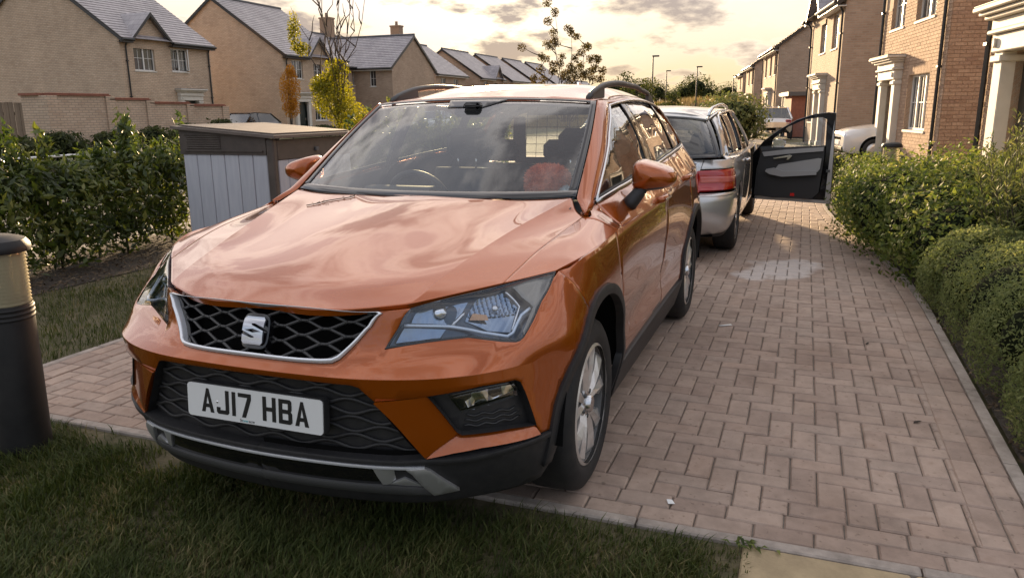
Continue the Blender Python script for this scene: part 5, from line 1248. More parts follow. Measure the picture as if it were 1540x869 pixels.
def build_house(fr, label, W, D, eave, ridge, wmat='buff_brick', wins=(), door=None, dormer=None, chimney=None, group=None, bricks=None, pipes=(), name='brick_house', gable_windows=(), roof=True, gutter=True, far_only=False):
    """facade at local y=0 from x=0..W, body behind (y<0); gables at both ends"""
    h = empty(name, fr.o.tolist(), 0, label, 'house', group); inv = Matrix.Translation(-Vector(fr.o.tolist()))
    h.location = (0, 0, 0)
    holes = [(x0, x1, z0, z1) for x0, x1, z0, z1, *_ in wins]
    if door is not None: holes.append((door-.5, door+.5, 0, 2.1))
    cells = wall_cells(W, eave, holes)
    plane_uv(fr, 'front_wall', h, wmat, [[(a, 0, c), (b, 0, c), (b, 0, d), (a, 0, d)] for a, b, c, d in cells], lambda q: (q[0], q[2]))
    for x0, x1, z0, z1 in holes:
        V = [(x0, 0, z0), (x1, 0, z0), (x1, 0, z1), (x0, 0, z1), (x0, -.15, z0), (x1, -.15, z0), (x1, -.15, z1), (x0, -.15, z1)]
        o = mk('window_reveal', fr(V), [(0, 4, 5, 1), (1, 5, 6, 2), (2, 6, 7, 3), (3, 7, 4, 0)], wmat, h); uv_set(o, [(q[0]+q[1], q[2]+q[1]) for q in V])
    bk = MB(); bk.quad((.05, -.16, .02), (W-.05, -.16, .02), (W-.05, -.16, eave-.05), (.05, -.16, eave-.05)); fmesh(fr, 'inner_wall', bk, 'liner', h)
    m = D/2
    for x, nm in ((0, 'gable_wall'), (W, 'gable_wall')):
        plane_uv(fr, nm, h, wmat, [[(x, 0, 0), (x, -D, 0), (x, -D, eave), (x, -m, ridge), (x, 0, eave)]], lambda q: (q[1]+.11, q[2]))
    plane_uv(fr, 'rear_wall', h, wmat, [[(0, -D, 0), (W, -D, 0), (W, -D, eave), (0, -D, eave)]], lambda q: (q[0], q[2]))
    s = (ridge-eave)/m; ov = .30
    ro = roof_slope(fr, 'roof', h, -.12, W+.12, ov, eave-s*ov+.10, -m, ridge+.10); roof_slope(fr, 'roof_slope', ro, -.12, W+.12, -D-ov, eave-s*ov+.10, -m, ridge+.10)
    b = MB(); b.tube([(-.13, -m, ridge+.13), (W+.13, -m, ridge+.13)], .09, 8); fmesh(fr, 'ridge_tile', b, 'lead_grey', ro)
    for x in (-.13, W+.10):
        b = MB(); 
        for ya, yb in ((ov, -m), (-D-ov, -m)):
            za = eave-s*ov
            v = np.array([(x, ya, za-.10), (x+.03, ya, za-.10), (x+.03, yb, ridge-.10), (x, yb, ridge-.10), (x, ya, za+.09), (x+.03, ya, za+.09), (x+.03, yb, ridge+.09), (x, yb, ridge+.09)]); b.add(v, [(0, 3, 2, 1), (4, 5, 6, 7), (0, 1, 5, 4), (1, 2, 6, 5), (2, 3, 7, 6), (3, 0, 4, 7)])
        fmesh(fr, 'bargeboard', b, 'black_upvc', ro)
    spans = [(-.12, W+.12)] if not dormer else [(-.12, dormer[0]-dormer[1]/2-.1), (dormer[0]+dormer[1]/2+.1, W+.12)]
    for xa, xb in spans:
        if xb-xa < .1: continue
        b = MB(); b.box((xa, ov-.02, eave-s*ov-.09), (xb, ov+.0, eave-s*ov+.07)); fmesh(fr, 'fascia', b, 'white_upvc' if wmat == 'red_buff_brick' else 'black_upvc', h)
        b = MB(); b.box((xa, .0, eave-s*ov-.10), (xb, ov-.021, eave-s*ov-.08)); fmesh(fr, 'soffit', b, 'white_upvc' if wmat == 'red_buff_brick' else 'black_upvc', h)
        b = MB(); v, f = tube_geo([(xa, ov+.06, eave-s*ov+.03), (xb, ov+.06, eave-s*ov+.03)], .06, 8); b.add(v, f); fmesh(fr, 'gutter', b, 'black_upvc', h)
    for x in pipes: downpipe(fr, h, x, .05, .05, eave-s*ov+.0)
    for w_ in wins: make_window(fr, h, *w_[:4], **(w_[4] if len(w_) > 4 else {}))
    if door is not None: make_door(fr, h, door)
    if dormer:
        xc, dw, dz = dormer   # centred gable on the facade, width, apex height
        plane_uv(fr, 'dormer_wall', h, wmat, [[(xc-dw/2-.1, .004, eave-.5), (xc+dw/2+.1, .004, eave-.5), (xc+dw/2+.1, .004, eave-.1), (xc, .004, dz), (xc-dw/2-.1, .004, eave-.1)]], lambda q: (q[0], q[2]))
        yb = -(dz-eave)/s
        for sx in (-1, 1):
            xe = xc+sx*(dw/2+.15); ze = eave-.15*(dz-eave)/(dw/2)+.06
            V = [(xc, .28, dz+.08), (xe, .28, ze), (xe, -.05+.0, ze), (xc, yb-.1, dz+.08)]; Fq = [(0, 1, 2, 3)] if sx > 0 else [(3, 2, 1, 0)]
            o = mk('dormer_roof', fr(V), Fq, 'roof_slate', ro); uv_set(o, [(q[1], q[2]) for q in V])
            b = MB(); v = np.array([(xc, .25, dz-.10), (xc, .29, dz-.10), (xe, .29, ze-.16), (xe, .25, ze-.16), (xc, .25, dz+.075), (xc, .29, dz+.075), (xe, .29, ze-.005), (xe, .25, ze-.005)]); b.add(v, [(0, 3, 2, 1), (4, 5, 6, 7), (0, 1, 5, 4), (1, 2, 6, 5), (2, 3, 7, 6), (3, 0, 4, 7)]); fmesh(fr, 'bargeboard', b, 'black_upvc', ro)
    if chimney is not None:
        x, y, zt = chimney; b = MB(); b.box((x-.32, y-.45, ridge-.6), (x+.32, y+.45, zt-.12)); b.box((x-.37, y-.50, zt-.12), (x+.37, y+.50, zt)); ch = fmesh(fr, 'chimney', b, 'mortar', h); b = MB(); b.lathe([(.13, 0), (.11, .30), (.13, .34), (.0, .34)], 12, (x, y, zt)); fmesh(fr, 'chimney_pot', b, 'mortar', ch)
    return h
# ---- left hand street, facades face +y
def LF(x): return Frame((x, -28., 0.), (-1, 0), (0, 1))
build_house(LF(-25.1), 'pale brick house behind the stepped garden wall, leftmost', 5.75, 9.8, 4.95, 8.25, 'buff_brick', [(.75, 2.0, 3.45, 4.60, dict(bars=(2, 2))), (3.05, 4.15, 3.50, 4.60, dict(bars=(2, 2), openleaf=True)), (.8, 2.0, .95, 2.05)], 4.0, (1.75, 2.2, 6.05), pipes=(.3, 5.6))
build_house(LF(-37.0), 'pale brick house behind the small orange tree, wide gable facing the drive', 6.6, 9.8, 4.95, 8.3, 'buff_brick', [(.85, 1.95, 3.5, 4.6, dict(bars=(2, 2))), (3.1, 4.1, 3.5, 4.6, dict(bars=(2, 2))), (3.0, 4.35, .95, 2.15, dict(bars=(2, 2)))], 1.6, (3.6, 2.2, 6.05), pipes=(.3, 6.3))
build_house(Frame((-44.6, -28.6, 0.), (-1, 0), (0, 1)), 'pale brick house with a chimney behind the leafy young tree', 8.2, 9.4, 4.6, 7.1, 'buff_brick', [(1.0, 2.1, 3.3, 4.4, dict(bars=(2, 2))), (1.0, 2.2, .9, 2.0, dict(bars=(2, 2)))], None, None, (5.3, -4.7, 8.5), pipes=(.3,))
# cross wing with its own gable towards the street
wing = Frame((-45.9, -25.6, 0.), (0, -1), (1, 0))
build_house(wing, 'cross wing with a gable end and slit window right of the leafy young tree', 8.5, 6.6, 4.55, 6.75, 'red_buff_brick', [(1.3, 1.8, 3.2, 4.3, dict(bars=(1, 2)))], None, None, None, pipes=())
for k, x in enumerate((-58.5, -68.2, -76.5, -84.6, -92.6)):
    build_house(Frame((x, -28.4, 0.), (-1, 0), (0, 1)), ['nearest of the sunlit roofed houses receding over the car roof, with a chimney', 'second house in the receding row, dark gable beside the chimney house', 'third house in the receding row over the car roof', 'fourth house in the receding row over the car roof', 'last and smallest house of the receding row'][k], 6.2, 8.0, 4.7, 7.35, 'red_buff_brick', [(1.0, 2.0, 3.3, 4.3), (3.6, 4.6, 3.3, 4.3)], None, (4.6, 2.0, 5.9) if k == 1 else None, (.7, -4.0, 8.75) if k == 0 else None, 'houses in the receding row')
# ---- garden wall stepping down, piers between
def garden_wall():
    w = empty('garden_wall', (-14, -19, 0), 0, 'stepped buff brick garden wall with red coping left of the grey shed', 'wall'); w.location = (0, 0, 0)
    fr = Frame((-13.95, -19.0, 0), (-1, 0), (0, 1)); xs = [0, 2.05, 3.65, 5.45, 7.25]; zs = [2.0, 1.89, 1.78, 1.71]
    for a, b_, z in zip(xs[:-1], xs[1:], zs):
        plane_uv(fr, 'wall_panel', w, 'buff_brick', [[(a, 0, 0), (b_, 0, 0), (b_, 0, z), (a, 0, z)], [(a, -.22, 0), (b_, -.22, 0), (b_, -.22, z), (a, -.22, z)]], lambda q: (q[0], q[2]))
        b = MB(); b.box((a-.03, -.27, z), (b_+.02, .05, z+.035)); b.box((a, -.24, z+.035), (b_, .02, z+.075), 0, .01); fmesh(fr, 'coping', b, 'coping_red', w)
    for a, z in zip(xs, [2.0, 2.0, 1.89, 1.78, 1.71]):
        pl = [[(a-.17, .05, 0), (a+.17, .05, 0), (a+.17, .05, z-.003), (a-.17, .05, z-.003)], [(a-.17, .05, 0), (a-.17, -.23, 0), (a-.17, -.23, z-.003), (a-.17, .05, z-.003)], [(a+.17, .05, 0), (a+.17, -.23, 0), (a+.17, -.23, z-.003), (a+.17, .05, z-.003)]]
        plane_uv(fr, 'pier', w, 'buff_brick', pl, lambda q: (q[0]+q[1], q[2]))
    plane_uv(fr, 'wall_return', w, 'buff_brick', [[(-.16, -.2, 0), (-.16, -1.0, 0), (-.16, -1.0, 2.0), (-.16, -.2, 2.0)]], lambda q: (q[1], q[2])); b = MB(); b.box((-.22, -1.02, 2.0), (.1, -.27, 2.07)); fmesh(fr, 'coping', b, 'coping_red', w)
pbsdf('coping_red', (.26, .10, .065), .85); add_noise(MATS['coping_red'], [(.3, (.21, .085, .055)), (.7, (.31, .125, .08))], 9)
garden_wall()
pbsdf('fence_wood', (.20, .145, .10), .9); add_noise(MATS['fence_wood'], [(.3, (.15, .105, .07)), (.7, (.25, .185, .13))], 6, mapping=(8, 8, 1), per_object=.2)
fence = empty('wooden_fence', (0, 0, 0), 0, 'weathered upright board fence at the left edge beside the garden wall', 'fence')
fence_v = box_geo((-.010, -.055, .04), (.010, .055, 1.82), .004)
fb0 = None
for k in range(22):
    y = -20.05-.118*k; loc = (-13.80+.012*(k % 2), y, float(rng.normal(0, .012)))
    if fb0 is None: fb0 = mk('fence_board', fence_v[0], fence_v[1], 'fence_wood', fence, False, loc)
    else: o = copy_obj(fb0, fence, loc); o.rotation_euler = (float(rng.normal(0, .008)), 0, 0)
for z in (.4, 1.45): b = MB(); b.box((-13.84, -22.7, z), (-13.815, -20.0, z+.09)); b.build('fence_rail', 'fence_wood', fence)
# ---------------------------------------------------------------- plants
leaf_mat('laurel_leaf', [(.12, (.026, .040, .010)), (.40, (.055, .080, .018)), (.62, (.105, .135, .028)), (.86, (.22, .22, .05))], .38, .38, .5, 2.2)
leaf_mat('viburnum_leaf', [(.12, (.042, .062, .018)), (.40, (.095, .130, .034)), (.63, (.165, .195, .050)), (.88, (.28, .27, .10))], .62, .40, .25, 2.6)
leaf_mat('hebe_leaf', [(.12, (.10, .125, .05)), (.45, (.165, .195, .076)), (.7, (.23, .255, .10)), (.92, (.32, .32, .14))], .7, .42, .15, 5.)
leaf_mat('rosemary_leaf', [(.15, (.07, .088, .03)), (.45, (.125, .145, .048)), (.7, (.19, .20, .07)), (.92, (.28, .26, .12))], .6, .3, .3, 3.)
leaf_mat('autumn_leaf', [(.15, (.30, .13, .02)), (.45, (.42, .20, .03)), (.75, (.50, .28, .05)), (.95, (.42, .13, .03))], .55, .5, .3, 1.2)
leaf_mat('yellow_leaf', [(.15, (.10, .10, .015)), (.45, (.20, .19, .025)), (.75, (.30, .27, .04)), (.95, (.22, .22, .05))], .5, .5, .35, 1.5)
leaf_mat('dark_leaf', [(.15, (.05, .035, .015)), (.5, (.09, .065, .02)), (.8, (.14, .11, .03))], .5, .4, .35, 2.)
leaf_mat('tree_leaf', [(.15, (.022, .032, .010)), (.5, (.045, .058, .016)), (.8, (.085, .09, .025))], .6, .3, .25, .6)
leaf_mat('dry_grass', [(.2, (.16, .12, .055)), (.6, (.26, .20, .10)), (.9, (.32, .26, .14))], .8, .3, .2, .5)
pbsdf('bark', (.085, .062, .045), .9); add_noise(MATS['bark'], [(.3, (.055, .04, .03)), (.7, (.12, .09, .07))], 30, mapping=(1, 1, .25), bump=.5, bscale=60)
pbsdf('flower_pale', (.66, .58, .46), .7)
def leaves(P, Nn, size, var=.35, asp=.5, fold=.18, up=.0):
    """leaf shaped quads at P, roughly facing Nn"""
    n = len(P); t = rng.normal(size=(n, 3)); t[:, 2] += up; t -= Nn*(t*Nn).sum(1)[:, None]; t /= np.linalg.norm(t, axis=1)[:, None]+1e-9; s = np.cross(Nn, t); L_ = (size*(1+rng.normal(0, var, n)).clip(.4, 1.8))[:, None]; w = L_*asp
    V = np.stack([P-t*L_*.5, P+s*w*.5-Nn*fold*L_*.3, P+t*L_*.5+Nn*fold*L_*rng.normal(0, .8, (n, 1)), P-s*w*.5-Nn*fold*L_*.3], 1).reshape(-1, 3)
    i = np.arange(n)*4; F = np.c_[i, i+1, i+2, i+3].tolist(); return V, F
def blob_points(blobs, n, shell=.28, lump=.16, freq=7., seed=0):
    """points in the outer layer of a union of ellipsoids with lumpy surface; bottom part thinned"""
    bl = np.array(blobs, float); vol = (bl[:, 3]*bl[:, 4]+bl[:, 4]*bl[:, 5]+bl[:, 3]*bl[:, 5]); k = rng.choice(len(bl), n, p=vol/vol.sum())
    d = rng.normal(size=(n, 3)); d /= np.linalg.norm(d, axis=1)[:, None]; ph = seed*1.7
    f = 1+lump*(np.sin(d[:, 0]*freq+ph+k)*np.sin(d[:, 1]*freq*1.1+ph*2+k*2)*np.sin(d[:, 2]*freq*.9+k+1)+.5*np.sin(d[:, 0]*freq*2.3+k*3)*np.sin(d[:, 2]*freq*2.1+ph))
    r = f*(1-shell*rng.random(n)**1.7); P = bl[k, :3]+d*r[:, None]*bl[k, 3:6]
    Nn = d/bl[k, 3:6]; Nn /= np.linalg.norm(Nn, axis=1)[:, None]
    ok = np.ones(n, bool)
    for i in range(len(bl)):
        q = (P-bl[i, :3])/bl[i, 3:6]; ok &= ~(((q**2).sum(1) < (1-shell)**2*.8) & (k != i))
    ok &= P[:, 2] > .03
    Nn = Nn+rng.normal(0, .55, Nn.shape); Nn /= np.linalg.norm(Nn, axis=1)[:, None]; return P[ok], Nn[ok]
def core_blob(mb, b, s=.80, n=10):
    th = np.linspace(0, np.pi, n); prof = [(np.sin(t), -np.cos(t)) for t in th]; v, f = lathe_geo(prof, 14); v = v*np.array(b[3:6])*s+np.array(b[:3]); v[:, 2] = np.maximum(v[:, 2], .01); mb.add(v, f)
pbsdf('shrub_core', (.010, .014, .006), .95, 0, .1)  # near-black solid core: painted shade inside shrubs and tree crowns
def shrub(name, label, blobs, n, size, mat, group=None, asp=.5, shell=.28, lump=.16, freq=7., cat='shrub', stems=3, core=True, up=0., seed=0):
    b = np.array(blobs); c0 = (float(b[:, 0].mean()), float(b[:, 1].mean()), 0.)
    s = empty(name, (0, 0, 0), 0, label, cat, group)
    P, Nn = blob_points(blobs, n, shell, lump, freq, seed); V, F = leaves(P, Nn, size, asp=asp, up=up); mk('foliage', V, F, mat, s)
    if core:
        m = MB(); [core_blob(m, q, .66) for q in blobs]; m.build('shade_core', 'shrub_core', s, True)
    for k in range(stems):
        q = blobs[k % len(blobs)]; m = MB(); a = rng.uniform(0, 6.28); x, y = q[0]+.06*math.cos(a), q[1]+.06*math.sin(a); m.tube([(x, y, -.02), (x+.02, y+.02, q[2]*.5), (q[0]+rng.normal(0, .08), q[1]+rng.normal(0, .08), q[2])], [.014, .011, .006], 6); m.build('stem', 'bark', s, True)
    return s
# left hedge: separate laurel bushes on thin stems between the lawn and the path
LH = [(-.1, -4.75, .95, .92), (-.95, -4.85, .98, .98), (-1.75, -4.95, 1.0, 1.0), (-2.55, -5.0, 1.0, 1.03), (-3.35, -5.15, 1.02, 1.14), (-4.15, -5.3, .98, 1.12), (.75, -4.7, .95, .9), (-6.1, -3.7, 1.0, 1.22), (-7.0, -3.6, 1.05, 1.34), (-7.9, -3.4, 1.05, 1.40), (-8.8, -3.2, 1.05, 1.42)]
LHL = ['glossy dark hedge bush behind the light bollard', 'glossy dark hedge bush right of the light bollard', 'third hedge bush from the left, over a bare stem', 'fourth hedge bush from the left, tall and dark', 'tall hedge bush touching the left side of the grey shed', 'hedge bush partly hidden behind the grey shed', 'glossy dark hedge bush at the left edge of the picture', 'hedge bush behind the shed, first seen through the windscreen', 'hedge bush behind the shed, second seen through the windscreen', 'hedge bush behind the shed, third seen through the windscreen', 'hedge bush farthest back along the left of the drive']
for k, (x, y, w, h) in enumerate(LH):
    bl = [(x, y, .26+h*.36, w*.44, .46, h*.40), (x-.18*w, y+.05, h*.80, w*.24, .28, .26), (x+.22*w, y-.05, h*.74, w*.25, .28, .24), (x+.04, y, .30, w*.42, .44, .30)]
    for j in range(7): bl.append((x+rng.uniform(-.45, .45)*w, y+rng.uniform(-.25, .3), h*rng.uniform(.72, 1.12), rng.uniform(.06, .12), rng.uniform(.06, .12), rng.uniform(.14, .26)))
    shrub('hedge_bush', LHL[k], bl, 4700, .074, 'laurel_leaf', 'laurel bushes of the left hedge', .40, .75, .30, 5., 'hedge bush', 1, False, .6, k)
# mulch chips under the hedge
def litter(name, label, n, region, size, mat, flat=.25):
    P = np.c_[rng.uniform(region[0], region[1], n), rng.uniform(region[2], region[3], n), rng.uniform(.0, .018, n)]; Nn = rng.normal(0, flat, (n, 3)); Nn[:, 2] = 1; Nn /= np.linalg.norm(Nn, axis=1)[:, None]; V, F = leaves(P, Nn, size, .5, .45); o = mk(name, V, F, mat); tag(o, label, 'litter', kind='stuff')
leaf_mat('bark_chip', [(.2, (.06, .04, .024)), (.5, (.115, .08, .05)), (.9, (.22, .165, .11))], .85, .0, .2, 8.)
litter('bark_mulch', 'bark chips and dry leaves under the left hedge', 7000, (-6, 2.0, -5.7, -4.22), .034, 'bark_chip'); litter('bark_mulch', 'bark chips on the bed under the round shrubs', 5000, (-8.5, 1.0, 2.50, 3.3), .026, 'bark_chip')
# right bed: round hebe cushions, viburnum mass, rosemary
RS = [
 ('cushion_shrub', 'round grey-green cushion shrub at the right edge, nearest the camera', [(-.88, 2.88, .25, .40, .44, .37)], 18000, .019, 'hebe_leaf'),
 ('cushion_shrub', 'round cushion shrub, second from the front beside the kerb', [(-1.66, 2.88, .27, .42, .46, .40), (-1.30, 3.40, .32, .38, .40, .44)], 26000, .019, 'hebe_leaf'),
 ('cushion_shrub', 'broad low cushion shrub, third from the front with pale tips', [(-2.50, 2.90, .27, .46, .48, .40), (-2.15, 3.50, .36, .50, .50, .48)], 28000, .019, 'hebe_leaf'),
 ('cushion_shrub', 'low cushion shrub where the kerb starts to bend', [(-3.36, 2.86, .25, .44, .46, .38)], 18000, .021, 'hebe_leaf'),
 ('leafy_shrub', 'loose leafy shrub bulging over the bend of the kerb', [(-4.15, 2.82, .36, .58, .56, .50), (-4.0, 3.3, .48, .60, .5, .50), (-4.85, 2.72, .42, .55, .58, .52)], 17000, .042, 'viburnum_leaf'),
 ('leafy_shrub', 'tall leafy shrub leaning over the drive beside the open car door', [(-5.7, 2.52, .44, .60, .60, .56), (-5.5, 3.05, .52, .65, .6, .56), (-6.4, 2.42, .40, .50, .52, .50)], 17000, .042, 'viburnum_leaf'),
 ('leafy_shrub', 'yellow-green leafy shrub behind the round cushion shrubs', [(-3.3, 3.95, .52, .70, .5, .56), (-2.6, 4.0, .52, .65, .55, .56), (-1.9, 3.9, .48, .6, .55, .52)], 16000, .042, 'viburnum_leaf'),
 ('leafy_shrub', 'leafy shrub in front of the black capped light on the right', [(-7.2, 2.45, .40, .52, .52, .46), (-6.9, 3.05, .50, .6, .55, .50), (-7.8, 2.42, .34, .42, .46, .38)], 12000, .042, 'viburnum_leaf'),
 ('low_hedge', 'clipped low hedge at the foot of the white door columns', [(-11.0, 2.65, .30, .9, .55, .40), (-12.2, 2.60, .30, .9, .55, .40), (-9.9, 2.7, .30, .8, .5, .40)], 8000, .045, 'viburnum_leaf'),
 ('box_ball', 'clipped round box ball right behind the open car door', [(-9.35, 2.30, .28, .34, .34, .32)], 5000, .022, 'tree_leaf'),
 ('box_ball', 'left of the box balls seen through the open door window', [(-14.2, 1.62, .36, .42, .42, .40)], 3500, .028, 'tree_leaf'),
 ('box_ball', 'middle box ball seen through the open door window', [(-13.5, 2.0, .34, .40, .40, .38)], 3500, .028, 'tree_leaf'),
 ('box_ball', 'right box ball seen through the open door window', [(-12.9, 2.25, .30, .40, .40, .34)], 3500, .028, 'tree_leaf'),
 ('flowering_shrub', 'pale flecked round bush beyond the open car door', [(-30.5, -1.3, 1.05, 1.8, 1.5, 1.05), (-32.5, -1.9, .8, 1.6, 1.4, .85)], 9000, .13, 'rosemary_leaf')]
for k, (nm, lb, bl, n, sz, mt) in enumerate(RS):
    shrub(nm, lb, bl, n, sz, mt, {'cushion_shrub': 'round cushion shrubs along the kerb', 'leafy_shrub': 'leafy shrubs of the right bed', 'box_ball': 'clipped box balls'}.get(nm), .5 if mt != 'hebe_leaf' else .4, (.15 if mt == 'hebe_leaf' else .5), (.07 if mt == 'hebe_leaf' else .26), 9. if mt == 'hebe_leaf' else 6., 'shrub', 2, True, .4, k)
def spiky(name, label, c, r, h, n, group):
    """upright wispy stems with narrow leaves"""
    s = empty(name, (0, 0, 0), 0, label, 'shrub', group); SV = MB(); P = []; Nn = []; T = []
    for k in range(n):
        a = rng.uniform(0, 6.28); q = r*math.sqrt(rng.random()); x, y = c[0]+q*math.cos(a), c[1]+q*math.sin(a)*.8; hh = h*rng.uniform(.6, 1.08)*(1-.35*(q/r)**2); lx, ly = .18*hh*math.cos(a)*q/r+rng.normal(0, .05), .18*hh*math.sin(a)*q/r+rng.normal(0, .05)
        pts = np.array([(x, y, 0), (x+lx*.3, y+ly*.3, hh*.5), (x+lx, y+ly, hh)]); SV.tube(pts, [.006, .004, .0015], 4, caps=False)
        m = 62; t = rng.uniform(.12, 1.0, m)[:, None]; p = (1-t)**2*pts[0]+2*t*(1-t)*pts[1]+t**2*pts[2]; d = rng.normal(size=(m, 3)); d[:, 2] = rng.uniform(.4, 1.6, m); d /= np.linalg.norm(d, axis=1)[:, None]; P.append(p); T.append(d)
    P = np.concatenate(P); T = np.concatenate(T); n_ = len(P); sd = np.cross(T, rng.normal(size=(n_, 3))); sd /= np.linalg.norm(sd, axis=1)[:, None]; L_ = rng.uniform(.035, .085, n_)[:, None]; w = .0055
    V = np.stack([P, P+T*L_*.5+sd*w, P+T*L_, P+T*L_*.5-sd*w], 1).reshape(-1, 3); i = np.arange(n_)*4; mk('foliage', V, np.c_[i, i+1, i+2, i+3].tolist(), 'rosemary_leaf', s); SV.build('stem', 'bark', s)
    return s
for k, (c, r, h, lb) in enumerate((((-4.75, 3.55), .55, 1.42, 'tall wispy upright shrub in front of the brick corner'), ((-4.1, 3.9), .62, 1.62, 'tallest wispy upright shrub in front of the white door frame'), ((-3.3, 4.35), .68, 1.50, 'wispy upright shrub at the right edge of the picture'), ((-5.5, 3.55), .5, 1.22, 'shorter wispy shrub left of the tall ones'), ((-3.9, 3.3), .48, 1.25, 'wispy upright shrub right behind the leafy yellow-green one'))): spiky('upright_shrub', lb, c, r, h, 330, 'wispy upright shrubs by the houses')
# shrubs across the street in front of the wall
for k, (x, y, r, h, lb) in enumerate(((-13.0, -17.6, .8, 1.0, 'leafy bush at the fence end of the garden wall'), (-14.9, -17.8, .9, .95, 'bush in front of the tallest wall panel'), (-16.4, -17.7, .95, 1.05, 'bush in front of the second wall panel'), (-18.0, -17.8, .9, 1.1, 'bush in front of the third wall panel'), (-19.8, -18.0, .9, 1.25, 'bush in front of the last wall panel'), (-21.6, -18.2, .7, 1.0, 'pale bush just past the end of the garden wall'), (-11.6, -17.3, .9, .9, 'bush at the far left below the fence'))):
    shrub('street_bush', lb, [(x, y, h*.5, r, .6, h*.5), (x+.3, y+.2, h*.72, r*.5, .4, h*.28)], 3200, .10, 'tree_leaf', 'bushes along the garden wall', .5, .5, .25, 6., 'bush', 1, True, .2, k)
for k, (x, y, r, h, lb) in enumerate(((-41.5, -25.5, 1.3, 1.2, 'flowering bush beside the dark front door'), (-43.5, -25.3, 1.4, 1.4, 'white flecked bush below the ground floor window'), (-38.2, -26.2, .7, .7, 'small bush left of the dark front door'))):
    shrub('front_bush', lb, [(x, y, h*.5, r, .8, h*.5)], 2200, .14, 'tree_leaf', 'bushes by the far front door', .5, .5, .25, 6., 'bush', 1, True, .2, k)
def tree(name, label, base, trunk, limbs, mat, nleaf, lsize, sprays, group=None, cat='tree', tr=.035):
    """limbs: list of polylines; sprays: (centre, radius, count share)"""
    t = empty(name, (0, 0, 0), 0, label, cat, group); b = MB(); b.tube(trunk, np.linspace(tr, tr*.55, len(trunk)), 8); b.build('trunk', 'bark', t, True)
    tot = sum(s[2] for s in sprays); PP = []; NN = []
    for li in limbs:
        m = MB(); m.tube(li, np.linspace(tr*.45, tr*.10, len(li)), 5); m.build('branch', 'bark', t, True)
    for c_, r, sh in sprays:
        n = int(nleaf*sh/tot); d = rng.normal(size=(n, 3)); d /= np.linalg.norm(d, axis=1)[:, None]; P = np.array(c_)+d*(rng.random(n)**.45)[:, None]*np.array(r); PP.append(P); Nn = rng.normal(size=(n, 3)); Nn /= np.linalg.norm(Nn, axis=1)[:, None]; NN.append(Nn)
    V, F = leaves(np.concatenate(PP), np.concatenate(NN), lsize, asp=.5); mk('crown', V, F, mat, t); return t
def wander(a, b, n=6, amp=.08):
    a, b = np.array(a, float), np.array(b, float); t = np.linspace(0, 1, n)[:, None]; p = a+(b-a)*t; p += rng.normal(0, amp, p.shape)*np.sin(np.pi*t); return p
# young tree behind the shed: leafy below, bare whips above
tb = np.array((-11.6, -7.75, 0.)); limbs = []; sp = []
for k, (dx, dy, z0, z1) in enumerate(((.10, -.95, 1.4, 3.6), (.0, -.45, 1.5, 4.6), (.1, -.15, 1.6, 4.8), (-.1, .12, 1.5, 4.7), (.1, .35, 1.7, 4.5), (0, .70, 1.5, 4.3), (.1, .95, 1.3, 4.0), (-.5, .2, 1.6, 4.4), (.5, 0, 1.5, 4.2))):
    p = wander(tb+[0, 0, z0-.2], tb+[dx, dy, z1], 8, .07); limbs.append(p)
    for j in range(4): q = p[2+j]; limbs.append(wander(q, q+[rng.normal(0, .15), rng.normal(0, .25), rng.uniform(.3, .7)], 4, .03))
for c_, r, s in (((0, -.10, 1.75), (.40, .50, .50), 5), ((0, .25, 1.35), (.35, .45, .35), 3), ((0, -.35, 2.0), (.3, .28, .25), 2), ((0, .0, 2.30), (.25, .32, .25), 1.4), ((.05, -.95, 3.1), (.12, .16, .45), 1.0), ((.0, -.80, 2.75), (.1, .22, .15), .6), ((0, .5, 1.0), (.3, .35, .25), 1.2)): sp.append((tb+c_, r, s))
tree('young_tree', 'young tree with yellow-green leaves low down and bare twigs above', tb, wander(tb, tb+[0, 0, 1.5], 5, .02), limbs, 'yellow_leaf', 11000, .046, sp)
ob = np.array((-32.6, -24.4, 0.)); tree('orange_tree', 'small slender tree with orange leaves in front of the pale house', ob, wander(ob, ob+[0, 0, 2.2], 5, .02), [wander(ob+[0, 0, 1.0], ob+[.1*k, .15*(k-1), 3.9], 5, .04) for k in range(3)], 'autumn_leaf', 4200, .085, [(ob+[0, 0, 2.7], (.55, .62, 1.05), 3), (ob+[0, 0, 1.7], (.45, .5, .55), 1.5), (ob+[0, .1, 3.6], (.25, .28, .4), .6)], tr=.04)
# dark sapling behind the car roof
db = np.array((-13.3, -3.15, 0.)); limbs = []; sp = []
tips = [(-.62, 2.55), (-.42, 2.9), (-.16, 3.35), (.05, 3.0), (.30, 2.75), (.62, 2.45), (.80, 2.2), (-.30, 2.4), (.42, 2.15), (.10, 2.5), (-.75, 2.1)]
for y, z in tips:
    p = wander(db+[0, -.05+y*.15, 1.2], db+[rng.normal(0, .3), y, z], 7, .05); limbs.append(p)
    for j in (3, 4, 5, 6): 
        q = p[j]; e = q+[rng.normal(0, .12), rng.normal(0, .16), rng.uniform(-.02, .22)]; limbs.append(wander(q, e, 3, .02)); sp.append((e, (.10, .11, .09), 1)); 
    sp.append((p[-1], (.08, .09, .10), 1.2))
tree('dark_sapling', 'thin sapling with sparse dark leaves against the sky behind the car roof', db, wander(db, db+[0, 0, 1.4], 4, .02), limbs, 'dark_leaf', 9500, .036, sp, tr=.03)

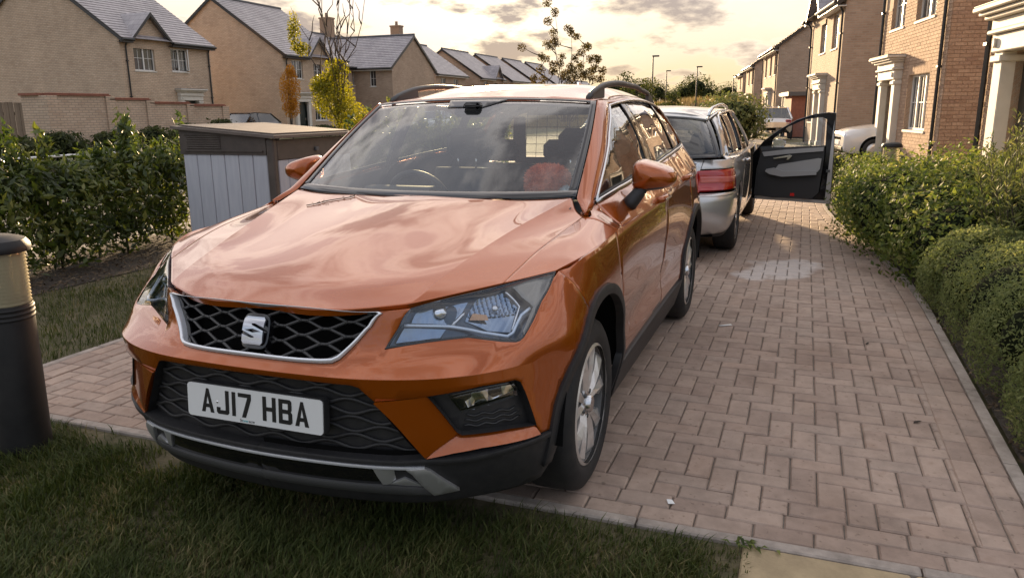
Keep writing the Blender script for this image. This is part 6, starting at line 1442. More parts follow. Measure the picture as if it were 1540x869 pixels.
wd = empty('weed', (0, 0, 0), 0, 'small leafy weed at the kerb beside the sandstone slab', 'weed'); n_ = 18; a_ = rng.uniform(0, 6.28, n_); WV = []; WF = []
for k in range(n_):
    L_ = rng.uniform(.025, .055); d_ = np.array((math.cos(a_[k]), math.sin(a_[k]), rng.uniform(.25, .9))); d_ /= np.linalg.norm(d_); s_ = np.array((-math.sin(a_[k]), math.cos(a_[k]), 0))*.007; o_ = np.array((.262+rng.normal(0, .012), 1.50+rng.normal(0, .03), .0)); m_ = o_+d_*L_*.55+[0, 0, .008]; e_ = o_+d_*L_*np.array((1.15, 1.15, .75)); i_ = len(WV); WV += [o_, m_+s_, e_, m_-s_]; WF.append((i_, i_+1, i_+2, i_+3))
mk('leaf', np.array(WV), WF, 'viburnum_leaf', wd)['kind'] = 'stuff'
# ---------------------------------------------------------------- right hand houses (street bends, facades look left)
DR = np.array((-.988, -.153)); NR = np.array((.153, -.988))
def RFm(s, inw=0.): o = np.array((-15.51, 4.16))+DR*s-NR*inw; return Frame((o[0], o[1], 0.), DR, NR)
def lay_bricks(fr, parent, plane, u0, u1, z0, z1, holes=(), soldiers=(), keep=300, cap=None):
    """bricks 8 mm proud of a mortar bed; plane 'f' = facade (local y=0), 'g' = gable at local x=0"""
    def P(u, d, z): return (u, d, z) if plane == 'f' else (-d, -u, z)
    bed = MB()
    for a, b_, c_, d_ in wall_cells(u1-u0, z1-z0, [(h[0]-u0, h[1]-u0, max(0., h[2]-z0), min(z1, h[3])-z0) for h in holes]):
        q = [P(u0+a, .003, z0+c_), P(u0+b_, .003, z0+c_), P(u0+b_, .003, z0+d_), P(u0+a, .003, z0+d_)]; bed.quad(*(q if plane == 'f' else q[::-1]))
    fmesh(fr, 'mortar_bed', bed, 'mortar', parent)
    lst = []
    rows = int((z1-z0)/.075)
    for r in range(rows):
        z = z0+r*.075+.005; u = u0+(.0 if r % 2 == 0 else -.1125)
        while u < u1:
            a, b_ = max(u, u0)+.005, min(u+.225, u1)-.005; u += .225
            if b_-a < .03: continue
            segs = [(a, b_)]
            for h in list(holes)+list(soldiers):
                if h[2] < z+.0325 < h[3]:
                    ns = []
                    for p, q in segs:
                        if q <= h[0] or p >= h[1]: ns.append((p, q)); continue
                        if p < h[0]-.03: ns.append((p, h[0]-.003))
                        if q > h[1]+.03: ns.append((h[1]+.003, q))
                    segs = ns
            lst += [(p, q, z, z+.065) for p, q in segs]
    for h in soldiers:
        u = h[0]
        while u < h[1]-.03: lst.append((u+.005, min(u+.075, h[1])-.005, h[2]+.005, h[3]-.005)); u += .075
    cp = np.array(CAM['pos']); cand = []
    for i, (a, b_, c_, d_) in enumerate(lst):
        w = fr([P((a+b_)/2, .01, (c_+d_)/2)])[0]
        if in_view(w, .99): cand.append((np.linalg.norm(w-cp), i))
    near = set(i for _, i in sorted(cand)[:keep]); rest = MB(); cache = {}
    for i, (a, b_, c_, d_) in enumerate(lst):
        t = .010+float(rng.normal(0, .0012)); m = MB() if i in near else rest
        q = [P(a, .0, c_), P(b_, .0, c_), P(b_, .0, d_), P(a, .0, d_), P(a+.002, t, c_+.002), P(b_-.002, t, c_+.002), P(b_-.002, t, d_-.002), P(a+.002, t, d_-.002)]
        F = [(4, 5, 6, 7), (0, 1, 5, 4), (1, 2, 6, 5), (2, 3, 7, 6), (3, 0, 4, 7)]
        m.add(q, F if plane == 'f' else [f[::-1] for f in F])
        if i in near: fmesh(fr, 'brick', m, 'brick_piece', parent)
    if rest.v: o = fmesh(fr, 'brick_courses', rest, 'brick_piece', parent); o['kind'] = 'stuff'
# house A
fA = RFm(0.)
winA = [(.98, 2.55, .92, 2.16, dict(bars=(3, 2))), (1.05, 2.45, 3.35, 4.5, dict(bars=(2, 2))), (3.4, 4.6, 3.35, 4.5, dict(bars=(2, 2)))]
hA = build_house(fA, 'warm brick house behind the right bed, white door columns and a casement window', 5.5, 9.0, 5.0, 8.2, 'red_buff_brick', winA, 3.9, pipes=(.28, 5.3))
lay_bricks(fA, hA, 'f', 0, 5.5, 0, 3.9, [w[:4] for w in winA]+[(3.40, 4.40, 0, 2.1)], [(.90, 2.63, 2.165, 2.40)], 190)
lay_bricks(fA, hA, 'g', .0, 3.2, 0, 3.9, keep=110)
# house 0, close at the right edge
f0 = Frame((-9.72, 3.82, 0.), DR*-1, NR)      # runs towards the camera
h0 = build_house(f0, 'nearest brick house at the right edge with a white door frame', 5.2, 7.5, 5.0, 8.0, 'red_buff_brick', [(2.6, 4.0, .92, 2.16, dict(bars=(2, 2)))], 1.45, pipes=(.12,))
lay_bricks(f0, h0, 'f', 0, 2.4, 0, 3.0, [(.95, 1.95, 0, 2.1)], (), 160)
# houses B to E further along
hB = build_house(RFm(10.6), 'brick house with a wide gable behind the white parked car', 6.5, 9.2, 5.0, 8.3, 'red_buff_brick', [(1.0, 2.0, 3.45, 4.65, dict(bars=(2, 2))), (3.2, 4.3, 3.45, 4.65, dict(bars=(2, 2))), (4.9, 5.9, .9, 2.2, dict(bars=(2, 2)))], 3.3, (4.9, 2.6, 6.5), pipes=(.2, 6.3))
build_house(RFm(30.6, .35), 'third brick house along the right, dark sloping roof edge', 8.0, 9.5, 5.0, 8.4, 'red_buff_brick', [(.8, 1.8, 3.4, 4.6), (3.0, 4.0, 3.4, 4.6), (5.6, 6.6, 3.4, 4.6), (5.6, 6.8, .9, 2.1)], 3.4, pipes=(.2, 7.8))
build_house(RFm(49.5, .8), 'fourth brick house along the right', 8.0, 9.5, 5.0, 8.4, 'red_buff_brick', [(1.0, 2.2, 3.4, 4.6), (4.0, 5.2, 3.4, 4.6)], 3.0, pipes=(.2, 7.8))
build_house(RFm(66, 1.2), 'last visible brick house at the end of the right row', 7.0, 9.5, 5.0, 8.4, 'red_buff_brick', [(2.0, 3.2, 3.4, 4.6)], None)
# brick carport store between the second and third house
fs = RFm(24.5, .2); cs = empty('brick_store', (0, 0, 0), 0, 'low red brick carport with posts between the houses', 'carport')
b = MB(); b.box((0, -3.2, 0), (2.6, -.2, 2.05)); fmesh(fs, 'wall', b, 'coping_red', cs); b = MB(); b.box((-.2, -3.4, 2.05), (2.8, 0, 2.25)); fmesh(fs, 'flat_roof', b, 'lead_grey', cs)
for k in range(3): b = MB(); b.box((3.0+k*.9, -.5, 0), (3.15+k*.9, -.35, 2.1)); fmesh(fs, 'post', b, 'stone_white', cs)
b = MB(); b.box((2.8, -3.4, 2.1), (5.2, -.2, 2.25)); fmesh(fs, 'canopy', b, 'lead_grey', cs)
# ---- bollard lights
pbsdf('bollard_metal', (.030, .030, .032), .55, .3); add_noise(MATS['bollard_metal'], [(.3, (.012, .012, .013)), (.7, (.026, .025, .024))], 9, bump=.1, bscale=300, rough_var=(.45, .7))
def lens_mat():
    m = pbsdf('bollard_lens', (.80, .70, .45), .22, 0, .5); b = m.node_tree.nodes['Principled BSDF']; b.inputs['Transmission Weight'].default_value = .55; b.inputs['IOR'].default_value = 1.3; return m
lens_mat()
def bollard(loc, label, tilt=(0, 0), h=.96, r=.105):
    e = empty('bollard_light', loc, 0, label, 'bollard', 'bollard lights'); e.rotation_euler = (tilt[0], tilt[1], 0)
    b = MB(); b.lathe([(r*1.0, -.03), (r, .02), (r, .655), (r*.97, .665)], 40); b.build('post', 'bollard_metal', e, True)
    for k in range(3): b = MB(); b.lathe([(r*.99, .600+k*.020), (r*1.025, .603+k*.020), (r*1.025, .612+k*.020), (r*.99, .615+k*.020)], 40); b.build('collar_ring', 'bollard_metal', e, True)
    pr = [(r*.93, .665)]
    for k in range(14): z = .672+k*.0155; pr += [(r*.97, z), (r*.90, z+.0078)]
    pr += [(r*.93, .89)]; b = MB(); b.lathe(pr, 48); b.build('lens', 'bollard_lens', e, True)
    b = MB(); b.lathe([(.0, .67), (.035, .67), (.035, .88), (0, .88)], 16); b.build('lamp_core', 'stone_white', e, True)
    b = MB(); b.lathe([(r*.9, .888), (r*1.16, .890), (r*1.19, .902), (r*1.16, .918), (r*1.02, .938), (r*.6, .952), (.0, .956)], 40); b.build('cap', 'bollard_metal', e, auto=35)
    return e
bollard((.51, -1.57, 0), 'black bollard light with ribbed amber lens on the lawn at the left edge', (-.035, .01))
bollard((-8.25, 2.62, .05), 'black capped bollard light standing in the right bed', (0, 0))
bollard((-40.6, -1.9, .0), 'small distant bollard light beyond the silver car', (0, 0))
# ---- garden storage shed
pbsdf('shed_plank', (.40, .40, .42), .6); add_noise(MATS['shed_plank'], [(.3, (.44, .455, .50)), (.7, (.53, .54, .575))], 5, mapping=(6, 6, .6), bump=.25, bscale=90, bdist=.002, per_object=.05)
pbsdf('shed_brown', (.075, .058, .048), .6); add_noise(MATS['shed_brown'], [(.3, (.06, .047, .04)), (.7, (.10, .08, .066))], 8, bump=.15, bscale=120)
def shed():
    s = empty('storage_shed', (0, 0, 0), 0, 'grey plank garden storage box with brown lid left of the orange car', 'storage box')
    x0, x1, y0, y1 = -4.62, -3.30, -4.17, -3.07; zb = 1.05
    n = 6; w = (y1-y0-.10)/n
    for k in range(n): b = MB(); b.box((x1-.03, y0+.02+k*w+.003, .06), (x1-.004, y0+.02+(k+1)*w-.003, zb), 0, .006); b.build('plank', 'shed_plank', s)
    b = MB(); b.box((x0, y0+.01, .03), (x1-.02, y1-.03, zb)); b.build('body', 'shed_brown', s)
    b = MB(); b.box((x1-.05, y1-.075, .03), (x1+.012, y1+.012, 1.20), 0, .012); b.build('corner_post', 'shed_brown', s)
    n = 8; w = (x1-.07-x0)/n
    for k in range(n): b = MB(); b.box((x0+k*w+.003, y1-.03, .08), (x0+(k+1)*w-.003, y1-.004, 1.0), 0, .006); b.build('plank', 'shed_plank', s)
    b = MB(); b.box((x0, y1-.02, 1.0), (x1-.055, y1+.004, 1.19), 0, .006); b.build('door_header', 'shed_brown', s); b = MB(); b.box((-4.0, y1+.004, 1.06), (-3.94, y1+.03, 1.10), 0, .008); b.build('handle', 'lead_grey', s)
    # dark band with louvre on the side
    b = MB(); v, f = prism_geo([(y0, zb), (y1-.078, zb), (y1-.078, 1.222), (y0, 1.285)], 0, x1-.04, x1+.006); b.add(v, f); b.build('side_band', 'shed_brown', s)
    for a0, a1 in ((y0+.09, y0+.50), (y0+.56, y1-.14)):
        for k in range(6 if a0 < y0+.3 else 0): z = zb+.055+.021*k; b = MB(); b.box((x1+.006, a0, z), (x1+.016, a1, z+.011), 0, .003); b.build('louvre', 'shed_brown', s)
        for z0, z1 in ((zb+.030, zb+.042), (zb+.185, zb+.197)): b = MB(); b.box((x1+.006, a0-.03, z0), (x1+.02, a1+.03, z1)); b.build('louvre_frame', 'shed_brown', s)
    V = [(x0-.04, y0-.06, 1.295), (x1+.05, y0-.06, 1.295), (x1+.05, y1+.06, 1.205), (x0-.04, y1+.06, 1.205)]; b = MB(); v = np.array(V+[(x, y, z+.028) for x, y, z in V]); b.add(v, [(3, 2, 1, 0), (4, 5, 6, 7), (0, 1, 5, 4), (1, 2, 6, 5), (2, 3, 7, 6), (3, 0, 4, 7)]); b.build('lid', 'shed_lid', s)
    b = MB(); v = np.array([(x0+.02, y0, 1.322), (x1-.01, y0, 1.322), (x1-.01, y1, 1.24), (x0+.02, y1, 1.24)]); b.add(np.r_[v, v+[0, 0, .012]], [(4, 5, 6, 7), (0, 1, 5, 4), (1, 2, 6, 5), (2, 3, 7, 6), (3, 0, 4, 7)]); b.build('lid_panel', 'shed_lid', s)
pbsdf('shed_lid', (.13, .10, .085), .55); add_noise(MATS['shed_lid'], [(.3, (.10, .08, .066)), (.7, (.16, .125, .105))], 6, bump=.15, bscale=150)
shed()
# knee rail over the street
kr = empty('knee_rail', (0, 0, 0), 0, 'thin white rail behind the left hedge', 'rail'); b = MB(); b.tube([(-6.5, -14.6, .52), (-13.5, -14.3, .52)], .028, 6); b.build('rail', 'white_upvc', kr)
for x in (-6.6, -8.6, -10.6, -12.6): b = MB(); b.box((x-.04, -14.55, 0), (x+.04, -14.47, .55), 0, .008); b.build('post', 'white_upvc', kr)
# ---------------------------------------------------------------- silver estate car, tail towards the orange car
def build_silver():
    car = empty('parked_estate', (0, 0, 0), 0, 'silver estate car behind the orange one, driver door wide open', 'car'); Y0 = .06; J = 'silver_paint'
    sx = [-5.05, -5.55, -6.2, -7.0, -8.0, -8.8, -9.25]
    T = [(.22, (-4.66, -4.68, -4.76, -4.90), (0, .38, .66, .80), (.84, .86, .87, .87, .87, .86, .82)), (.36, (-4.50, -4.52, -4.60, -4.78), (0, .40, .70, .86), (.90, .905, .905, .905, .905, .89, .84)), (.50, (-4.45, -4.47, -4.55, -4.74), (0, .40, .71, .875), (.918, .925, .918, .915, .918, .905, .85)),
         (.645, (-4.455, -4.475, -4.56, -4.75), (0, .40, .71, .88), (.922, .93, .922, .92, .922, .91, .85)), (.70, (-4.56, -4.58, -4.655, -4.80), (0, .40, .71, .878), (.92, .928, .922, .92, .92, .905, .84)), (.85, (-4.60, -4.62, -4.69, -4.83), (0, .40, .70, .865), (.912, .922, .922, .92, .915, .895, .82)), (.97, (-4.655, -4.67, -4.74, -4.88), (0, .40, .68, .835), (.89, .90, .905, .905, .895, .87, .79))]
    rows = [[(x, y+0, z) for x, y in zip(fx, fy)]+[(x, y, z) for x, y in zip(sx, sy)] for z, fx, fy, sy in T]
    net = Net(rows, splits=(3,))
    class S_:
        def __init__(s, sg): s.sg = sg
        def __call__(s, u, v): p, n = net(u, v); n = -n if n[0][0] < 0 and False else n; return p*[1, s.sg, 1]+[0, Y0, 0], n*[1, s.sg, 1]
    # orientation test: outward normal at the tail points to +x
    p, n = net(np.array([.05]), np.array([net.v[2]])); flip = n[0][0] < 0
    class S2:
        def __init__(s, sg): s.sg = sg
        def __call__(s, u, v):
            p, n = net(u, v); n = -n if flip else n
            return p*[1, s.sg, 1]+[0, Y0, 0], n*[1, s.sg, 1]
    U, V = net.u, net.v; ux = lambda x: float(np.interp(-x, -np.array([T[2][1][-1]]+sx), U[3:])); vz_ = lambda z: float(np.interp(z, [t[0] for t in T], V))
    for sg in (1, -1):
        S = S2(sg)
        liner = np.linspace(0, U[-1], 60); lv = np.linspace(.02, V[-1]-.02, 14); uu, vv = np.meshgrid(liner, lv, indexing='ij'); p, n = S(uu.ravel(), vv.ravel()); F = []
        for f in grid_faces(60, 14, (sg < 0) ^ (not flip)):
            m_ = p[list(f)].mean(0)
            if min((m_[0]+5.55)**2+(m_[2]-.33)**2, (m_[0]+8.42)**2+(m_[2]-.33)**2) < .36**2: continue
            F.append(f)
        mk('inner_shell', p-n*.02, F, 'liner', car, True)
        arcR = [(ux(x), vz_(z)) for x, z in arc(-5.55, .33, .375, 28, 152, 18)]
        if sg > 0: pass
        # bumper wraps round to the rear arch
        bp = [(0, vz_(.27)), (U[2], vz_(.27)), (U[3], vz_(.28)), (ux(-5.12), vz_(.30))]+[(ux(x), vz_(z)) for x, z in arc(-5.55, .33, .375, 2, 30, 8)][1:]+[(ux(-5.16), V[3]-.003), (U[3], V[3]-.003), (U[2], V[3]-.003), (0, V[3]-.003)]
        panel('rear_bumper', S, bp, J, car, 0, .02, .04, .001)
        panel('bumper_lower', S, [(0, vz_(.20)), (U[3], vz_(.22)), (ux(-5.12), vz_(.24)), (ux(-5.12), vz_(.30)), (U[3], vz_(.28)), (0, vz_(.27))], 'plastic', car, -.012, .02, .05, 0)
        panel('bumper_top', S, [(0, V[3]+.002), (U[3], V[3]+.002), (ux(-5.14), V[3]+.002), (ux(-5.14), vz_(.672)), (U[3], vz_(.672)), (.50, vz_(.672)), (0, vz_(.672))], J, car, 0, .01, .03, .001)
        lampu = (.30, ux(-5.02)); 
        panel('tailgate_skin', S, [(0, vz_(.675)), (.50, vz_(.675)), (.53, vz_(.675)), (.60, vz_(.84)), (.62, vz_(.87)), (.66, V[-1]), (0, V[-1])], J, car, 0, .02, .04, .002)
        panel('tail_light', S, [(.34, vz_(.690)), (.60, vz_(.690)), (.60, vz_(.868)), (.34, vz_(.835))], 'red_lens', car, .006, .02, .03, .003)
        panel('tail_light', S, [(.60, vz_(.688)), (ux(-4.98), vz_(.70)), (ux(-5.00), vz_(.83)), (ux(-4.90), vz_(.885)), (.60, vz_(.872))], 'red_lens', car, .006, .02, .03, .003)
        for q in ([(.40, vz_(.755)), (.58, vz_(.760)), (.58, vz_(.815)), (.40, vz_(.795))], [(.62, vz_(.762)), (ux(-4.93), vz_(.770)), (ux(-4.95), vz_(.815)), (.62, vz_(.820))]): panel('reversing_lens', S, q, 'red_lens_light', car, .009, .006, .03, 0)
        panel('rear_quarter', S, [(.665, V[-1]), (.63, vz_(.885)), (ux(-4.90), vz_(.89)), (ux(-5.02), vz_(.83)), (ux(-5.0), vz_(.70)), (ux(-5.16), V[3]+.0)]+[(ux(-5.17), vz_(.60))]+[(ux(x), vz_(z)) for x, z in arc(-5.55, .33, .375, 46, 150, 16)]+[(ux(-5.95), vz_(.62)), (ux(-6.05), vz_(.85)), (ux(-6.0), V[-1])], J, car, 0, .02, .04, .002)
        panel('rear_door_skin', S, [(ux(-6.0), V[-1]), (ux(-6.05), vz_(.85)), (ux(-5.95), vz_(.62)), (ux(-5.93), vz_(.45)), (ux(-5.98), vz_(.32)), (ux(-7.08), vz_(.32)), (ux(-7.10), vz_(.7)), (ux(-7.10), V[-1])], J, car, 0, .02, .05, .002)
        panel('sill', S, [(ux(-5.92), vz_(.23)), (ux(-8.05), vz_(.23)), (ux(-8.05), vz_(.32)), (ux(-5.92), vz_(.32))], J, car, .002, .02, .06, 0)
        panel('front_fender', S, [(ux(-8.18), V[-1]), (ux(-8.15), vz_(.5)), (ux(-8.10), vz_(.32))]+[(ux(x), vz_(z)) for x, z in arc(-8.42, .33, .375, 40, 150, 12)]+[(ux(-8.82), vz_(.32)), (ux(-9.2), vz_(.35)), (ux(-9.22), vz_(.8)), (ux(-9.0), V[-1])], J, car, 0, .02, .05, .002)
        if sg < 0: panel('front_door_skin', S, [(ux(-7.10), V[-1]), (ux(-7.10), vz_(.32)), (ux(-8.10), vz_(.32)), (ux(-8.18), V[-1])], J, car, 0, .02, .06, .002)
        b = MB(); b.tube([(-6.22, Y0+sg*.925, .885), (-6.25, Y0+sg*.955, .888), (-6.40, Y0+sg*.955, .89), (-6.43, Y0+sg*.925, .888)], .013, 8); b.build('door_handle', 'chrome', car, True)
        # glass band
        BE = np.array([(-4.93,.80,1.0),(-5.4,.838,.985),(-6.0,.85,.975),(-7.0,.85,.965),(-8.0,.835,.955)]); EA = np.array([(-5.30,.640,1.335),(-5.6,.655,1.385),(-6.2,.665,1.415),(-7.0,.66,1.42),(-7.75,.635,1.375)])
        rs = Ruled(BE, EA, .02); nn = rs(np.array([.5]), np.array([.5]))[1][0]; rs.fl = 1 if nn[1] > 0 else -1
        class G:
            def __call__(s, u, v): p, n = rs(u, v); return p*[1, sg, 1]+[0, Y0, 0], n*[1, sg, 1]
        panel('d_pillar', G(), [(-.02, -.02), (.10, 0), (.17, .97), (.10, 1.0), (0, 1.0)], J, car, .001, .02, .08, 0)
        panel('quarter_window', G(), [(.12, .04), (.31, .04), (.33, .93), (.22, .93), (.18, .85)], 'privacy_glass', car, -.002, .005, .1, 0)
        panel('rear_side_window', G(), [(.345, .04), (.62, .04), (.60, .93), (.36, .93)], 'privacy_glass', car, -.002, .005, .1, 0)
        panel('pillar', G(), [(.31, 0), (.345, 0), (.36, 1), (.33, 1)], 'gloss_black', car, .002, .01, .1, 0); panel('pillar', G(), [(.62, 0), (.68, 0), (.66, 1), (.60, 1)], 'gloss_black', car, .002, .02, .1, 0)
        panel('a_pillar', G(), [(.96, 0), (1.03, 0), (1.0, 1), (.95, 1)], J, car, .002, .03, .1, 0)
        def line(pts, r, mat, nm, off=.004): 
            q = np.array(pts); p, n = G()(q[:, 0], q[:, 1]); v, f = tube_geo(p+n*off, r, 6); mk(nm, v, f, mat, car, True)
        line([(t, .015) for t in np.linspace(.11, .66, 12)], .011, 'chrome', 'window_trim'); line([(.11, .02), (.17, .86), (.22, .96)]+[(t, .97) for t in np.linspace(.28, .97, 10)], .011, 'chrome', 'window_trim')
        strip = Ruled(np.array([(-4.88,.835,.97),(-5.4,.897,.97),(-6.0,.904,.97),(-7.0,.905,.97),(-8.0,.895,.97),(-9.0,.85,.97)]), np.array([(-4.93,.80,1.0),(-5.4,.838,.985),(-6.0,.85,.975),(-7.0,.85,.972),(-8.0,.835,.972),(-9.0,.78,.98)]), 0); ns = strip(np.array([.5]), np.array([.5]))[1][0]; strip.fl = 1 if ns[2] > 0 else -1
        class ST:
            def __call__(s, u, v): p, n = strip(u, v); return p*[1, sg, 1]+[0, Y0, 0], n*[1, sg, 1]
        panel('shoulder', ST(), [(0, 0), (1, 0), (1, 1), (0, 1)], J, car, 0, .01, .1, 0)
        rl = np.linspace(0, 1, 20); hh = .055*np.clip(np.sin(rl*np.pi)*3.2, 0, 1)**.6; b = MB(); b.tube(np.c_[-5.28-1.9*rl, Y0+sg*(.605+.015*np.sin(rl*3.1)), 1.372+.052*np.sin(rl*np.pi*.9)+hh], .017, 8); b.build('roof_rail', 'satin_chrome', car, True)
    RP = [(-5.18,0,1.405),(-5.2,.45,1.385),(-5.30,.62,1.345)]+[(x, y-.015, z+.006) for x, y, z in [(-5.6,.655,1.385),(-6.2,.665,1.415),(-7.0,.66,1.42),(-7.75,.635,1.375)]]+[(-5.6,0,1.45),(-6.2,0,1.475),(-7.0,0,1.47),(-7.7,0,1.425),(-5.6,.35,1.44),(-6.2,.35,1.462),(-7,.35,1.458),(-7.7,.35,1.415)]
    RP = np.array(RP); RP = np.r_[RP, RP[RP[:, 1] > 0]*[1, -1, 1]]; rt = TPS(RP[:, :2], RP[:, 2], 1e-4)
    class RT:
        def __call__(s, u, v): p, n = rt(u, v); return p+[0, Y0, 0], n
    po = [(-5.17,0),(-5.19,.45),(-5.29,.61),(-5.6,.645),(-6.2,.655),(-7.0,.65),(-7.72,.62),(-7.72,0)]; panel('roof', RT(), po+[(x, -y) for x, y in reversed(po[1:-1])], J, car, 0, .03, .08, 0); panel('headlining', RT(), po+[(x, -y) for x, y in reversed(po[1:-1])], 'headliner', car, -.05, .005, .2, .03, flip=True)
    rw = Ruled(np.array([(-4.70,-.80,1.0),(-4.665,-.4,.985),(-4.66,0,.985),(-4.665,.4,.985),(-4.70,.80,1.0)])+[0, Y0, 0], np.array([(-5.27,-.60,1.335),(-5.19,-.4,1.37),(-5.17,0,1.39),(-5.19,.4,1.37),(-5.27,.60,1.335)])+[0, Y0, 0], .03); nn = rw(np.array([.5]), np.array([.5]))[1][0]; rw.fl = 1 if nn[0] > 0 else -1
    panel('rear_window', rw, [(.03, .05), (.97, .05), (.95, .93), (.05, .93)], 'privacy_glass', car, -.002, .004, .08, 0)
    for q in ([(0, 0), (.03, .0), (.05, 1), (0, 1)], [(.97, 0), (1, 0), (1, 1), (.95, 1)], [(.03, .0), (.97, 0), (.97, .05), (.03, .05)]): panel('window_border', rw, q, 'gloss_black', car, .0, .01, .06, 0)
    panel('roof_spoiler', rw, [(.03, .93), (.97, .93), (1, 1.02), (0, 1.02)], J, car, .012, .03, .05, 0)
    b = MB(); b.box((-5.31, Y0-.13, 1.352), (-5.25, Y0+.13, 1.372)); b.build('brake_light', 'red_lens', car)
    # script badge on the tailgate, right of the centre
    M_ = Matrix(((0, -.25, .968, -4.672), (1, 0, 0, Y0+.56), (0, .968, .25, .925), (0, 0, 0, 1))); text_mesh('badge', 'CDI', .062, 'chrome', car, M_, .003)
    M_ = Matrix(((0, -.25, .968, -4.592), (1, 0, 0, Y0-.50), (0, .968, .25, .925), (0, 0, 0, 1))); text_mesh('badge', 'E220', .062, 'chrome', car, M_, .003) if False else None
    mk('windscreen', np.array([(-8.35,-.72,.99),(-8.35,.72,.99),(-7.72,.60,1.40),(-7.72,-.60,1.40)])+[0, Y0, 0], [(0, 1, 2, 3)], 'side_glass', car)
    b = MB(); b.add(np.array([(-8.3,-.80,.98),(-8.3,.80,.98),(-9.2,.72,.88),(-9.2,-.72,.88),(-9.35,.6,.6),(-9.35,-.6,.6)])+[0, Y0, 0], [(0, 1, 2, 3), (3, 2, 4, 5)]); b.build('bonnet', J, car)
    mk('floor_pan', np.array([(-4.7,-.75,.25),(-4.7,.75,.25),(-9.2,.7,.25),(-9.2,-.7,.25)])+[0, Y0, 0], [(0, 1, 2, 3)], 'liner', car)
    for x in (-5.55, -8.42):
        for sg in (1, -1): wheel(car, (x, Y0+sg*.80, .325), sg, .325, .215, .22)
    # seats seen through the rear window
    for y in (-.38, .38):
        v, f = box_geo((-7.55, Y0+y-.25, .5), (-7.40, Y0+y+.25, 1.10), .06); mk('front_seat', v, f, 'cloth_dark', car, True); v, f = box_geo((-7.60, Y0+y-.13, 1.12), (-7.50, Y0+y+.13, 1.30), .04); mk('headrest', v, f, 'cloth_dark', car, True)
    for y in (-.42, 0, .42): v, f = box_geo((-6.35, Y0+y-.21, .55), (-6.20, Y0+y+.21, 1.02), .05); mk('rear_seat', v, f, 'cloth_dark', car, True); v, f = box_geo((-6.38, Y0+y-.12, 1.03), (-6.29, Y0+y+.12, 1.17), .04); mk('headrest', v, f, 'cloth_dark', car, True)
    v, f = box_geo((-8.30, Y0-.72, .55), (-7.95, Y0+.72, .99), .06); mk('dashboard', v, f, 'dash_plastic', car, True)
    # open driver door: hinged at the front, inner face to the camera
    d = empty('open_door', (0, 0, 0)); d.parent = car; HX = -7.30
    def dp(y, z, off=0.): return (HX+.26*(y-.99)+off, y, z)
    OUT = [(1.0,.345),(1.30,.338),(1.914,.326),(1.908,.721),(1.893,1.379),(1.811,1.386),(1.659,1.367),(1.47,1.301),(1.281,1.189),(1.109,1.054),(.985,.896)]
    HOLE = [(1.205,.975),(1.213,1.069),(1.378,1.22),(1.567,1.307),(1.748,1.330),(1.800,1.306),(1.806,1.008),(1.375,.979)]
    def dpanel(name, outer, mat, o0, o1, holes=(), parent=d):
        pts = [Vector(p) for p in outer]; E = [(i, (i+1) % len(outer)) for i in range(len(outer))]; Fq = [list(range(len(outer)))]
        for h in holes: k0 = len(pts); pts += [Vector(p) for p in h]; E += [(k0+i, k0+(i+1) % len(h)) for i in range(len(h))]; Fq.append([k0+i for i in range(len(h))][::-1])
        r = delaunay_2d_cdt(pts, E, [], 1, 1e-6); uv = [tuple(v) for v in r[0]]; F = [tuple(f) for f in r[2]]; n = len(uv)
        for h in holes: F = [f for f in F if not in_poly(h, np.array([np.mean([uv[i] for i in f], 0)]))[0]]
        V = [dp(y, z, o1) for y, z in uv]+[dp(y, z, o0) for y, z in uv]; F2 = []
        for f in F:
            a, b_, c_ = (np.array(V[i]) for i in f[:3]); g = f if np.cross(b_-a, c_-a)[0] > 0 else f[::-1]; F2 += [g, tuple(i+n for i in g[::-1])]
        ec = {}
        for f in F2[::2]:
            for a, b_ in zip(f, f[1:]+f[:1]): ec[(a, b_)] = 1
        F2 += [(b_, a, a+n, b_+n) for a, b_ in ec if (b_, a) not in ec]
        return mk(name, np.array(V), F2, mat, parent)
    def shr(p, g): return [tuple(q) for q in shrink(np.array(p), g)]
    dpanel('door_skin', OUT, J, -.075, -.035, [HOLE])
    dpanel('window_frame', shr(OUT, .006), 'gloss_black', -.035, .010, [HOLE])
    dpanel('sill_plate', [(1.04,.342),(1.90,.334),(1.895,.37),(1.04,.385)], J, -.03, .014)
    dpanel('lock_edge', [(1.845,.36),(1.905,.345),(1.897,.95),(1.880,1.30),(1.865,1.0)], J, -.03, .014)
    dpanel('door_trim', [(1.03,.395),(1.25,.372),(1.70,.385),(1.77,.46),(1.80,.86),(1.80,1.0),(1.38,.965),(1.09,.93),(1.045,.72)], 'door_dark_trim', .010, .045)
    dpanel('trim_upper', [(1.10,.918),(1.38,.955),(1.79,.992),(1.786,.945),(1.40,.905),(1.125,.866)], 'door_grey', .045, .062)
    dpanel('trim_middle', [(1.30,.775),(1.74,.862),(1.775,.858),(1.765,.74),(1.74,.70),(1.36,.675),(1.25,.70)], 'door_grey', .045, .060)
    dpanel('armrest', [(1.16,.715),(1.25,.735),(1.36,.70),(1.73,.72),(1.73,.672),(1.345,.634),(1.20,.66),(1.15,.69)], 'door_grey', .045, .105)
    dpanel('door_pull', [(1.23,.852),(1.42,.895),(1.45,.887),(1.41,.838),(1.385,.836),(1.40,.868),(1.25,.842)], 'chrome', .062, .085)
    dpanel('warning_reflector', [(1.452,.405),(1.504,.405),(1.502,.442),(1.454,.440)], 'red_reflector', .045, .052)
    dpanel('door_glass', shr(HOLE, -.004), 'lens_clear', -.030, -.026)
    dpanel('lock_striker', [(1.835,.70),(1.875,.70),(1.875,.73),(1.835,.73)], 'trim_grey', .012, .035)
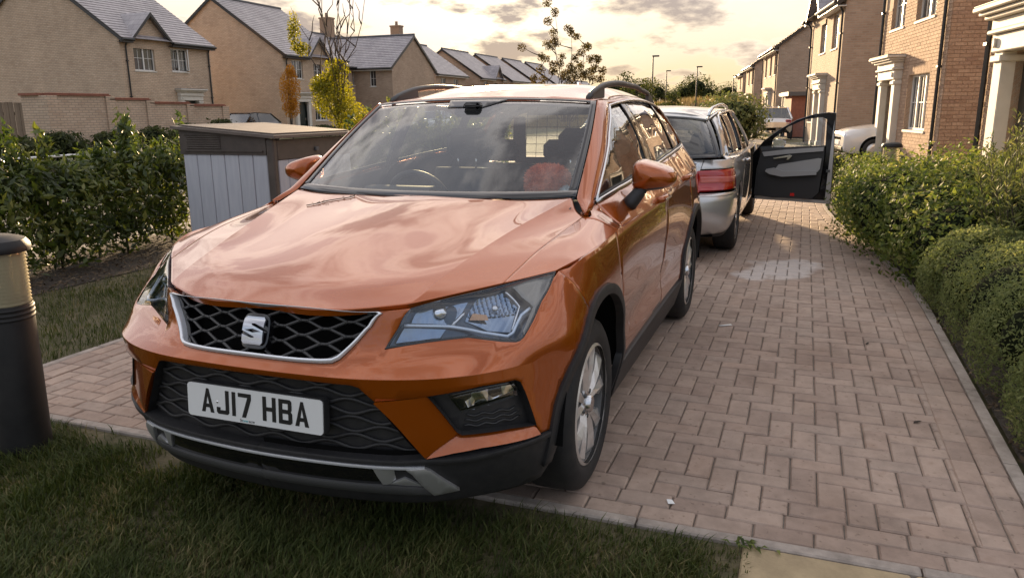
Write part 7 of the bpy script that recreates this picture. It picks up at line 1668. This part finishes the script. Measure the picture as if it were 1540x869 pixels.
    b = MB(); v, f = box_geo((HX-.02, 1.20, .965), (HX+.10, 1.36, 1.075), .03); v[:, 0] -= .12; b.add(v, f); b.build('wing_mirror', J, d, True); b = MB(); b.add(np.array([(HX-.018, 1.215, .98), (HX-.018, 1.345, .98), (HX-.018, 1.345, 1.06), (HX-.018, 1.215, 1.06)]), [(0, 1, 2, 3)]); b.build('mirror_glass', 'chrome', d)
    return car
pbsdf('door_grey', (.36, .35, .34), .7); pbsdf('door_dark_trim', (.035, .034, .034), .65); pbsdf('red_reflector', (.65, .012, .01), .25, 0, .5, 1.0)
build_silver()

# ---------------------------------------------------------------- small parked cars in the background
def simple_car(label, loc, rz, paint, L=4.2, Wd=1.78, H=1.48, group='cars parked by the far houses', suv=0.):
    """lofted hatchback, nose to local +x; origin at the ground under the middle"""
    c = empty('far_car', loc, rz, label, 'car', group); h = L/2; w = Wd/2
    st = [(-h, .55, .78, .60, .86), (-h+.12, .30, .95, .90, .98), (-h+.7, .26, 1.0, 1.0, 1.0), (-.5, .24, .98, 1.0, 1.0), (.5, .24, .97, 1.0, 1.0), (h-1.05, .24, .97, 1.0, 1.0), (h-.55, .24, .90, .99, .97), (h-.20, .24, .84, .97, .94), (h-.02, .30, .76, .93, .90), (h, .42, .70, .90, .86)]
    V = []; N_ = 13
    for x, zb, zt, wf, wt in st:
        zt += suv
        sec = [(-wf*w*.90, zb), (-wf*w, zb+.12), (-wf*w, zb+(zt-zb)*.55), (-wf*w*.985, zb+(zt-zb)*.8), (-wt*w*.90, zt-.02), (-wt*w*.6, zt+.015), (0, zt+.03)]; sec = sec+[(-y, z) for y, z in reversed(sec[:-1])]; V += [(x, y, z) for y, z in sec]
    F = grid_faces(len(st), N_); F += [tuple(range(N_))[::-1], tuple((len(st)-1)*N_+k for k in range(N_))]; F = [f[::-1] for f in F]
    o = mk('body', np.array(V), F, paint, c, True); o.data.set_sharp_from_angle(angle=R(40))
    zb = .94+suv; gt = H; pr = [(h-1.15, zb), (h-1.85, gt-.04), (0, gt), (-h+.85, gt-.06), (-h+.18, zb)]; g = MB()
    V = []
    for x, z in pr: t = (z-zb)/(gt-zb); V += [(x, -w*(.90-.17*t), z), (x, w*(.90-.17*t), z)]
    mk('cabin_glass', np.array(V), [(0, 2, 4, 6, 8), (9, 7, 5, 3, 1), (0, 1, 3, 2), (6, 7, 9, 8)], 'privacy_glass', c); 
    V2 = np.array([(x, s*w*(.90-.17)*1.0, z+.012) for x, z in pr[1:4] for s in (-1, 1)]); mk('roof', np.r_[V2, V2+[0, 0, .03]], [(6, 7, 9, 8), (8, 9, 11, 10), (0, 2, 8, 6), (2, 4, 10, 8), (1, 7, 9, 3), (3, 9, 11, 5), (0, 6, 7, 1), (4, 5, 11, 10)], paint, c)
    for s in (-1, 1):
        b = MB(); b.tube([(h-1.15, s*w*.90, zb), (h-1.85, s*w*.74, gt-.02)], .03, 5); b.tube([(-.15, s*w*.90, zb), (-.2, s*w*.735, gt)], .03, 5); b.tube([(-h+.2, s*w*.90, zb), (-h+.85, s*w*.735, gt-.04)], .05, 5); b.build('pillar', paint, c)
        v, f = box_geo((h-.34, s*w*.70-.17, .62+suv), (h-.005, s*w*.70+.17, .735+suv), .03); mk('headlight', v, f, 'chrome', c, True)
        v, f = box_geo((-h+.0, s*w*.70-.13, .74+suv), (-h+.14, s*w*.70+.13, .92+suv), .03); mk('tail_light', v, f, 'red_lens', c, True)
        v, f = box_geo((h-1.5, s*(w+.10)-.09, .98+suv), (h-1.36, s*(w+.10)+.09, 1.10+suv), .03); mk('wing_mirror', v, f, paint, c, True)
        for x in (h-.76, -h+.78):
            wh = MB(); wh.lathe([(.20, -.09), (.30, -.09), (.32, -.05), (.32, .05), (.30, .09), (.20, .09)], 28, (x, s*(w-.082), .32), 'y'); q = wh.build('wheel', 'rubber', c, True); r = MB(); r.lathe([(.0, .095), (.10, .09), (.20, .085), (.205, .0)] if s > 0 else [(.0, -.095), (.10, -.09), (.20, -.085), (.205, .0)], 20, (x, s*(w-.082), .32), 'y'); r.build('rim', 'alloy', q, True)
            a = MB(); a.lathe([(.36, .0), (.365, .02), (.001, .02)] if s > 0 else [(.36, -.0), (.365, -.02), (.001, -.02)], 28, (x, s*(w-.017), .33), 'y'); a.build('wheel_arch', 'liner', c)
    v, f = box_geo((h-.06, -.42, .56+suv), (h+.012, .42, .66+suv), .02); mk('grille', v, f, 'gloss_black', c); v, f = box_geo((h-.10, -.60, .30), (h+.005, .60, .42), .03); mk('lower_grille', v, f, 'plastic', c)
    v, f = box_geo((h+.005, -.26, .46), (h+.018, .26, .57)); mk('number_plate', v, f, 'plate_white', c)
    return c
na = math.atan2(NR[1], NR[0])
simple_car('white hatchback parked nose out between the right hand brick houses', (-20.95, 4.5, 0), na, 'white_paint', 4.2, 1.8, 1.48, suv=.02)
simple_car('dark glazed silver car beyond the open door of the estate', (-38.5, -.15, 0), math.atan2(-DR[1], -DR[0])+math.pi, 'silver_paint', 4.3, 1.8, 1.50)
simple_car('white car far along the drive by the brick gate pier', (-50.5, -3.2, 0), math.atan2(-DR[1], -DR[0]), 'white_paint', 4.2, 1.78, 1.5)
simple_car('black car beside the pale house at the end of the garden wall', (-31.5, -26.6, 0), 0.0, 'dark_paint', 4.3, 1.8, 1.45)
simple_car('white car half hidden behind the leafy young tree', (-46.0, -22.5, 0), 0.1, 'white_paint', 4.2, 1.78, 1.45)
# ---- things in and on the orange car
def fuzzy_hat():
    h = empty('fuzzy_hat', (0, 0, 0), 0, 'fluffy orange knitted hat with pale bobble on the dashboard', 'hat'); c0 = np.array((-.66, .485, 1.112)); ax = np.array((.08, .100, .080)); n = 5200
    d = rng.normal(size=(n, 3)); d /= np.linalg.norm(d, axis=1)[:, None]; s = np.sign(d)*np.abs(d)**.8; P = c0+s*ax*(.93+.10*rng.random((n, 1))); T = d+rng.normal(0, .7, d.shape); T /= np.linalg.norm(T, axis=1)[:, None]; sd = np.cross(T, rng.normal(size=(n, 3))); sd /= np.linalg.norm(sd, axis=1)[:, None]; L_ = .016; w = .0022
    V = np.stack([P-sd*w, P+sd*w, P+T*L_], 1).reshape(-1, 3); i = np.arange(n)*3; mk('yarn', V, np.c_[i, i+1, i+2].tolist(), 'hat_wool', h)
    th = np.linspace(0, np.pi, 14); v, f = lathe_geo([(np.sin(t), -np.cos(t)) for t in th], 24); v = np.sign(v)*np.abs(v)**.9*ax*.94+c0; mk('hat_body', v, f, 'hat_wool', h, True)
    v, f = lathe_geo([(np.sin(t)*.034, -np.cos(t)*.034) for t in th], 18); mk('bobble', v+c0+[.05, .105, -.045], f, 'bobble_wool', h, True); c2 = c0+np.array([.05, .105, -.045]); n = 900; d = rng.normal(size=(n, 3)); d /= np.linalg.norm(d, axis=1)[:, None]; P = c2+d*.034; sd = np.cross(d, rng.normal(size=(n, 3))); sd /= np.linalg.norm(sd, axis=1)[:, None]; V = np.stack([P-sd*w, P+sd*w, P+d*.010], 1).reshape(-1, 3); i = np.arange(n)*3; mk('bobble_yarn', V, np.c_[i, i+1, i+2].tolist(), 'bobble_wool', h)
pbsdf('hat_wool', (.66, .16, .07), .95); add_noise(MATS['hat_wool'], [(.3, (.55, .12, .05)), (.7, (.80, .24, .12))], 40); pbsdf('bobble_wool', (.55, .62, .66), .95)
fuzzy_hat()
tw = empty('dry_twig', (0, 0, 0), 0, 'dry brown twig lying on the rear of the orange bonnet', 'twig')
def on_bonnet(fu, fv, o=.004): p, n = BONNET(np.array([BONNET.u[-1]*fu]), np.array([BONNET.v[0]+(BONNET.v[-1]-BONNET.v[0])*fv])); return p[0]+n[0]*o
b = MB(); b.tube([on_bonnet(.80+.03*k, .30+.018*k+.006*math.sin(k*2), .004) for k in range(6)], .0022, 5); b.build('stalk', 'bark', tw, True)
PP = np.array([on_bonnet(.80+.15*rng.random(), 0, 0)*0+on_bonnet(.80+.03*t+rng.normal(0, .006), .30+.018*t+rng.normal(0, .008), .007) for t in rng.uniform(0, 5, 22)]); Nn = rng.normal(0, .5, (22, 3)); Nn[:, 2] = 1; Nn /= np.linalg.norm(Nn, axis=1)[:, None]; V, F = leaves(PP, Nn, .010); mk('dry_leaf', V, F, 'bark_chip', tw)['kind'] = 'stuff'
def scrap(name, label, loc, pts, mat, cat, z=.004):
    a = rng.uniform(0, 6); n = len(pts); V = [(loc[0]+x*math.cos(a)-y*math.sin(a), loc[1]+x*math.sin(a)+y*math.cos(a), z+.002*((i*7) % 3)) for i, (x, y) in enumerate(pts)]; V += [(x, y, q+.0015) for x, y, q in V]
    o = mk(name, V, [tuple(range(n, 2*n)), tuple(range(n))[::-1]]+[(i, (i+1) % n, n+(i+1) % n, n+i) for i in range(n)], mat); tag(o, label, cat); return o
pbsdf('bark_leafdark', (.03, .022, .016), .9)
scrap('paper_scrap', 'small white scrap of paper on the drive beside the orange car', (-2.49, 1.16), [(-.05, -.012), (.05, -.010), (.052, .012), (-.045, .014)], 'plate_white', 'paper')
lf = [(-.028, 0), (-.010, -.006), (.020, -.005), (.030, .002), (.006, .007), (-.014, .005)]
for (x, y), lb in (((-1.09, 2.16), 'dead dark leaf on the drive nearest the right kerb'), ((-2.35, 2.03), 'dead dark leaf on the drive among the pale stains'), ((.05, 1.20), 'tiny pale stone chip at the front of the drive')): scrap('dead_leaf' if 'leaf' in lb else 'stone_chip', lb, (x, y), lf if 'leaf' in lb else [(-.015, -.01), (.012, -.012), (.018, .008), (-.008, .014)], 'bark_leafdark' if 'leaf' in lb else 'plate_white', 'leaf' if 'leaf' in lb else 'stone')
# ---------------------------------------------------------------- far background
pbsdf('pole_metal', (.07, .065, .06), .6, .4)
for (x, y, h, lb) in ((-51.5, -8.5, 4.95, 'tallest street lamp left of the silver car roof'), (-75.6, -11.6, 5.1, 'street lamp close behind the tallest one'), (-62.9, -7.0, 4.75, 'street lamp in the middle of the far trees'), (-77.8, -5.4, 4.55, 'farthest street lamp left of the right hand houses')):
    s = empty('street_lamp', (x, y, 0), 0, lb, 'street lamp', 'street lamps by the far field'); b = MB(); b.tube([(0, 0, 0), (0, 0, h*.5), (0, 0, h)], [.085, .06, .045], 8); b.build('pole', 'pole_metal', s, True); b = MB(); b.box((-.1, -.05, h-.02), (.1, .42, h+.08), 0, .03); b.build('lamp_head', 'pole_metal', s)
# mound of dry grass
def mound():
    xs = np.linspace(-150, -58, 24); ys = np.linspace(-75, 14, 60); V = []
    for x in xs:
        for y in ys:
            t = np.clip((-58-x)/22, 0, 1); e = np.clip((y+75)/22, 0, 1)*np.clip((14-y)/10, 0, 1); V.append((x, y, -.08+(2.0*t*t*(3-2*t)+.35*math.sin(x*.13+y*.21)*t+.2*math.sin(y*.5)*t)*e))
    o = mk('embankment', np.array(V), grid_faces(24, 60), 'dry_field', None, True); tag(o, kind='structure')
    if o.data.polygons[0].normal.z < 0: o.data.flip_normals()
pbsdf('dry_field', (.2, .15, .08), .95); add_noise(MATS['dry_field'], [(.3, (.13, .12, .05)), (.5, (.21, .16, .085)), (.75, (.29, .22, .12))], .35, 9, .7, bump=.6, bscale=4, bdist=.2)
mound()
def tufts(name, label, n, region, zf, h, mat, w=.02):
    x = rng.uniform(region[0], region[1], n); y = rng.uniform(region[2], region[3], n); z = zf(x, y); a = rng.uniform(0, 6.28, n); hh = h*rng.uniform(.4, 1.2, n); dx, dy = np.cos(a)*w, np.sin(a)*w; lx, ly = rng.normal(0, .25, n)*hh, rng.normal(0, .25, n)*hh
    V = np.stack([np.c_[x-dx, y-dy, z-.1], np.c_[x+dx, y+dy, z-.1], np.c_[x+lx, y+ly, z+hh]], 1).reshape(-1, 3); i = np.arange(n)*3; o = mk(name, V, np.c_[i, i+1, i+2].tolist(), mat); tag(o, label, 'grass', kind='stuff')
def mz(x, y): t = np.clip((-58-x)/22, 0, 1); e = np.clip((y+75)/22, 0, 1)*np.clip((14-y)/10, 0, 1); return -.08+(2.0*t*t*(3-2*t)+.35*np.sin(x*.13+y*.21)*t+.2*np.sin(y*.5)*t)*e
tufts('dry_grass', 'dry tan grass on the far embankment', 26000, (-84, -59, -45, 6), mz, .55, 'dry_grass', .05)
def far_tree(x, y, w, h, label, mat='tree_leaf', n=2600, z0=None):
    z0 = float(mz(np.array([x]), np.array([y]))[0]) if z0 is None else z0; t = empty('far_tree', (0, 0, 0), 0, label, 'tree', 'trees along the far field')
    bl = [(x, y, z0+h*.58, w*.48, w*.5, h*.42), (x+w*.1, y-w*.28, z0+h*.42, w*.30, w*.34, h*.32), (x, y+w*.30, z0+h*.40, w*.30, w*.36, h*.30)]
    P, Nn = blob_points(bl, n, .45, .25, 6., x); V, F = leaves(P, Nn, .28*max(.6, h/5)); mk('crown', V, F, mat, t); m = MB(); [core_blob(m, q, .5) for q in bl]; m.build('shade_core', 'shrub_core', t, True); m = MB(); m.tube([(x, y, z0-.2), (x, y, z0+h*.5)], [.14, .07], 6); m.build('trunk', 'bark', t, True)
FT = [(-92, -15.5, 3.6, 3.3, 'round tree right of the tallest street lamp'), (-95, -11.2, 4.4, 3.9, 'dense round tree among the far trees'), (-98, -18.5, 4.0, 3.2, 'far tree left of the dense round one'), (-97, -7.6, 4.0, 3.0, 'low far tree between the two right lamps'), (-99, -4.0, 5.0, 3.2, 'far tree near the right hand houses'), (-96, -1.0, 4.5, 3.0, 'far tree at the gable of the last house'), (-100, -22.5, 5.0, 2.9, 'far tree behind the silver car roof'), (-104, -28, 6.0, 2.8, 'far tree half hidden by the sapling'), (-104, -13.5, 4.0, 2.9, 'small far tree in the gap'), (-60, -11.8, 2.0, 2.2, 'low bush at the foot of the tallest lamp'), (-64, -10.0, 2.2, 1.6, 'low bush on the embankment slope')]
for x, y, w, h, lb in FT: far_tree(x, y, w, h, lb)
for (x, y, h, lb) in ((-47.0, -9.2, 3.7, 'thin leafy sapling beside the tallest street lamp'), (-46.0, -7.9, 3.2, 'second thin sapling right of the tallest lamp'), (-48.5, -6.6, 2.6, 'short bushy sapling behind the roof rail')):
    b0 = np.array((x, y, 0.)); tree('roadside_sapling', lb, b0, wander(b0, b0+[0, 0, h*.6], 4, .03), [wander(b0+[0, 0, h*.3], b0+[rng.normal(0, .3), rng.normal(0, .5), h*rng.uniform(.75, 1.0)], 5, .06) for k in range(7)], 'tree_leaf', 1100, .14, [(b0+[0, rng.normal(0, .25), h*f], (.5, .6, h*.14), 1) for f in (.3, .42, .55, .68, .8, .92)], 'saplings by the far lamps', tr=.05)
build_house(Frame((-118, -31, 0.), (-1, 0), (0, 1)), 'distant slate roofed house seen past the dark sapling', 16, 9, 3.0, 6.2, 'red_buff_brick', [], None)
